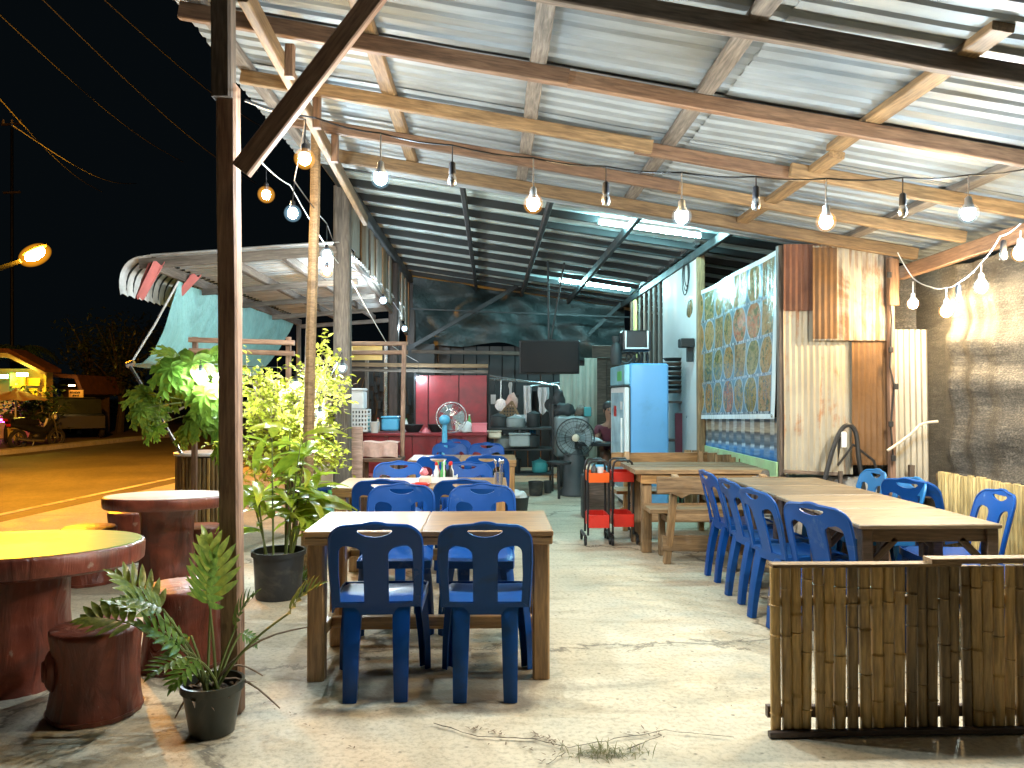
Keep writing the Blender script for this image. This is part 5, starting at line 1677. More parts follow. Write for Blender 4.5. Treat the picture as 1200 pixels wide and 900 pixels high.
m = MB().lathe([(.05, 0), (.068, .15), (.072, .155), (.064, .155), (.047, .01)], 18, (p.x, 10.85, cz), cap=(True, True)); m.smooth = True
tag(obj('white_bucket', m, M_['white']), 'small white bucket on the red counter beside the slotted crate', 'bucket')
crate(446, 488, 467, 505, 11.0, M_['skyblue'], 'blue_box', 'blue lidded box on the red counter behind the dark post', 'box', False)
# side table with cloth and upright board
zt_ = W(445, 536, 9.0).z
t = thing('side_table', 'small wooden side table covered by a pinkish cloth near the dark post', 'table', (W(445, 540, 9.0).x, 9.0, 0))
a, b2 = W(424, 536, 9.0), W(467, 536, 9.0)
obj('tabletop', MB().rbox(((a.x + b2.x) / 2, 9.05, zt_ - .02), (b2.x - a.x + .1, .45, .04), .005), M_['pine_red'], t, world=True)
for x in (a.x + .02, b2.x - .02):
    for y in (8.9, 9.2): beam('leg', (x, y, 0), (x, y, zt_ - .04), .05, .05, M_['pine_red'], t, seg=2)
beam('brace', (a.x + .1, 8.9, .25), (b2.x - .05, 8.9, zt_ - .06), .03, .05, M_['old'], t, seg=2)
m = MB().grid(lambda u, v: (a.x + (b2.x - a.x) * u, 8.93 + .02 * math.sin(u * 15) * v, zt_ + .18 - .17 * v + .006 * math.sin(u * 11)), 18, 8, .006)
m.grid(lambda u, v: (a.x + (b2.x - a.x) * u, 8.94 + .28 * v, zt_ + .18 + .006 * math.sin(u * 11)), 18, 6, .006); m.smooth = True
t2 = thing('cloth_covered_box', 'red box with a pinkish cloth over it on the small side table', 'box', ((a.x + b2.x) / 2, 9.08, zt_))
obj('box', MB().rbox(((a.x + b2.x) / 2, 9.08, zt_ + .085), (b2.x - a.x - .03, .27, .17), .008), M_['red'], t2, world=True)
obj('cloth', m, M_['pinkcloth'], t2, world=True)
a = W(414, 500, 8.6); 
b_ = MB().rbox((a.x + .02, 8.6, a.z / 2 + .15), (.17, .03, a.z - .3), .005)
tag(obj('pale_plank', b_, M_['pinkcloth'] if False else wood('pale_pink_wood', (.42, .27, .21), (.60, .43, .35), .6)), 'pale pinkish plank standing upright behind the second table', 'plank')
b_ = MB(); 
t = thing('red_bench', 'low red and white painted bench behind the second table', 'bench', (-1.5, 9.6, 0))
for k_, (z, mm) in enumerate(((.42, 'red'), (.32, 'white'), (.2, 'red'))):
    obj('board', MB().rbox((-1.45, 9.6 + .004 * k_, z), (1.1, .3 if k_ == 0 else .03, .045 if k_ == 0 else .08), .005), M_[mm], t, world=True)
for x in (-1.9, -1.0): obj('leg', MB().rbox((x, 9.66, .2), (.05, .2, .40), .005), M_['red'], t, world=True)

# ------------------------------------------------------------------ items on second table
tz = .75
p = W(520, 548, 5.9)
t = thing('condiment_caddy', 'white condiment caddy holding small bottles on the second table', 'caddy', (p.x, 5.98, tz))
m = MB().rbox((0, 0, .01), (.20, .13, .02), .005)
for s in (-1, 1): m.rbox((s * .097, 0, .035), (.008, .13, .05), .002); m.rbox((0, s * .062, .03), (.19, .008, .04), .002)
m.tube([(0, -.06, .03), (0, -.05, .17), (0, .05, .17), (0, .06, .03)], .006, 6)
obj('rack', m, M_['white'], t)
for i, (x, y, mm) in enumerate(((-.06, -.02, 'white'), (-.01, -.03, 'green'), (.045, -.02, 'black'), (-.055, .03, 'pink'), (.05, .03, 'white'), (0.0, .03, 'black'))):
    b_ = MB().lathe([(.021, .02), (.022, .09), (.010, .115), (.010, .14)], 12, (x, y, 0)); b_.smooth = True
    o = obj('bottle', b_, M_[mm], t)
    obj('cap', MB().lathe([(.012, .138), (.012, .155), (.006, .165)], 10, (x, y, 0)), M_['green' if i % 2 else 'redplastic'], o)
p = W(500, 556, 5.8)
m = MB().rbox((p.x - .02, 5.9, tz + .03), (.09, .09, .06), .01)
tag(obj('tissue_box', m, M_['cream']), 'small cream tissue box left of the condiment caddy', 'box')
lump(497, 549, 5.95, tz + .06, (.03, .03, .035), M_['pink'], 'pink_tissue', 'tuft of pink tissue on the cream tissue box', 'tissue', 5)
p = W(494, 561, 5.75)
m = MB().lathe([(.06, 0), (.075, .018), (.07, .02), (.055, .006)], 20, (p.x - .01, 5.78, tz)); m.smooth = True
tag(obj('red_dish', m, M_['redplastic']), 'red plastic dish on the second table in front of the caddy', 'dish')
p = W(586, 560, 5.75)
t = thing('cutlery_cup', 'metal cutlery cup with spoons at right end of the second table', 'cup', (p.x - .01, 5.78, tz))
m = MB().lathe([(.03, 0), (.035, .10), (.032, .10), (.027, .006)], 16); m.smooth = True
obj('cup', m, M_['chrome'], t)
for i in range(5):
    s = MB(); a = i * 1.3; s.tube([(.01 * math.cos(a), .01 * math.sin(a), .01), (.03 * math.cos(a), .03 * math.sin(a), .17)], .003, 5); s.sphere((.031 * math.cos(a), .031 * math.sin(a), .18), .011, 8, 6, (1, .5, 1.5))
    obj('spoon', s, M_['chrome'], t)
p = gpos(607, 609)
m = MB().lathe([(.10, 0), (.13, .24), (.14, .25), (.125, .25), (.095, .01)], 20, (p.x, p.y + .1, 0)); m.smooth = True
tag(obj('waste_bin', m, M_['darkgrey']), 'dark waste bucket on the aisle floor beside the second table', 'bucket')
lump(607, 590, p.y + .1, .20, (.11, .11, .08), M_['white'], 'bin_liner', 'white plastic liner bulging from the dark waste bucket', 'liner', 9)

# ------------------------------------------------------------------ back right clutter
def hang(px, py, wpx, hpx, Y, mat, lab, seed, name='hanging_cloth'):
    a = W(px, py, Y); w, h = wpx * Y / 900, hpx * Y / 900
    m = MB().grid(lambda u, v: (a.x + (u - .5) * w * (1 - .15 * v) + .02 * noise.noise(Vector((u * 2, v * 2, seed))), Y + .03 * math.sin(u * 12 + seed), a.z - h * v * (1 - .08 * math.sin(u * 7 + seed))), 12, 8, .006)
    m.smooth = True
    return tag(obj(name, m, mat), lab, 'cloth', 'cloths hanging in the kitchen corner')
dr = MB(); dr.tube([W(572, 440, 12.4), W(612, 446, 12.4), W(655, 452, 12.4)], .012, 6); dr.tube([W(572, 444, 12.7), W(640, 449, 12.7)], .018, 6); dr.tube([W(622, 453, 12.3), W(655, 449, 12.6)], .02, 6)
for px, py in ((572, 440), (655, 452)):
    q = W(px, py, 12.45); dr.tube([(q.x, 12.45, 0), q], .02, 6)
tag(obj('drying_rail', dr, M_['chrome']), 'metal drying rails across the dark kitchen corner with cloths on them', 'rail')
hang(618, 452, 9, 42, 12.35, M_['cloth'], 'long narrow white cloth hanging from the kitchen drying rail', 1)
hang(637, 454, 12, 30, 12.4, M_['cloth'], 'broad white towel on right side of the drying rail', 2)
hang(627, 458, 16, 30, 12.55, M_['steel'], 'dark grey cloth hanging between the two white cloths', 3)
hang(609, 486, 14, 30, 11.9, M_['cloth'], 'white apron hanging low above the kitchen trolley', 4)
hang(624, 488, 8, 28, 11.95, M_['skyblue'], 'pale blue cloth hanging beside the white apron', 5)
hang(598, 448, 3, 14, 12.4, M_['cloth'], 'thin white strip of cloth on the left part of the rail', 6)
p = W(578, 468, 12.2)
tag(obj('paper_note', MB().rbox((p.x, 12.19, p.z), (.08, .006, .15), .001), M_['white']), 'white paper sheet pinned beside the red partition', 'paper')
# woven gable panel
gx0, gx1, gm = W(573, 498, 12.0), W(613, 498, 12.0), W(600, 470, 12.0)
t = thing('woven_gable', 'gable shaped woven bamboo panel leaning in the kitchen corner', 'panel', (gm.x, 12, gx0.z))
n = 9
lat = MB()
def clipz(x): 
    return gx0.z + (gm.z - gx0.z) * ((x - gx0.x) / (gm.x - gx0.x) if x < gm.x else (gx1.x - x) / (gx1.x - gm.x))
for k_ in range(1, 12):
    x = gx0.x + (gx1.x - gx0.x) * k_ / 12
    lat.box((x, 12.0 + .006 * (k_ % 2), (gx0.z + clipz(x)) / 2), (.02, .006, clipz(x) - gx0.z))
for k_ in range(1, 8):
    z = gx0.z + (gm.z - gx0.z) * k_ / 8
    f = (z - gx0.z) / (gm.z - gx0.z)
    x0 = gx0.x + (gm.x - gx0.x) * f; x1 = gx1.x + (gm.x - gx1.x) * f
    lat.box(((x0 + x1) / 2, 12.012, z), (x1 - x0, .006, .022))
obj('lattice', lat, M_['pine'], t, world=True)
beam('edge', gx0, gm, .03, .03, M_['pine'], t, seg=2); beam('edge', gm, gx1, .03, .03, M_['pine'], t, seg=2); beam('edge', gx0, gx1, .03, .03, M_['pine'], t, seg=2)
tb = MB(); zk = W(595, 505, 11.6).z
t = thing('kitchen_shelf', 'dark iron kitchen shelf crowded with pots in the back corner', 'shelf', (W(600, 540, 11.6).x, 11.6, 0))
xa2, xb2 = W(572, 540, 11.6).x, W(648, 540, 11.6).x
for z in (.25, .62, .93): obj('shelf', MB().rbox(((xa2 + xb2) / 2, 11.65, z), (xb2 - xa2, .5, .03), .004), M_['steel'], t, world=True)
for x in (xa2 + .02, xb2 - .02):
    for y in (11.42, 11.88): obj('upright', MB().rbox((x, y, .65), (.03, .03, 1.3), .003), M_['steel_dark'], t, world=True)
pots = [(.16, .96, .13, .16, 'darkgrey', 'dark cooking pot at left end of the upper kitchen shelf'), (.42, .96, .15, .13, 'greybox', 'grey aluminium pot in the middle of the upper kitchen shelf'), (.70, .96, .10, .2, 'steel', 'tall dark stock pot at right end of the upper kitchen shelf'), (.25, .65, .16, .14, 'greybox', 'grey pan on the middle kitchen shelf at left'), (.62, .65, .17, .18, 'darkgrey', 'large dark pot on the middle kitchen shelf at right'), (.35, .28, .15, .2, 'tub', 'black bucket on the lowest kitchen shelf'), (.8, .28, .12, .15, 'teal', 'teal tub at right end of the lowest kitchen shelf')]
for f, z, r, h, mm, lab in pots:
    x = xa2 + (xb2 - xa2) * f
    m = MB().lathe([(r * .9, 0), (r, .02), (r, h), (r * 1.06, h + .006), (r * .96, h + .006), (r * .3, h + .04), (r * .1, h + .045), (r * .1, h + .07)], 20, (x, 11.62, z - .013)); m.smooth = True
    tag(obj('pot', m, M_[mm]), lab, 'pot', 'pots on the kitchen shelf')
crate(571, 505, 588, 514, 11.3, M_['cream'], 'food_box', 'cream food box right of the red counter end', 'box', False)
crate(596, 508, 622, 524, 11.25, M_['greybox'], 'metal_bin', 'dull grey metal bin in front of the kitchen shelf', 'bin', False)
# grey air cooler
ca, cb = W(651, 488, 12.0), W(690, 536, 12.0)
t = thing('grey_air_cooler', 'large grey box air cooler on a stand behind the fan', 'cooler', ((ca.x + cb.x) / 2, 12.1, 0))
Mc = Matrix.Rotation(rad(6), 4, 'Y')
obj('housing', MB().rbox(((ca.x + cb.x) / 2, 12.15, (ca.z + cb.z) / 2), (cb.x - ca.x, .45, ca.z - cb.z), .03), M_['greybox'], t, world=True)
obj('front_panel', MB().rbox(((ca.x + cb.x) / 2 + .03, 11.915, (ca.z + cb.z) / 2), (cb.x - ca.x - .14, .02, ca.z - cb.z - .12), .008), pm('grey_panel', (.30, .36, .36), .45), t, world=True)
for i in range(5): obj('louvre', MB().rbox(((ca.x + cb.x) / 2 + .03, 11.90, ca.z - .14 - i * .09), (cb.x - ca.x - .2, .012, .05), .004, Matrix.Rotation(.4, 4, 'X')), M_['greybox'], t, world=True)
obj('stand', MB().rbox(((ca.x + cb.x) / 2, 12.15, cb.z / 2), (cb.x - ca.x - .1, .38, cb.z - .004), .01), M_['darkgrey'], t, world=True)
# second fan
p = W(674, 513, 10.9)
t = thing('grey_fan', 'grey industrial floor fan with wire cage in the back corner', 'fan', (p.x, 10.9, 0))
fan_cage((p.x, 10.9, p.z), .275, t, M_['steel'], 26)
m = MB().sphere((p.x, 10.83, p.z), .055, 12, 8, (1, .5, 1)); m.smooth = True
obj('hub', m, M_['cream'], t, world=True)
m = MB().lathe([(.22, 0), (.22, .04), (.17, .10), (.15, .55), (.10, .66), (.06, p.z - .25), (.05, p.z - .02)], 20, (p.x, 11.02, 0)); m.smooth = True
obj('stand', m, M_['darkgrey'], t, world=True)
# tin sheets at the back right
t = thing('tin_screen', 'pale stained tin sheets closing the back right corner', 'screen', (1.6, 13.2, 0))
for i, (x0, y0, x1, y1) in enumerate(((656, 437, 672, 540), (671, 430, 686, 540), (685, 421, 699, 540))):
    a, b2 = W(x0, y0, 13.2 - .012 * i), W(x1, y1, 13.2 - .012 * i)
    corr_sheet('tin_sheet', (a.x, a.y, 0.02), (0, 0, 1), (1, 0, 0), a.z, b2.x - a.x + .02, .08, .012, M_['sheet_clean'], t, nl=3, flat=False)
t = thing('plank_partition', 'dark brown plank partition behind the fridge', 'partition', (1.9, 12.5, 0))
for i in range(5):
    x0 = W(699.5, 430, 12.5).x + i * .16
    obj('plank', MB().rbox((x0 + .078, 12.5 + .006 * (i % 2), 1.02), (.154, .025, 2.04), .004), M_['old'], t, world=True)
beam('top_board', W(694, 412, 12.4), W(745, 412, 12.4), .04, .20, M_['old'], t)
# clutter above cooler
lump(662, 486, 12.1, ca.z, (.16, .12, .13), M_['darkgrey'], 'black_bag', 'dark bag lying on top of the grey air cooler', 'bag', 2)
lump(682, 486, 12.1, ca.z, (.12, .10, .10), M_['old'], 'brown_sack', 'brown sack on right part of the grey air cooler', 'sack', 4)
q = W(690, 487, 11.8); b_ = MB().rbox((q.x, 11.95, ca.z + .075), (.11, .1, .15), .01)
tag(obj('teal_carton', b_, M_['teal']), 'small teal carton at the right edge of the grey air cooler', 'carton')
# table at which the person sits
zt2 = W(700, 519, 11.2).z
t = thing('prep_table', 'dark prep table beside the fridge with white cloth on it', 'table', (1.62, 11.35, 0))
obj('tabletop', MB().rbox((1.68, 11.35, zt2 - .02), (.85, .6, .04), .005), M_['steel'], t, world=True)
for x in (1.3, 2.05):
    for y in (11.1, 11.6): obj('leg', MB().rbox((x, y, (zt2 - .04) / 2), (.04, .04, zt2 - .042), .003), M_['steel_dark'], t, world=True)
lump(690, 519, 11.2, zt2 - .002, (.17, .11, .055), M_['cloth'], 'white_cloth_heap', 'heap of white cloth on the prep table by the fridge', 'cloth', 7)
tag(obj('stool_seat', MB().lathe([(.17, 0), (.17, .03), (.15, .035)], 20, (W(655, 541, 10.6).x, 10.6, W(655, 541, 10.6).z - .03)).lathe([(.02, .0), (.02, .4)], 8, (W(655, 541, 10.6).x, 10.6, .0)), M_['steel_dark']), 'black round stool before the grey air cooler', 'stool')
COL.objects['stool_seat'].name = 'round_stool'
p = W(706, 547, 9.3)
crate(697, 547, 714, 560, 8.9, M_['skyblue'], 'blue_tub', 'pale blue tub on the low crate between fridge and trolley', 'tub', False)
q = W(705, 560, 8.9)
tag(obj('low_crate', MB().rbox((q.x, 9.05, q.z / 2), (.3, .34, q.z - .004), .01), M_['dkwood']), 'dark low crate under the pale blue tub', 'crate')
q = W(696, 540, 8.95); 
lump(690, 548, 8.95, q.z - .16, (.055, .05, .07), M_['cream'], 'paper_bag', 'crumpled cream bag left of the pale blue tub', 'bag', 8)
tag(obj('bag_box', MB().rbox((W(690, 548, 8.95).x, 9.0, (q.z - .16) / 2), (.16, .2, q.z - .165), .008), M_['darkgrey']), 'dark box under the crumpled cream bag', 'box')

# ------------------------------------------------------------------ more kitchen clutter
def bottle(px, py, Y, z, r, h, mm, lab, cap='white'):
    p = W(px, py, Y); t = thing('bottle', lab, 'bottle', (p.x, Y, z), 0, 'kitchen bottles')
    m = MB().lathe([(r, 0), (r * 1.03, .01), (r, h * .62), (r * .45, h * .8), (r * .4, h * .94)], 14); m.smooth = True
    obj('body', m, M_[mm], t); obj('cap', MB().lathe([(r * .48, h * .93), (r * .48, h)], 10), M_[cap], t)
for px, r, h, mm, lab, cap in ((432, .035, .24, 'teal', 'teal bottle at the left part of the red counter, before the crate', 'white'), (443, .03, .2, 'cream', 'cream bottle on the red counter left of the blue box', 'redplastic'), (471, .032, .26, 'darkgrey', 'dark bottle on the red counter right of the blue box', 'redplastic'), (476, .028, .19, 'white', 'short white bottle on the red counter next to the dark bottle', 'green'), (536, .03, .22, 'cream', 'cream bottle on the red counter beside the white bundle', 'redplastic'), (550, .028, .25, 'green', 'green bottle on the red counter behind the pink box', 'white')):
    bottle(px, 500, 11.22, cz, r, h, mm, lab, cap)
for i, (px, L, lab) in enumerate(((580, .24, 'ladle hanging at left end of the kitchen rail'), (587, .3, 'long handled strainer hanging second on the kitchen rail'), (605, .22, 'short spatula hanging near the middle of the kitchen rail'), (645, .3, 'dark pan hanging at right end of the kitchen rail'))):
    q = W(px, 446, 12.35); m = MB(); m.tube([q, q - Vector((0, 0, L))], .007, 5)
    if i % 2: m.lathe([(.09, -.012), (.10, .012)], 16, M=Matrix.Translation(q - Vector((0, 0, L + .09))) @ Matrix.Rotation(PI / 2, 4, 'X'))
    else: m.sphere(q - Vector((0, 0, L + .03)), .045, 10, 7, (1, .6, .9))
    m.smooth = True
    tag(obj('utensil', m, M_['steel'] if i != 1 else M_['chrome']), lab, 'utensil', 'utensils on the kitchen rail')
for i, (px, py, wp, hp, Y, mm, lab) in enumerate(((577, 536, 14, 14, 10.9, 'cream', 'cream carton on the floor at the right end of the red counter'), (592, 537, 13, 11, 10.95, 'old', 'brown carton on the floor before the kitchen shelf'), (628, 552, 18, 16, 11.0, 'tub', 'black tub on the floor between shelf and grey cooler'), (642, 545, 10, 14, 11.25, 'darkgrey', 'slim dark canister beside the black tub'))):
    q = W(px, py, Y); w, h = wp * Y / 900, hp * Y / 900
    m = MB().rbox((q.x, Y, h / 2), (w, .26, h), .015) if i < 2 else MB().lathe([(w * .42, 0), (w * .5, h * .95), (w * .53, h), (w * .47, h), (w * .4, .02)], 20, (q.x, Y, 0)); m.smooth = i >= 2
    tag(obj(('carton', 'carton', 'black_tub', 'canister')[i], m, M_[mm]), lab, ('carton', 'carton', 'tub', 'canister')[i])
m = MB().lathe([(.15, 0), (.155, .02), (.155, .55), (.12, .64), (.06, .67), (.06, .72)], 20, (W(590, 540, 12.6).x, 12.6, 0)); m.smooth = True
tag(obj('gas_cylinder', m, M_['steel']), 'dark gas cylinder standing behind the kitchen shelf', 'gas cylinder')
lump(600, 470, 12.2, W(600, 478, 12.2).z, (.09, .05, .14), M_['pinkcloth'], 'hanging_bag', 'pinkish plastic bag hung on the gable panel', 'bag', 11)
lump(655, 470, 12.3, W(655, 476, 12.3).z, (.10, .05, .16), M_['darkgrey'], 'black_hanging_bag', 'black plastic bag hung at right end of the kitchen rail', 'bag', 12)
# dark back boards and stalls beyond the open left side
for i, (px, py, Y, lab) in enumerate(((430, 452, 13.0, 'grey post beyond the red counter, closest to the white tub'), (452, 450, 13.4, 'thin pale pole beyond the red counter next to the dark post'))):
    q = W(px, py, Y); beam('back_pole', (q.x, Y, 0), (q.x, Y, 2.3), .06, .06, M_['chrome' if i else 'grey'])
    o_ = COL.objects[-1]; tag(o_, lab, 'pole', 'poles behind the red counter')
hs_ = MB()
for i in range(60):
    q = W(Rn.uniform(418, 482), Rn.uniform(438, 500), 14.2 + Rn.uniform(-.3, .3)); hs_.rbox(q, (Rn.uniform(.03, .14), .04, Rn.uniform(.05, .3)), .006, Matrix.Rotation(Rn.uniform(-.3, .3), 4, 'Y'))
hs_.box((W(450, 470, 14.6).x, 14.6, 1.2), (1.9, .05, 2.4))
tag(obj('stacked_junk', hs_, M_['steel']), 'dark jumble of stored odds and ends behind the red counter', 'junk', kind='stuff')

# ------------------------------------------------------------------ person sitting behind the fridge edge
def skinned(name, verts, edges, radii, root, mat, parent=None):
    me_ = bpy.data.meshes.new(name); me_.from_pydata(verts, edges, [])
    o = obj(name, me_, mat, parent)
    sk = o.modifiers.new('skin', 'SKIN'); sk.use_smooth_shade = True
    for i, r in enumerate(radii):
        me_.skin_vertices[0].data[i].radius = (r, r)
        me_.skin_vertices[0].data[i].use_root = (i == root)
    ss = o.modifiers.new('sub', 'SUBSURF'); ss.levels = 1; ss.render_levels = 1
    return o
pz = W(708, 493, 11.6).z
px_ = W(716, 500, 11.7).x
pr = thing('person', 'person in a dark maroon top seated at the prep table, mostly behind the fridge', 'person', (px_, 11.78, 0))
V, E, Rr = [], [], []
def av(p, r, link=None):
    V.append(p); Rr.append(r)
    if link is not None: E.append((link, len(V) - 1))
    return len(V) - 1
pel = av((0, 0, .52), .13); ch = av((0, -.03, .74), .135, pel); up_ = av((0, -.05, .90), .12, ch); nk = av((0, -.06, 1.02), .055, up_); hb = av((-.01, -.07, 1.10), .08, nk); hd = av((-.02, -.08, 1.20), .085, hb); av((-.02, -.075, 1.28), .06, hd)
for s in (-1, 1):
    sh = av((s * .17, -.05, .92), .062, up_)
    el = av((s * .24, -.20, .74), .045, sh); wr = av((s * .17 - .04, -.40, .735), .030, el); pm_ = av((s * .15 - .05, -.47, .735), .032, wr)
    for k_, (dx, ln) in enumerate(((-.030, .07), (-.012, .085), (.008, .09), (.026, .075))):
        f1 = av((s * .15 - .05 + dx, -.50 - ln * .4, .735), .010, pm_); av((s * .15 - .05 + dx * 1.2, -.50 - ln, .722), .008, f1)
    th = av((s * .15 - .05 - s * .045, -.46, .735), .011, pm_); av((s * .15 - .05 - s * .065, -.495, .728), .009, th)
    hp = av((s * .10, -.05, .50), .09, pel); kn = av((s * .13, -.42, .50), .062, hp); an = av((s * .13, -.44, .09), .040, kn); av((s * .13, -.56, .035), .035, an)
skinned('body', V, E, Rr, 0, M_['skin'], pr)
sv = [(0, 0, .50), (0, -.03, .74), (0, -.05, .92), (-.19, -.06, .92), (-.23, -.14, .80), (.19, -.06, .92), (.23, -.14, .80)]
skinned('shirt', sv, [(0, 1), (1, 2), (2, 3), (3, 4), (2, 5), (5, 6)], [.155, .155, .13, .075, .065, .075, .065], 0, M_['maroon'], pr)
m = MB().sphere((-.02, -.06, 1.235), .105, 14, 9, (1, 1, .95)); m.v = [v for v in m.v]; m.smooth = True
obj('hair', m, M_['hair'], pr, Matrix.Translation((0, .025, .012)))
fc = MB()
for s in (-1, 1):
    fc.sphere((-.02 + s * .032, -.158, 1.205), .011, 8, 6)
obj('eyes', fc, M_['black'], pr)
fc = MB().sphere((-.02, -.175, 1.185), .015, 8, 6, (.8, 1, 1.4)); fc.sphere((-.11, -.08, 1.19), .022, 8, 6, (.4, .8, 1.3)); fc.sphere((.07, -.08, 1.19), .022, 8, 6, (.4, .8, 1.3)); fc.smooth = True
obj('nose_and_ears', fc, M_['skin'], pr)
obj('mouth', MB().sphere((-.02, -.16, 1.15), .02, 8, 6, (1, .4, .35)), M_['maroon'], pr)
tag(obj('low_stool', MB().lathe([(.16, 0), (.14, .05), (.14, .37), (.16, .39)], 20, (px_, 11.80, 0)), M_['tub']), 'dark low stool under the seated person', 'stool')

# ------------------------------------------------------------------ leaves
def strip_leaf(m, base, d, nrm, L, Wd, droop, n=7, fold=.25, wave=0.0, shape=1.0):
    """a blade from `base` along d with folded midrib and droop, added to mesh builder m"""
    d = Vector(d).normalized(); nrm = Vector(nrm)
    side = d.cross(nrm).normalized(); up = side.cross(d).normalized()
    vs = []
    p = Vector(base); a = 0
    for i in range(n + 1):
        t = i / n
        w = Wd * (math.sin(math.pi * min(1, t ** .75 * .97 + .03)) ** .8) * shape * .5 if i < n else 0.0005
        if i == 0: w = Wd * .08
        c = math.cos(a); s_ = math.sin(a)
        dirv = d * c - up * s_; uv_ = up * c + d * s_
        q = p
        lift = fold * w
        wv = wave * math.sin(i * 2.3)
        vs += [q - side * w + uv_ * (lift + wv), q, q + side * w + uv_ * (lift - wv)]
        p = p + dirv * (L / n); a += droop / n
    fs = []
    for i in range(n):
        for q in (0, 1): fs.append((i * 3 + q, i * 3 + q + 1, i * 3 + q + 4, i * 3 + q + 3))
    m.add(vs, fs)


def broad_leaf():
    m = MB(); strip_leaf(m, (0, 0, 0), (1, 0, 0), (0, 0, 1), 1, .24, .9, 9, .35, .012); m.smooth = True
    return m.mesh('leaf')


def pinnate_leaf():
    m = MB(); n = 7
    pts = []
    for i in range(n + 1):
        t = i / n; pts.append((t * .95, 0, .10 * math.sin(t * 2.6) - .15 * t * t))
    m.tube(pts, [.016 * (1 - .8 * i / n) for i in range(n + 1)], 5)
    for i in range(1, n + 1):
        t = i / n
        L = (.26 + .34 * math.sin(math.pi * (t * .78 + .16))) * (1 if i < n else .7)
        for s in (-1, 1):
            ang = rad(78 - 52 * t)
            strip_leaf(m, Vector(pts[i]) - Vector((.02, 0, 0)), (math.cos(ang), s * math.sin(ang), .22), (0, 0, 1), L, .15, .30, 6, .22)
    strip_leaf(m, pts[-1], (1, 0, -.1), (0, 0, 1), .34, .12, .6, 5, .3)
    m.smooth = True
    return m.mesh('leaf')


def papaya_leaf():
    m = MB()
    for k, a in enumerate((-128, -82, -40, 0, 40, 82, 128)):
        L = 1.0 - abs(a) / 128 * .42
        d = (math.cos(rad(a)), math.sin(rad(a)), -.08)
        strip_leaf(m, (0, 0, 0), d, (0, 0, 1), L, .36, .55, 6, .25, .015)
        for f in (.45, .7):
            for s in (-1, 1):
                b_ = Vector(d) * L * f * .95; b_.z -= .10 * f
                strip_leaf(m, b_, (math.cos(rad(a + s * 38)), math.sin(rad(a + s * 38)), -.2), (0, 0, 1), L * .36, .15, .5, 4, .2)
    m.smooth = True
    return m.mesh('leaf')


LB, LP_, LPA = broad_leaf(), pinnate_leaf(), papaya_leaf()
LB.materials.append(M_['leaf_broad']); LP_.materials.append(M_['leaf_dark']); LPA.materials.append(M_['leaf_papaya'])


def leaf_at(mesh, parent, base, d, scale, roll=0.0, up=Vector((0, 0, 1))):
    x = Vector(d).normalized()
    y = up.cross(x); y = y.normalized() if y.length > 1e-3 else Vector((0, 1, 0))
    z = x.cross(y)
    M = Matrix((x, y, z)).transposed().to_4x4() @ Matrix.Rotation(roll, 4, 'X') @ Matrix.Scale(scale, 4)
    M.translation = Vector(base)
    return obj('leaf', mesh, None, parent, M, world=True)


def stemline(p0, p1, sag, n=6):
    p0, p1 = Vector(p0), Vector(p1)
    return [p0.lerp(p1, i / n) + Vector((0, 0, sag * math.sin(math.pi * (i / n) ** .8))) for i in range(n + 1)]


def pot(t, c, r0, r1, h, mat, soil=True):
    m = MB().lathe([(r0, 0), (r0 * 1.02, .01), (r1 * .97, h - .035), (r1 * 1.05, h - .033), (r1 * 1.06, h), (r1 * .96, h), (r1 * .93, h - .06)], 32, c, cap=(True, False)); m.smooth = True
    o = obj('pot', m, mat, t, world=True)
    s = MB().grid(lambda u, v: (c[0] + r1 * .93 * v * math.cos(u * 2 * PI), c[1] + r1 * .93 * v * math.sin(u * 2 * PI), c[2] + h - .05 + .012 * noise.noise(Vector((u * 9, v * 9, c[0])))), 24, 6)
    obj('soil', s, M_['soil'], t, world=True)


# potted philodendron in front
PC = Vector((W(249, 800, 3.325).x, 3.325, 0)); PD = PC.y
t = thing('potted_philodendron', 'potted plant with deeply cut glossy leaves at the foot of the front post', 'potted plant', PC)
pot(t, PC, .09, .124, .215, M_['pot'])
top = PC + Vector((0, 0, .19))
for (lx, ly, dy, tx, ty, sc, roll) in [
    # leaf base pixel, depth offset, tip pixel, size
    (247, 707, .06, 245, 632, .27, .9), (246, 712, -.10, 246, 655, .27, -.2), (186, 722, .0, 140, 672, .30, .5),
    (191, 714, -.12, 150, 700, .22, .2), (160, 734, .05, 98, 722, .28, .2), (213, 762, -.1, 168, 730, .20, .4),
    (218, 770, -.15, 182, 786, .19, .2), (275, 738, .05, 292, 700, .20, -.6), (338, 719, .02, 368, 686, .21, -.5),
    (232, 772, -.12, 205, 800, .15, 0), (282, 742, .1, 296, 752, .17, -.3), (170, 722, .12, 128, 706, .22, .8), (224, 745, -.05, 200, 760, .18, .3)]:
    b_ = W(lx, ly, PD + dy); tp = W(tx, ty, PD + dy * 1.5 - .03)
    st = MB(); st.tube(stemline(top + Vector((Rn.uniform(-.03, .03), Rn.uniform(-.03, .03), -.03)), b_, .02 + .04 * Rn.random()), [.007, .007, .0065, .006, .0055, .005, .0045], 6); st.smooth = True
    o = obj('stem', st, M_['stem'], t, world=True)
    leaf_at(LP_, t, b_, tp - b_, (tp - b_).length * .86 + .03, roll, Vector((0, -.6, .8)))
for (ex, ey) in ((360, 735), (328, 830), (308, 792), (205, 855)):
    st = MB(); e = W(ex, ey, PD + .1); e.z = max(e.z, .015); st.tube(stemline(top, e, .07), [.006, .006, .005, .005, .004, .004, .003], 5); st.smooth = True
    obj('stem', st, M_['twig'], t, world=True)
dl = MB()
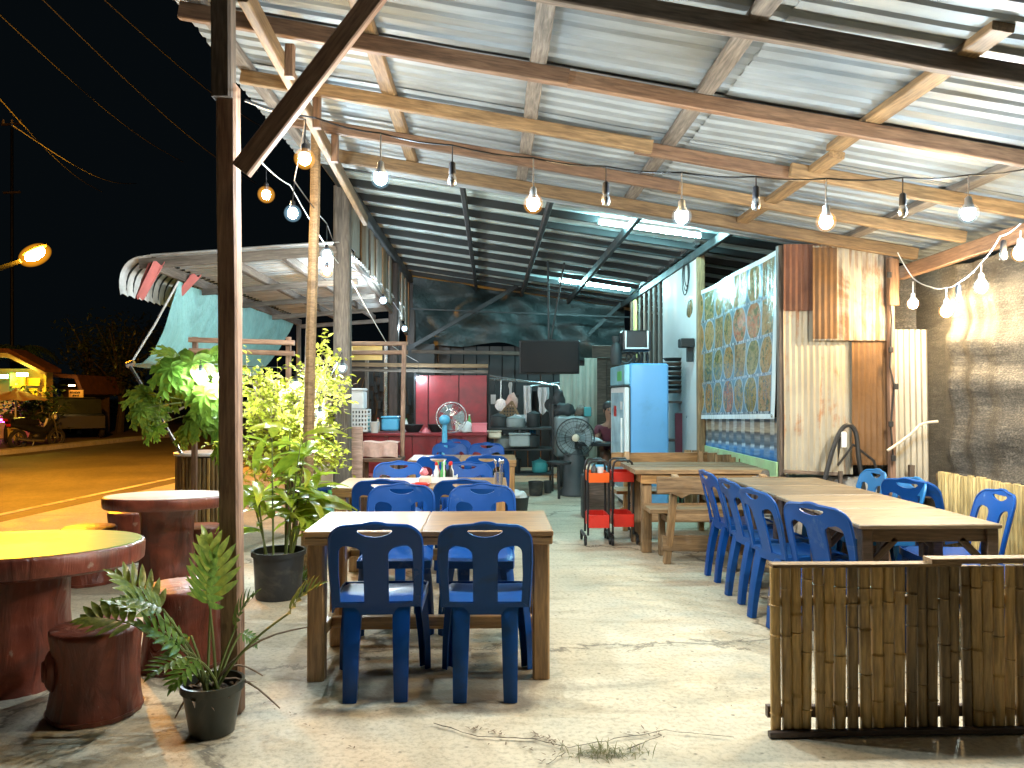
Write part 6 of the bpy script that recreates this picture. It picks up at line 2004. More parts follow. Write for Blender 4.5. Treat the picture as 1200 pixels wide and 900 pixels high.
for i in range(26):
    a = Rn.uniform(0, 2 * PI); r = .105 * math.sqrt(Rn.random()); strip_leaf(dl, PC + Vector((r * math.cos(a), r * math.sin(a), .175)), (math.cos(a * 3), math.sin(a * 3), Rn.uniform(-.1, .5)), (0, 0, 1), Rn.uniform(.05, .13), .02, 1.2, 4)
obj('dry_leaves', dl, M_['twig'], t, world=True)

# broad-leaved plant in the black tub
g0 = gpos(319, 706); TC = Vector((g0.x, g0.y + .16, 0)); TD = TC.y
t = thing('broad_leaved_plant', 'bright green broad leaved plant in a black tub behind the front post', 'potted plant', TC)
pot(t, TC, .155, .18, .33, M_['tub'])
top = TC + Vector((0, 0, .28))
for i in range(11):
    a = Rn.uniform(0, 2 * PI); sp = Rn.uniform(.05, .30); H = Rn.uniform(.40, .95)
    tipx = TC.x + .03 + sp * math.cos(a) * .95; tipy = TC.y + sp * math.sin(a) * .8
    base = top + Vector((.09 * math.cos(a), .09 * math.sin(a), -.02)); tip_ = Vector((tipx, tipy, .33 + H))
    st = MB(); st.tube(stemline(base, tip_, .03), [.009, .008, .008, .007, .006, .005, .004], 6); st.smooth = True
    obj('cane', st, M_['stem'], t, world=True)
    nl = int(5 + H * 6)
    for k in range(nl):
        f = .35 + .65 * k / (nl - 1); p = base.lerp(tip_, f)
        b_ = a + 2.4 * k + Rn.uniform(-.4, .4); el = Rn.uniform(-.15, .75)
        leaf_at(LB, t, p, (math.cos(b_) * math.cos(el), math.sin(b_) * math.cos(el), math.sin(el)), Rn.uniform(.20, .36), Rn.uniform(-.6, .6))
for (sx, sy, ex, ey, L) in ((330, 590, 415, 563, .36), (345, 600, 418, 575, .38), (318, 560, 360, 515, .36), (300, 555, 302, 508, .3), (312, 600, 290, 560, .35), (335, 610, 392, 585, .34)):
    a_ = W(sx, sy, TD - .05); b2 = W(ex, ey, TD - .12); leaf_at(LB, t, a_, b2 - a_, (b2 - a_).length * 1.02, Rn.uniform(-.7, .7), Vector((0, -.5, .85)))
# spiky tuft beside the tub
t = thing('spiky_plant', 'small spiky green plant in a dark pot between tub and wooden table', 'potted plant', gpos(352, 690))
c = gpos(352, 692)
pot(t, c, .06, .075, .10, M_['tub'])
sm = MB()
for i in range(46):
    a = Rn.uniform(0, 2 * PI); e = Rn.uniform(.3, 1.3); strip_leaf(sm, c + Vector((.03 * math.cos(a), .03 * math.sin(a), .06)), (math.cos(a) * math.cos(e), math.sin(a) * math.cos(e), math.sin(e)), (0, 0, 1), Rn.uniform(.14, .27), .014, .9, 4)
obj('blades', sm, M_['leaf_dark'], t, world=True)['kind'] = 'stuff'

# leafy bush behind: trunk, limbs and a crown of small leaflets
BC = Vector((W(342, 600, 7.0).x, 7.05, 0))
t = thing('leafy_bush', 'tall yellow green small leaved bush behind the broad leaved plant', 'bush', BC)
limbs = MB(); crown = MB(); ends = []
limbs.tube([BC, BC + Vector((.02, 0, .3)), BC + Vector((-.02, .02, .62))], [.03, .026, .022], 8)
for i in range(34):
    a = Rn.uniform(0, 2 * PI)
    tgt = Vector((W(Rn.choice([300, 315, 330, 345, 360, 375, 388]) + Rn.uniform(-9, 9), Rn.uniform(410, 560), 7).x, BC.y + Rn.uniform(-.42, .42), 0))
    tgt.z = Rn.uniform(.85, 1.86)
    if tgt.x > -1.62: tgt.z = min(tgt.z, 1.55 + Rn.uniform(-.2, .2))
    if tgt.x < -2.05: tgt.z = min(tgt.z, 1.60)
    pts = stemline(BC + Vector((0, 0, Rn.uniform(.3, .6))), tgt, .08)
    limbs.tube(pts, [.014, .011, .009, .007, .006, .005, .003], 5); ends.append(pts)
for pts in ends:
    for k in range(3, 7):
        for q in range(7):
            p = pts[k] + Vector((Rn.uniform(-.10, .10), Rn.uniform(-.10, .10), Rn.uniform(-.08, .12)))
            e = p + Vector((Rn.gauss(0, .10), Rn.gauss(0, .10), Rn.gauss(.02, .08)))
            limbs.tube([pts[k], p, e], [.003, .002, .0012], 3, False)
            for j in range(6):
                c = p.lerp(e, j / 5)
                strip_leaf(crown, c, (Rn.gauss(0, 1), Rn.gauss(0, 1), Rn.gauss(0, .6)), (Rn.gauss(0, .5), Rn.gauss(0, .5), 1), Rn.uniform(.045, .075), Rn.uniform(.026, .038), .5, 3, .2)
limbs.smooth = True
obj('trunk', limbs, M_['twig'], t, world=True)
obj('crown', crown, M_['leaf_bush'], t, world=True)['kind'] = 'stuff'

# papaya plant in front of the teal tarp
c0 = W(258, 590, 7.2); c0.z = 0
t = thing('papaya_plant', 'young papaya plant with large lobed leaves in front of the teal tarp', 'plant', c0)
tr = MB(); tr.tube([c0, c0 + Vector((.02, 0, .6)), c0 + Vector((-.03, .0, 1.15)), c0 + Vector((-.12, 0, 1.45))], [.035, .032, .028, .02], 8); tr.smooth = True
obj('trunk', tr, M_['stem'], t, world=True)
ctr = c0 + Vector((-.10, 0, 1.40))
for (lx, ly, dep, sc, tx, ty) in [(200, 432, -.2, .30, 185, 470), (226, 425, -.15, .34, 212, 468), (248, 418, .1, .32, 258, 452), (172, 462, .0, .26, 140, 472), (165, 480, -.1, .24, 172, 520), (186, 478, .1, .22, 158, 500), (212, 452, .15, .28, 196, 488), (240, 462, -.25, .30, 240, 502), (232, 486, -.2, .26, 222, 520), (252, 490, -.2, .25, 248, 530), (262, 440, -.1, .26, 280, 470), (182, 500, .05, .20, 160, 528), (205, 420, .2, .24, 186, 410), (262, 520, -.1, .22, 250, 548), (218, 505, .1, .2, 212, 530)]:
    b_ = W(lx, ly, 7.2 + dep); tp = W(tx, ty, 7.2 + dep - .12)
    st = MB(); st.tube(stemline(ctr + Vector((0, 0, Rn.uniform(-.2, .05))), b_, .05), [.009, .008, .007, .006, .006, .005, .004], 5); st.smooth = True
    obj('stem', st, M_['stem'], t, world=True)
    leaf_at(LPA, t, b_, tp - b_, sc * 1.0, Rn.uniform(-.3, .3), Vector((0, -.75, .65)))

# bamboo drum planter under the stay pole
q = W(240, 600, 8.6)
t = thing('bamboo_drum', 'tall drum clad in dark bamboo slats with a round lid, behind the pale table', 'planter', (q.x, 8.6, 0))
m = MB().lathe([(.265, 0), (.265, .76)], 28, (q.x, 8.6, 0)); obj('barrel', m, M_['dkwood'], t, world=True)
for i in range(40):
    a = 2 * PI * i / 40
    c = Vector((q.x + .285 * math.cos(a), 8.6 + .285 * math.sin(a), 0))
    m = MB(); m.tube([(0, 0, .01), (0, 0, .4), (0, 0, Rn.uniform(.75, .775))], [.021, .02, .019], 7); m.smooth = True
    obj('bamboo_slat', m, M_['bamboo_dark' if i % 3 else 'bamboo'], t, Matrix.Translation(c), world=True)
m = MB().lathe([(.32, .775), (.325, .785), (.325, .80), (.315, .806)], 36, (q.x, 8.6, 0)); obj('lid', m, M_['white'], t, world=True)
gs = MB()
for i in range(120):
    x = W(Rn.uniform(222, 262), 613, 7.7).x; y = 7.7 + Rn.uniform(-.08, .08); a = Rn.uniform(0, 6.3)
    strip_leaf(gs, (x, y, 0), (math.cos(a) * .5, math.sin(a) * .5, 1), (1, 0, 0), Rn.uniform(.06, .15), .014, .7, 3)
tag(obj('border_grass', gs, M_['leaf_dark']), 'dark green low border plants along the foot of the bamboo drum', 'plants', kind='stuff')
# grass tuft and litter in the foreground
gs = MB(); c = gpos(708, 884)
for i in range(150):
    a = Rn.uniform(0, 6.3); r = Rn.gauss(0, .05); e = Rn.uniform(.2, 1.2)
    strip_leaf(gs, c + Vector((r * 1.6, Rn.gauss(0, .018), 0)), (math.cos(a) * math.cos(e), math.sin(a) * math.cos(e), math.sin(e)), (0, 0, 1), Rn.uniform(.03, .075), .004, 1.2, 3)
tag(obj('grass_tuft', gs, leafmat('dry_grass', (.12, .14, .03), (.28, .27, .10), .25)), 'small tuft of dry grass growing from a crack in the concrete', 'grass', kind='stuff')
lt = MB()
for (x0, y0, x1, y1, n_) in ((545, 853, 590, 862, 22), (625, 862, 662, 872, 30), (655, 870, 640, 895, 14), (700, 862, 770, 858, 12), (735, 862, 780, 862, 10), (560, 870, 700, 890, 8), (300, 820, 420, 880, 14), (760, 700, 860, 830, 12), (440, 760, 560, 780, 16)):
    for i in range(n_):
        f = Rn.random(); c = gpos(x0 + (x1 - x0) * f + Rn.gauss(0, 3), y0 + (y1 - y0) * f + Rn.gauss(0, 1.5)); a = Rn.uniform(0, 6.3)
        strip_leaf(lt, c + Vector((0, 0, .004)), (math.cos(a), math.sin(a), .15), (0, 0, 1), Rn.uniform(.008, .035), .006, Rn.uniform(-.6, .8), 3)
tag(obj('leaf_litter', lt, M_['twig']), 'scattered dry leaf litter and twigs along the cracks in the concrete', 'litter', kind='stuff')
def crack(name, pts, w, lab):
    m = MB(); vs = []; P = []
    for i in range(len(pts) - 1):
        for k in range(6):
            f = k / 6; P.append((pts[i][0] + (pts[i + 1][0] - pts[i][0]) * f + Rn.gauss(0, 1.2), pts[i][1] + (pts[i + 1][1] - pts[i][1]) * f + Rn.gauss(0, .5)))
    P.append(pts[-1])
    for i, (x, y) in enumerate(P):
        c = gpos(x, y); ww = w * (.5 + Rn.random()) * (1 - .5 * i / len(P)); vs += [(c.x, c.y - ww, .0085), (c.x, c.y + ww, .0085)]
    m.add(vs, [(i * 2, i * 2 + 2, i * 2 + 3, i * 2 + 1) for i in range(len(P) - 1)])
    o = obj(name, m, M_['soil']); o['kind'] = 'structure'
crack('floor_crack', [(510, 850), (560, 866), (625, 868), (665, 878), (720, 868), (780, 858), (860, 866)], .0045, '')
crack('floor_crack', [(655, 868), (662, 884), (640, 899)], .004, '')
crack('floor_crack', [(735, 880), (775, 864), (768, 854)], .004, '')
crack('floor_crack', [(815, 700), (845, 740), (900, 762)], .003, '')
# puddle-grey worn patch edge by the benches is left to the material

# green jugs and blue crate behind the tub
for i, (px, py, lab) in enumerate(((374, 600, 'green tinted water jug behind the broad leaved plant, left of two'), (388, 596, 'green tinted water jug next to the corner of second table'))):
    c = gpos(px, 640 - i * 6); c = Vector((W(px, 600, c.y).x, c.y, 0))
    m = MB().lathe([(.13, 0), (.14, .02), (.14, .30), (.12, .36), (.035, .43), (.03, .47)], 20, c); m.smooth = True
    tt_ = thing('water_jug', lab, 'jug', c, 0, 'green water jugs')
    obj('bottle', m, pm('green_clear', (.25, .55, .35), .15, 0, .1, trans=.5), tt_, world=True)
    obj('cap', MB().lathe([(.034, .47), (.034, .50)], 12, c), M_['green'], tt_, world=True)
a, b2 = W(366, 574, 7.6), W(392, 592, 7.6)
tag(obj('blue_crate', MB().rbox(((a.x + b2.x) / 2, 7.75, a.z / 2), (b2.x - a.x, .3, a.z), .015), M_['blue']), 'dark blue crate stacked behind the green water jugs', 'crate')
a, b2 = W(366, 545, 9.4), W(390, 575, 9.4)
tag(obj('beige_cabinet', MB().rbox(((a.x + b2.x) / 2, 9.5, a.z / 2), (b2.x - a.x, .25, a.z), .01), M_['cream']), 'small beige cabinet beyond the blue crate, behind the slim pole', 'cabinet')

# ------------------------------------------------------------------ string lights
def bulb_lamp(t, top, bot, mat, r=.030, lit=True, cup=True, gr=.05):  # cup: flared collar added to block light thrown up
    """drop cord, socket and bulb hanging from `top` to the bulb centre `bot`"""
    top, bot = Vector(top), Vector(bot)
    s = MB(); sock = bot + Vector((0, 0, r + .03))
    if (top - sock).length > .02: s.tube([top, sock + Vector((0, 0, .02))], .0035, 5)
    s.lathe([(.010, .022), (.016, .015), (.018, -.012), (r * .80, -.024), (r * 1.0, -.030 - r * .38), (r * .94, -.030 - r * .38), (r * .66, -.022 - r * .1)] if lit and cup else [(.010, .022), (.016, .015), (.018, -.035), (.014, -.04)], 14, sock, cap=(True, not lit))  # flared collar added to cut light thrown up at the roof
    s.smooth = True
    o = obj('lamp_holder', s, M_['white'] if lit and cup else M_['black'], t, world=True)
    b_ = MB()
    if lit:
        b_.sphere(bot, r, 10, 8, (1, 1, 1.1))
    else:
        b_.lathe([(.014, 0), (.020, -.012), (.022, -.035), (.016, -.05), (.004, -.055)], 12, bot + Vector((0, 0, .02)))
    b_.smooth = True
    obj('bulb', b_, mat, o, world=True)
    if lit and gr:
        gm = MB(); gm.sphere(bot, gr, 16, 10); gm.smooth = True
        obj('halo', gm, M_['halo_amber'] if mat in (M_['bulb_y'], M_['bulb_yl']) else M_['halo_white'], o, world=True)  # glow volume added round the bulb to imitate bloom, not glass


def smooth(P, n=5):
    P = [Vector(p) for p in P]; out = []
    for i in range(len(P) - 1):
        a, b, c, d = P[max(i - 1, 0)], P[i], P[i + 1], P[min(i + 2, len(P) - 1)]
        for k in range(n):
            t = k / n
            out.append(.5 * (2 * b + (c - a) * t + (2 * a - 5 * b + 4 * c - d) * t * t + (3 * b - a - 3 * c + d) * t ** 3))
    return out + [P[-1]]


def string(lab, wire, bulbs, name='string_light', grp='strings of hanging bulbs', wmat=None, r=.0045, cup=True, gr=.05):
    t = thing(name, lab, 'string light', wire[0], 0, grp)
    m = MB(); P = []
    for i in range(len(wire) - 1):
        a, b2 = Vector(wire[i]), Vector(wire[i + 1])
        for k in range(4):
            f = k / 4; P.append(a.lerp(b2, f) - Vector((0, 0, .012 * math.sin(math.pi * f))))
    P.append(Vector(wire[-1])); m.tube(P, r, 5); m.smooth = True
    obj('wire', m, wmat or M_['cable'], t, world=True)
    for (top, bot, mt, rr, lit) in bulbs: bulb_lamp(t, top, bot, mt, rr, lit, cup, gr)
    return t


Yf = 3.72
wpx = [(288, 117), (370, 138), (446, 156), (530, 170), (625, 185), (710, 195), (799, 202), (886, 207), (968, 209), (1058, 208), (1135, 205), (1215, 195), (1300, 178)]
wire = [W(x, y, 3.46 if i == 0 else Yf) for i, (x, y) in enumerate(wpx)]
bl = []
for (x, y, by, mk) in ((446, 156, 209, 'w'), (530, 170, 210, 'o'), (625, 185, 239, 'y'), (710, 195, 233, 'o'), (799, 202, 254, 'w'), (886, 207, 238, 'o'), (968, 209, 260, 'y'), (1058, 208, 246, 'o'), (1135, 205, 250, 'w')):
    bl.append((W(x, y, Yf), W(x, by, Yf), M_['bulb_w'] if mk == 'w' else M_['bulb_y'] if mk == 'y' else M_['chrome'], .031, mk != 'o'))
string('long black string of bulbs sagging across the canopy front', wire, bl)
L2 = [(357, 186, 4.3, 'y'), (343, 250, 5.3, 'w'), (383, 298, 6.7, 'w'), (398, 340, 8.9, 'w'), (449, 352, 10.4, 'w'), (474, 385, 13.2, 's')]
wire = [W(287, 118, 3.5), W(358, 140, 4.3), W(345, 212, 5.3), W(383, 262, 6.7), W(400, 305, 8.9), W(448, 335, 10.4), W(474, 372, 13.2)]
string('string of bulbs running back along the left eave past the slim pole', wire,
       [(w_, W(x, y, Y), M_['bulb_yl'] if k == 'y' else M_['bulb_wl'], .034 if k != 's' else .03, True) for w_, (x, y, Y, k) in zip(wire[1:], L2)], cup=False, gr=.06)
L3 = [(312, 228, 5.4, 'y'), (383, 318, 7.0, 'y'), (405, 348, 9.2, 'y'), (490, 443, 11.6, 's')]
wire = [W(300, 178, 4.6), W(312, 196, 5.4), W(340, 217, 6.2), W(383, 290, 7.0), W(408, 322, 9.2), W(452, 400, 10.0), W(490, 424, 11.6)]
string('pale string of warm bulbs drooping inside the left eave toward the kitchen', wire,
       [(W(x, y - 30, Y), W(x, y, Y), M_['bulb_yl'] if k == 'y' else M_['bulb_wl'], .03 if k != 's' else .02, True) for (x, y, Y, k) in L3], wmat=M_['cloth'], cup=False, gr=.06)
L4 = [(235, 437, 7.0), (258, 442, 6.9), (347, 450, 6.75), (375, 485, 6.7), (401, 431, 6.7)]
wire = [W(222, 412, 7.9), W(235, 422, 7.0), W(258, 427, 6.9), W(347, 430, 6.75), W(375, 462, 6.7), W(401, 412, 6.7)]
string('string of small white bulbs threaded through bush and papaya leaves', wire,
       [(w_, W(x, y, Y), M_['bulb_s'], .018, True) for w_, (x, y, Y) in zip(wire[1:], L4)], cup=False, gr=.05)
wire = [W(1052, 296, 6.35), W(1070, 326, 6.2), W(1090, 336, 5.6), W(1109, 337, 5.1), W(1125, 330, 4.9), W(1150, 308, 4.7), W(1172, 277, 4.4), W(1196, 262, 4.2)]
string('pale string of bulbs looped against the black shade net', wire,
       [(W(1070, 330, 6.15), W(1070, 356, 6.15), M_['bulb_y'], .036, True), (W(1109, 338, 5.1), W(1109, 365, 5.1), M_['bulb_y'], .034, True),
        (W(1123, 332, 4.9), W(1123, 348, 4.9), M_['chrome'], .03, False), (W(1150, 308, 4.7), W(1150, 336, 4.7), M_['bulb_w'], .034, True),
        (W(1176, 285, 4.3), W(1176, 298, 4.3), M_['chrome'], .03, False), (W(1196, 270, 4.2), W(1196, 297, 4.2), M_['bulb_y'], .034, True)], wmat=M_['cloth'])
pb = thing('post_lamp', 'tiny white bulb fixed on the right side of the front post', 'lamp', W(289, 193, 3.41))
m = MB(); m.sphere(W(290, 193, 3.40), .009, 8, 6); obj('bulb', m, M_['bulb_s'], pb, world=True)
obj('holder', MB().rbox(W(287, 193, 3.41), (.02, .02, .02), .003), M_['black'], pb, world=True)

# cables on the zinc wall
c_ = MB()
hs = [(966, 565), (975, 530), (985, 505), (995, 498), (1003, 508), (1006, 535), (1010, 560), (1014, 590)]
c_.tube(smooth([W(x, y, 6.45) for x, y in hs]), .02, 7)
c_.tube([W(x, y, 6.47) for x, y in ((984, 512), (983, 525), (982, 545), (1000, 521), (1024, 540), (1030, 560), (1028, 600))], .012, 6)
c_.smooth = True
tag(obj('looped_hose', c_, M_['cable']), 'black hose looped up against the patched zinc wall', 'hose')
tag(obj('pale_tube', MB().lathe([(.02, 0), (.022, .02), (.022, .12), (.015, .13)], 12, W(989, 524, 6.42)), M_['white']), 'small white cylinder hanging beside the looped black hose', 'tube')
c_ = MB(); c_.tube([W(x, y, 6.40) for x, y in ((1040, 528), (1055, 518), (1068, 508), (1078, 498), (1087, 495), (1099, 494))], .012, 6); c_.smooth = True
tag(obj('white_cable', c_, M_['cream']), 'stiff cream cable sticking out across the pale zinc sheet', 'cable')
c_ = MB(); c_.tube([W(x, y, 6.5) for x, y in ((1044, 305), (1043, 340), (1046, 372), (1043, 430), (1048, 452), (1044, 500), (1047, 540))], .008, 5)
for px, py in ((1042, 322), (1050, 453), (1044, 410), (1044, 497), (1047, 537)): c_.rbox(W(px, py, 6.46), (.035, .03, .05), .005)
tag(obj('unlit_bulb_cord', c_, M_['cable']), 'black cord with empty sockets running down the zinc wall edge', 'cord')

# ------------------------------------------------------------------ street lamp, poles and wires
lp_ = W(41, 297, 14.0)
t = thing('street_lamp', 'glowing orange street lamp on a long arm beside the dark road', 'street lamp', (-13.65, 13.5, 0))
ar = MB(); q = W(-30, 325, 13.9); ar.tube([(-13.65, 13.5, 0), (-13.65, 13.5, q.z - .75), (-13.2, 13.5, q.z - .45), q, W(24, 306, 14)], [.09, .07, .06, .045, .04], 8); ar.smooth = True
obj('column', ar, M_['steel'], t, world=True)
d = (W(52, 291, 14) - W(26, 304, 14)).normalized()
hd_ = MB(); Mh = frame_to(lp_, lp_ + d)
hd_.sphere((0, 0, .065), .235, 14, 8, (1.0, .42, .16), Mh); hd_.smooth = True
obj('head', hd_, M_['steel'], t, world=True)
gl = MB(); gl.sphere((0, 0, -.02), .19, 14, 8, (1.0, .5, .5), Mh); gl.smooth = True
obj('glass', gl, M_['street'], t, world=True)
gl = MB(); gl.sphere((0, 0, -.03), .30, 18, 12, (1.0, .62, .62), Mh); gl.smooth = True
obj('halo', gl, M_['halo_street'], t, world=True)  # orange glow volume added to imitate bloom round the lamp
t = thing('utility_pole', 'faint concrete utility pole with crossarms at far left of the dark sky', 'utility pole', (W(14, 500, 34).x, 34, 0))
a, b2 = W(14, 507, 34), W(14, 150, 34)
m = MB(); m.tube([(a.x, 34, -.1), b2], [.085, .06], 10); m.smooth = True; obj('shaft', m, M_['steel_dark'], t, world=True)
for py, w_ in ((146, 12), (226, 10)):
    beam('crossarm', W(14 - w_, py, 33.9), W(14 + w_, py - 1, 33.9), .09, .09, M_['old'], t, seg=1)
for px in (4, 14, 24):
    m = MB().lathe([(.05, 0), (.06, .05), (.03, .1), (.05, .14), (.02, .2)], 10, W(px, 145, 33.85)); obj('insulator', m, M_['cream'], t, world=True)
WIRE = pm('overhead_wire', (0.05, 0.05, 0.05), 0.95, 0, 0.1, spec=0.05)
wires = [((-40, -20), (215, 190), 'thick pale power line slanting across the night sky above the road'), ((20, -30), (300, 215), 'thin dim power line nearest the canopy roof edge'), ((90, -30), (330, 160), 'uppermost dim power line beside the canopy roof'), ((-40, 70), (120, 225), 'lower dim telephone line fanning from the utility pole'), ((14, 146), (160, 215), 'dim sagging line from the utility pole crossarm')]
for (p0, p1, lab) in wires:
    a, b2 = W(p0[0], p0[1], 9.5), W(p1[0], p1[1], 24)
    m = MB(); m.tube([a.lerp(b2, i / 10) - Vector((0, 0, .25 * math.sin(math.pi * i / 10))) for i in range(11)], .011, 5)
    tag(obj('power_line', m, WIRE), lab, 'power line', 'power lines over the road')

# ------------------------------------------------------------------ roadside shop across the road
SX, SY = W(30, 500, 25).x, 25.0
def sx(px, Y=25.0): return W(px, 480, Y).x
def sz(py, Y=25.0): return W(30, py, Y).z
t = thing('roadside_shop', 'small yellow lit roadside shop with brown tiled roof across the road', 'shop', (SX, 26, 0))
obj('wall', MB().rbox((SX - 1.2, 25.75, 1.15), (3.2, .12, 2.3), .01), M_['housewall'], t, world=True)
obj('wall', MB().rbox((SX + .34, 25.55, 1.15), (.12, .3, 2.3), .01), M_['housewall'], t, world=True)
for (x0, x1, y0, y1, Y) in ((12, 30, 437, 455, 25.0), (31, 47, 443, 452, 25.2), (34, 44, 455, 468, 25.3), (16, 30, 470, 488, 25.4)):
    a, b2 = W(x0, y0, Y), W(x1, y1, Y)
    obj('sign_panel', MB().rbox(((a.x + b2.x) / 2, Y, (a.z + b2.z) / 2), (b2.x - a.x, .04, a.z - b2.z), .006), pm('yellow_panel', (.72, .56, .04), .6, 0, .15), t, world=True)
rz = sz(428)
rf = obj('roof', MB().prism([(SX - 3.4, rz + .55), (SX - .2, rz + .50), (SX + .95, rz - .12), (SX + .95, rz - .24), (SX - .2, rz + .36), (SX - 3.4, rz + .40)], 24.4, 25.3), M_['thatch'], t, world=True)
obj('fascia', MB().prism([(SX - 3.4, rz + .39), (SX - .2, rz + .35), (SX + .97, rz - .25), (SX + .97, rz - .34), (SX - .2, rz + .22), (SX - 3.4, rz + .26)], 24.36, 24.46), M_['cream'], rf, world=True)
for px in (-12, 33): obj('post', MB().rbox((sx(px), 24.7, sz(440) / 2), (.10, .10, sz(440)), .006), M_['housewall'], t, world=True)
for (px, py, col, nm, st_, lab, Y) in ((3, 441, (.15, 1.0, .55), 'green_neon', 40, 'green neon lamp glowing under the shop eave', 24.8), (2, 493, (1.0, .05, .5), 'magenta_neon', 40, 'magenta neon lamp low at the shop front', 24.8), (26, 449, (1.0, .72, .08), 'yellow_lamp', 260, 'yellow lamp lighting the shop boards from under the eave', 24.3)):
    c = W(px, py - (10 if 'yellow' in nm else 0), Y); m = MB().rbox(c, (.34, .06, .10), .02)
    tag(obj(nm, m, emit(nm, col, st_)), lab, 'lamp')
# patio umbrella
c = W(18, 500, 23.4); zt_ = W(18, 456, 23.4).z
t = thing('patio_umbrella', 'orange patio umbrella open before the lit shop', 'umbrella', (c.x, 23.4, 0))
m = MB(); 
for i in range(8):
    a0, a1 = 2 * PI * i / 8, 2 * PI * (i + 1) / 8
    P0 = Vector((c.x, 23.4, zt_))
    def f(u, v, a0=a0, a1=a1):
        a = a0 + (a1 - a0) * u; r = .85 * v
        return P0 + Vector((r * math.cos(a), r * math.sin(a), -.36 * v - .05 * math.sin(math.pi * u) * -v))
    m2 = MB().grid(f, 4, 4, .004); obj('canopy_panel', m2, M_['umb'], t, world=True)
m = MB(); m.tube([(c.x, 23.4, 0), (c.x, 23.4, zt_ + .05)], .025, 8); obj('pole', m, M_['white'], t, world=True)
# dark shed with orange sign
t = thing('dark_shed', 'dark low shed with slanting roof next to the lit shop', 'shed', (W(80, 500, 28).x, 28, 0))
a, b2 = W(45, 444, 28), W(104, 470, 28)
obj('roof', MB().prism([(a.x - .3, a.z + .25), (b2.x, a.z + .12), (b2.x + .25, a.z - .55), (b2.x + .15, a.z - .6), (b2.x - .1, a.z), (a.x - .3, a.z + .12)], 27.2, 30), M_['thatch'], t, world=True)
obj('wall', MB().rbox(((a.x + b2.x) / 2, 29.5, a.z / 2), (b2.x - a.x, .1, a.z), .01), M_['dkwood'], t, world=True)
for x in (a.x, b2.x): obj('post', MB().rbox((x, 27.4, a.z / 2), (.12, .12, a.z - .1), .006), M_['old'], t, world=True)
a, b2 = W(81, 457, 27), W(98, 467, 27)
t = thing('hanging_sign', 'small orange sign with dark lettering on the shed front', 'sign', ((a.x + b2.x) / 2, 27, b2.z))
obj('board', MB().rbox(((a.x + b2.x) / 2, 27, (a.z + b2.z) / 2), (b2.x - a.x, .05, a.z - b2.z), .006), M_['signo'], t, world=True)
lt = MB(); w_ = b2.x - a.x; h_ = a.z - b2.z
for r in range(2):
    x = a.x + .06 + .10 * (1 - r)
    while x < b2.x - .09 - .06 * (1 - r):
        ww = Rn.uniform(.02, .05); zc = b2.z + h_ * (.33 + .36 * r)
        lt.box((x, 26.968, zc), (ww, .008, h_ * .2)); 
        if Rn.random() < .5: lt.box((x + ww / 2, 26.968, zc + h_ * .1), (.012, .008, h_ * .16))
        x += ww + .018
obj('lettering', lt, M_['steel_dark'], t, world=True)
tag(obj('sign_lamp', MB().rbox(((a.x + b2.x) / 2, 26.7, a.z + .15), (.2, .06, .05), .01), emit('sign_glow', (1, .6, .2), 40)), 'small warm lamp above the orange sign', 'lamp')
# motorbikes, pickup, stools
def wheel(t, c, R, wd, rot):
    M = Matrix.Translation(c) @ rot
    m = MB().torus((0, 0, 0), R - wd / 2, wd / 2, 20, 7, M); m.smooth = True
    o = obj('wheel', m, M_['tyre'], t, world=True)
    m = MB().torus((0, 0, 0), (R - wd) * .92, .012, 18, 5, M); m.lathe([(.04, -.04), (.04, .04)], 10, M=M)
    for i in range(6):
        a = PI * 2 * i / 6; m.tube([M @ Vector((.03 * math.cos(a), .03 * math.sin(a), 0)), M @ Vector(((R - wd) * math.cos(a), (R - wd) * math.sin(a), 0))], .008, 4)
    obj('rim', m, M_['chrome'], o, world=True)


def motorbike(c, rz, lab, body):
    t = thing('motorbike', lab, 'motorbike', c, rz, 'motorbikes parked by the shop')
    B = t.matrix_basis
    rot = B.to_3x3().to_4x4() @ Matrix.Rotation(PI / 2, 4, 'X')
    for x in (-.6, .6): wheel(t, B @ Vector((x, 0, .29)), .29, .09, rot)
    m = MB(); P = [(-.35, 0, .62), (-.05, 0, .52), (.25, 0, .50), (.48, 0, .75)]
    m.tube(P, [.10, .12, .11, .08], 10); m.tube([(-.85, 0, .72), (-.5, 0, .66), (-.2, 0, .56)], [.05, .10, .09], 10)
    m.sphere((.05, 0, .36), .17, 12, 8, (1.3, .7, .8)); m.smooth = True
    obj('body', m, body, t)
    m = MB(); m.tube([(-.75, 0, .80), (-.4, 0, .79), (-.05, 0, .74)], [.09, .12, .08], 10); m.smooth = True
    obj('seat', m, M_['black'], t)
    m = MB()
    for s in (-1, 1):
        m.tube([(.60, s * .07, .29), (.46, s * .07, .80), (.42, s * .07, .95)], .02, 6)
        m.tube([(.42, s * .05, .98), (.36, s * .30, 1.02), (.28, s * .36, 1.0)], .014, 6)
        m.tube([(.38, s * .27, 1.02), (.40, s * .33, 1.18)], .006, 5); m.sphere((.40, s * .35, 1.2), .05, 8, 6, (.3, 1, .7))
    obj('fork_and_bars', m, M_['chrome'], t)
    m = MB().sphere((.53, 0, .90), .09, 12, 8, (.7, 1.1, 1)); m.smooth = True
    obj('headlight', m, M_['white'], t)
    m = MB().tube([(.1, -.12, .25), (-.3, -.14, .26), (-.75, -.15, .34)], [.03, .04, .055], 8); m.smooth = True
    obj('exhaust', m, M_['chrome'], t)
    m = MB().rbox((-.88, 0, .70), (.03, .14, .07), .01)
    obj('tail_light', m, M_['redplastic'], t)
    m = MB().tube([(.30, 0, .55), (.35, .16, .62), (.42, .14, .85)], .03, 6); m.tube([(0, .1, .3), (.05, .28, -.0)], .014, 5)
    obj('leg_shield', m, M_['white'], t)


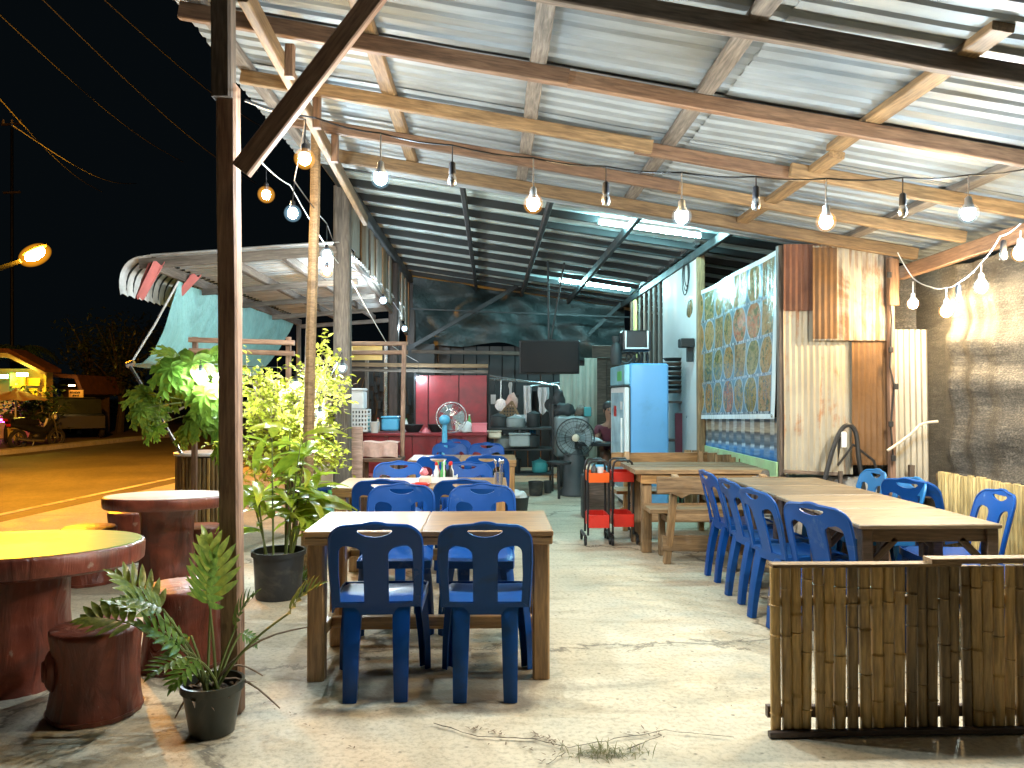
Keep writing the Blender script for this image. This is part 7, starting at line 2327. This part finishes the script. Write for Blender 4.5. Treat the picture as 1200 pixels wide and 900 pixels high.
motorbike(Vector((W(44, 520, 22.0).x, 22.0, -.085)), rad(70), 'dark motorbike with pale shield parked at the road edge under the lamp', M_['steel_dark'])
motorbike(Vector((W(14, 516, 23.6).x, 23.6, .0)), rad(110), 'second motorbike standing closer to the lit shop under the umbrella', M_['maroon'])
c = Vector((W(88, 512, 26.5).x, 26.5, .0))
t = thing('parked_pickup', 'dark pickup truck parked in the gloom beside the shed', 'pickup truck', c, rad(-58))
Bt = t.matrix_basis; Rt = Bt.to_3x3().to_4x4()
ct = MB().prism([(-1.5, .35), (1.5, .35), (1.52, .75), (.45, .82), (.2, 1.30), (-.55, 1.32), (-.80, .85), (-1.5, .80)], -.75, .75); obj('body', ct, M_['steel_dark'], t)
obj('side_window', MB().prism([(-.66, .86), (.34, .86), (.12, 1.24), (-.5, 1.25)], -.765, -.752), M_['glassdark'], t)
obj('plate', MB().rbox((-1.45, -.77, .95), (.36, .02, .34), .01), M_['white'], t)
for x in (-.95, .95):
    wheel(t, Bt @ Vector((x, -.76, .32)), .32, .16, Rt @ Matrix.Rotation(PI / 2, 4, 'X'))
    wheel(t, Bt @ Vector((x, .70, .32)), .32, .16, Rt @ Matrix.Rotation(PI / 2, 4, 'X'))
obj('roof_rail', MB().rbox((-.2, 0, 1.34), (.7, 1.2, .03), .01), M_['steel'], t)
for i, (px, lab) in enumerate(((8, 'pale stool at the shop front beside the umbrella pole'), (17, 'pale stool right of the umbrella pole before the shop'))):
    q = Vector((W(px, 518, 23.0).x, 23.0 + .1 * i, 0)); t = thing('plastic_stool', lab, 'stool', q, 0, 'pale stools outside the shop')
    obj('seat', MB().rbox((0, 0, .45), (.3, .3, .03), .01), M_['cream'], t)
    for s in (-1, 1):
        for r in (-1, 1): beam('leg', q + Vector((s * .15, r * .15, 0)), q + Vector((s * .12, r * .12, .44)), .04, .03, M_['cream'], t, seg=1, jit=0)

# ------------------------------------------------------------------ trees in the dark
def tree(c, H, R_, lab, n, name='dark_tree', seed=0, cat='tree'):
    t = thing(name, lab, cat, c, 0, 'dark trees across the road')
    rg = random.Random(seed); lm = MB(); cr = MB(); c = Vector(c)
    lm.tube([c, c + Vector((.1, 0, H * .3)), c + Vector((-.1, .1, H * .55))], [.16, .12, .08], 8)
    for i in range(16):
        a = rg.uniform(0, 6.3); e = c + Vector((R_ * rg.uniform(.3, 1) * math.cos(a), R_ * rg.uniform(.3, 1) * math.sin(a), H * rg.uniform(.45, 1)))
        pts = stemline(c + Vector((0, 0, H * rg.uniform(.25, .5))), e, .2); lm.tube(pts, [.06, .05, .04, .035, .03, .02, .01], 5)
        for k in range(n):
            p = pts[rg.choice((3, 4, 5, 6))] + Vector((rg.gauss(0, .35), rg.gauss(0, .35), rg.gauss(0, .28)))
            strip_leaf(cr, p, (rg.gauss(0, 1), rg.gauss(0, 1), rg.gauss(-.2, .5)), (rg.gauss(0, .4), rg.gauss(0, .4), 1), rg.uniform(.14, .26), .10, .6, 2)
    obj('trunk', lm, M_['bark'], t, world=True); obj('crown', cr, M_['leaf_night'], t, world=True)


tree((W(140, 500, 30).x, 30, 0), 4.2, 1.6, 'dark bushy tree between the shed and the papaya plant', 70, seed=3)
tree((W(112, 500, 31.5).x, 31.5, 0), 4.6, 1.3, 'dark narrow tree behind the shed roof', 60, seed=5)
tree((W(200, 500, 40).x, 40, 0), 5.5, 2.4, 'far dark tree at the end of the road', 70, seed=8)
tree((W(36, 505, 24.2).x, 24.3, 0), 1.25, .55, 'low leafy shrub beside the shop wall', 45, 'dark_shrub', 9, 'shrub')
c = Vector((W(-4, 500, 27).x, 28, 0)); zt_ = W(5, 415, 28).z
t = thing('palm_tree', 'palm with drooping fronds rising behind the lit shop', 'palm', c)
m = MB(); m.tube([c, c + Vector((.1, 0, zt_ * .5)), c + Vector((.05, 0, zt_))], [.16, .13, .11], 9); m.smooth = True; obj('trunk', m, M_['bark'], t, world=True)
for i in range(11):
    a = 2 * PI * i / 11 + .2; m = MB(); n = 9
    pts = [c + Vector((.05 + 1.25 * k / n * math.cos(a), 1.25 * k / n * math.sin(a), zt_ + .5 * math.sin(k / n * 2.2) - .55 * (k / n) ** 2)) for k in range(n + 1)]
    m.tube(pts, [.03 - .0025 * k for k in range(n + 1)], 4)
    for k in range(1, n + 1):
        for s in (-1, 1):
            for h in (0, .5):
                p = pts[k] if not h else pts[k].lerp(pts[k - 1], .5)
                strip_leaf(m, p, (math.cos(a) * .5 - s * math.sin(a), math.sin(a) * .5 + s * math.cos(a), -.35), (0, 0, 1), .42, .05, .8, 3)
    obj('frond', m, M_['leaf_night'], t, world=True)
hd = MB(); rg = random.Random(4)
for i in range(2600):
    x = rg.uniform(-20, -2); y = 58 + rg.uniform(-2, 2); h = 3.2 + 1.6 * noise.noise(Vector((x * .35, 0, 2)))
    strip_leaf(hd, (x * 1.6, y, rg.uniform(0, max(.5, h))), (rg.gauss(0, 1), rg.gauss(0, 1), rg.gauss(0, .6)), (rg.gauss(0, .4), rg.gauss(0, .4), 1), .5, .26, .5, 2)
tag(obj('distant_hedge', hd, M_['leaf_night']), 'distant dark mass of roadside foliage closing the road', 'foliage', kind='stuff')
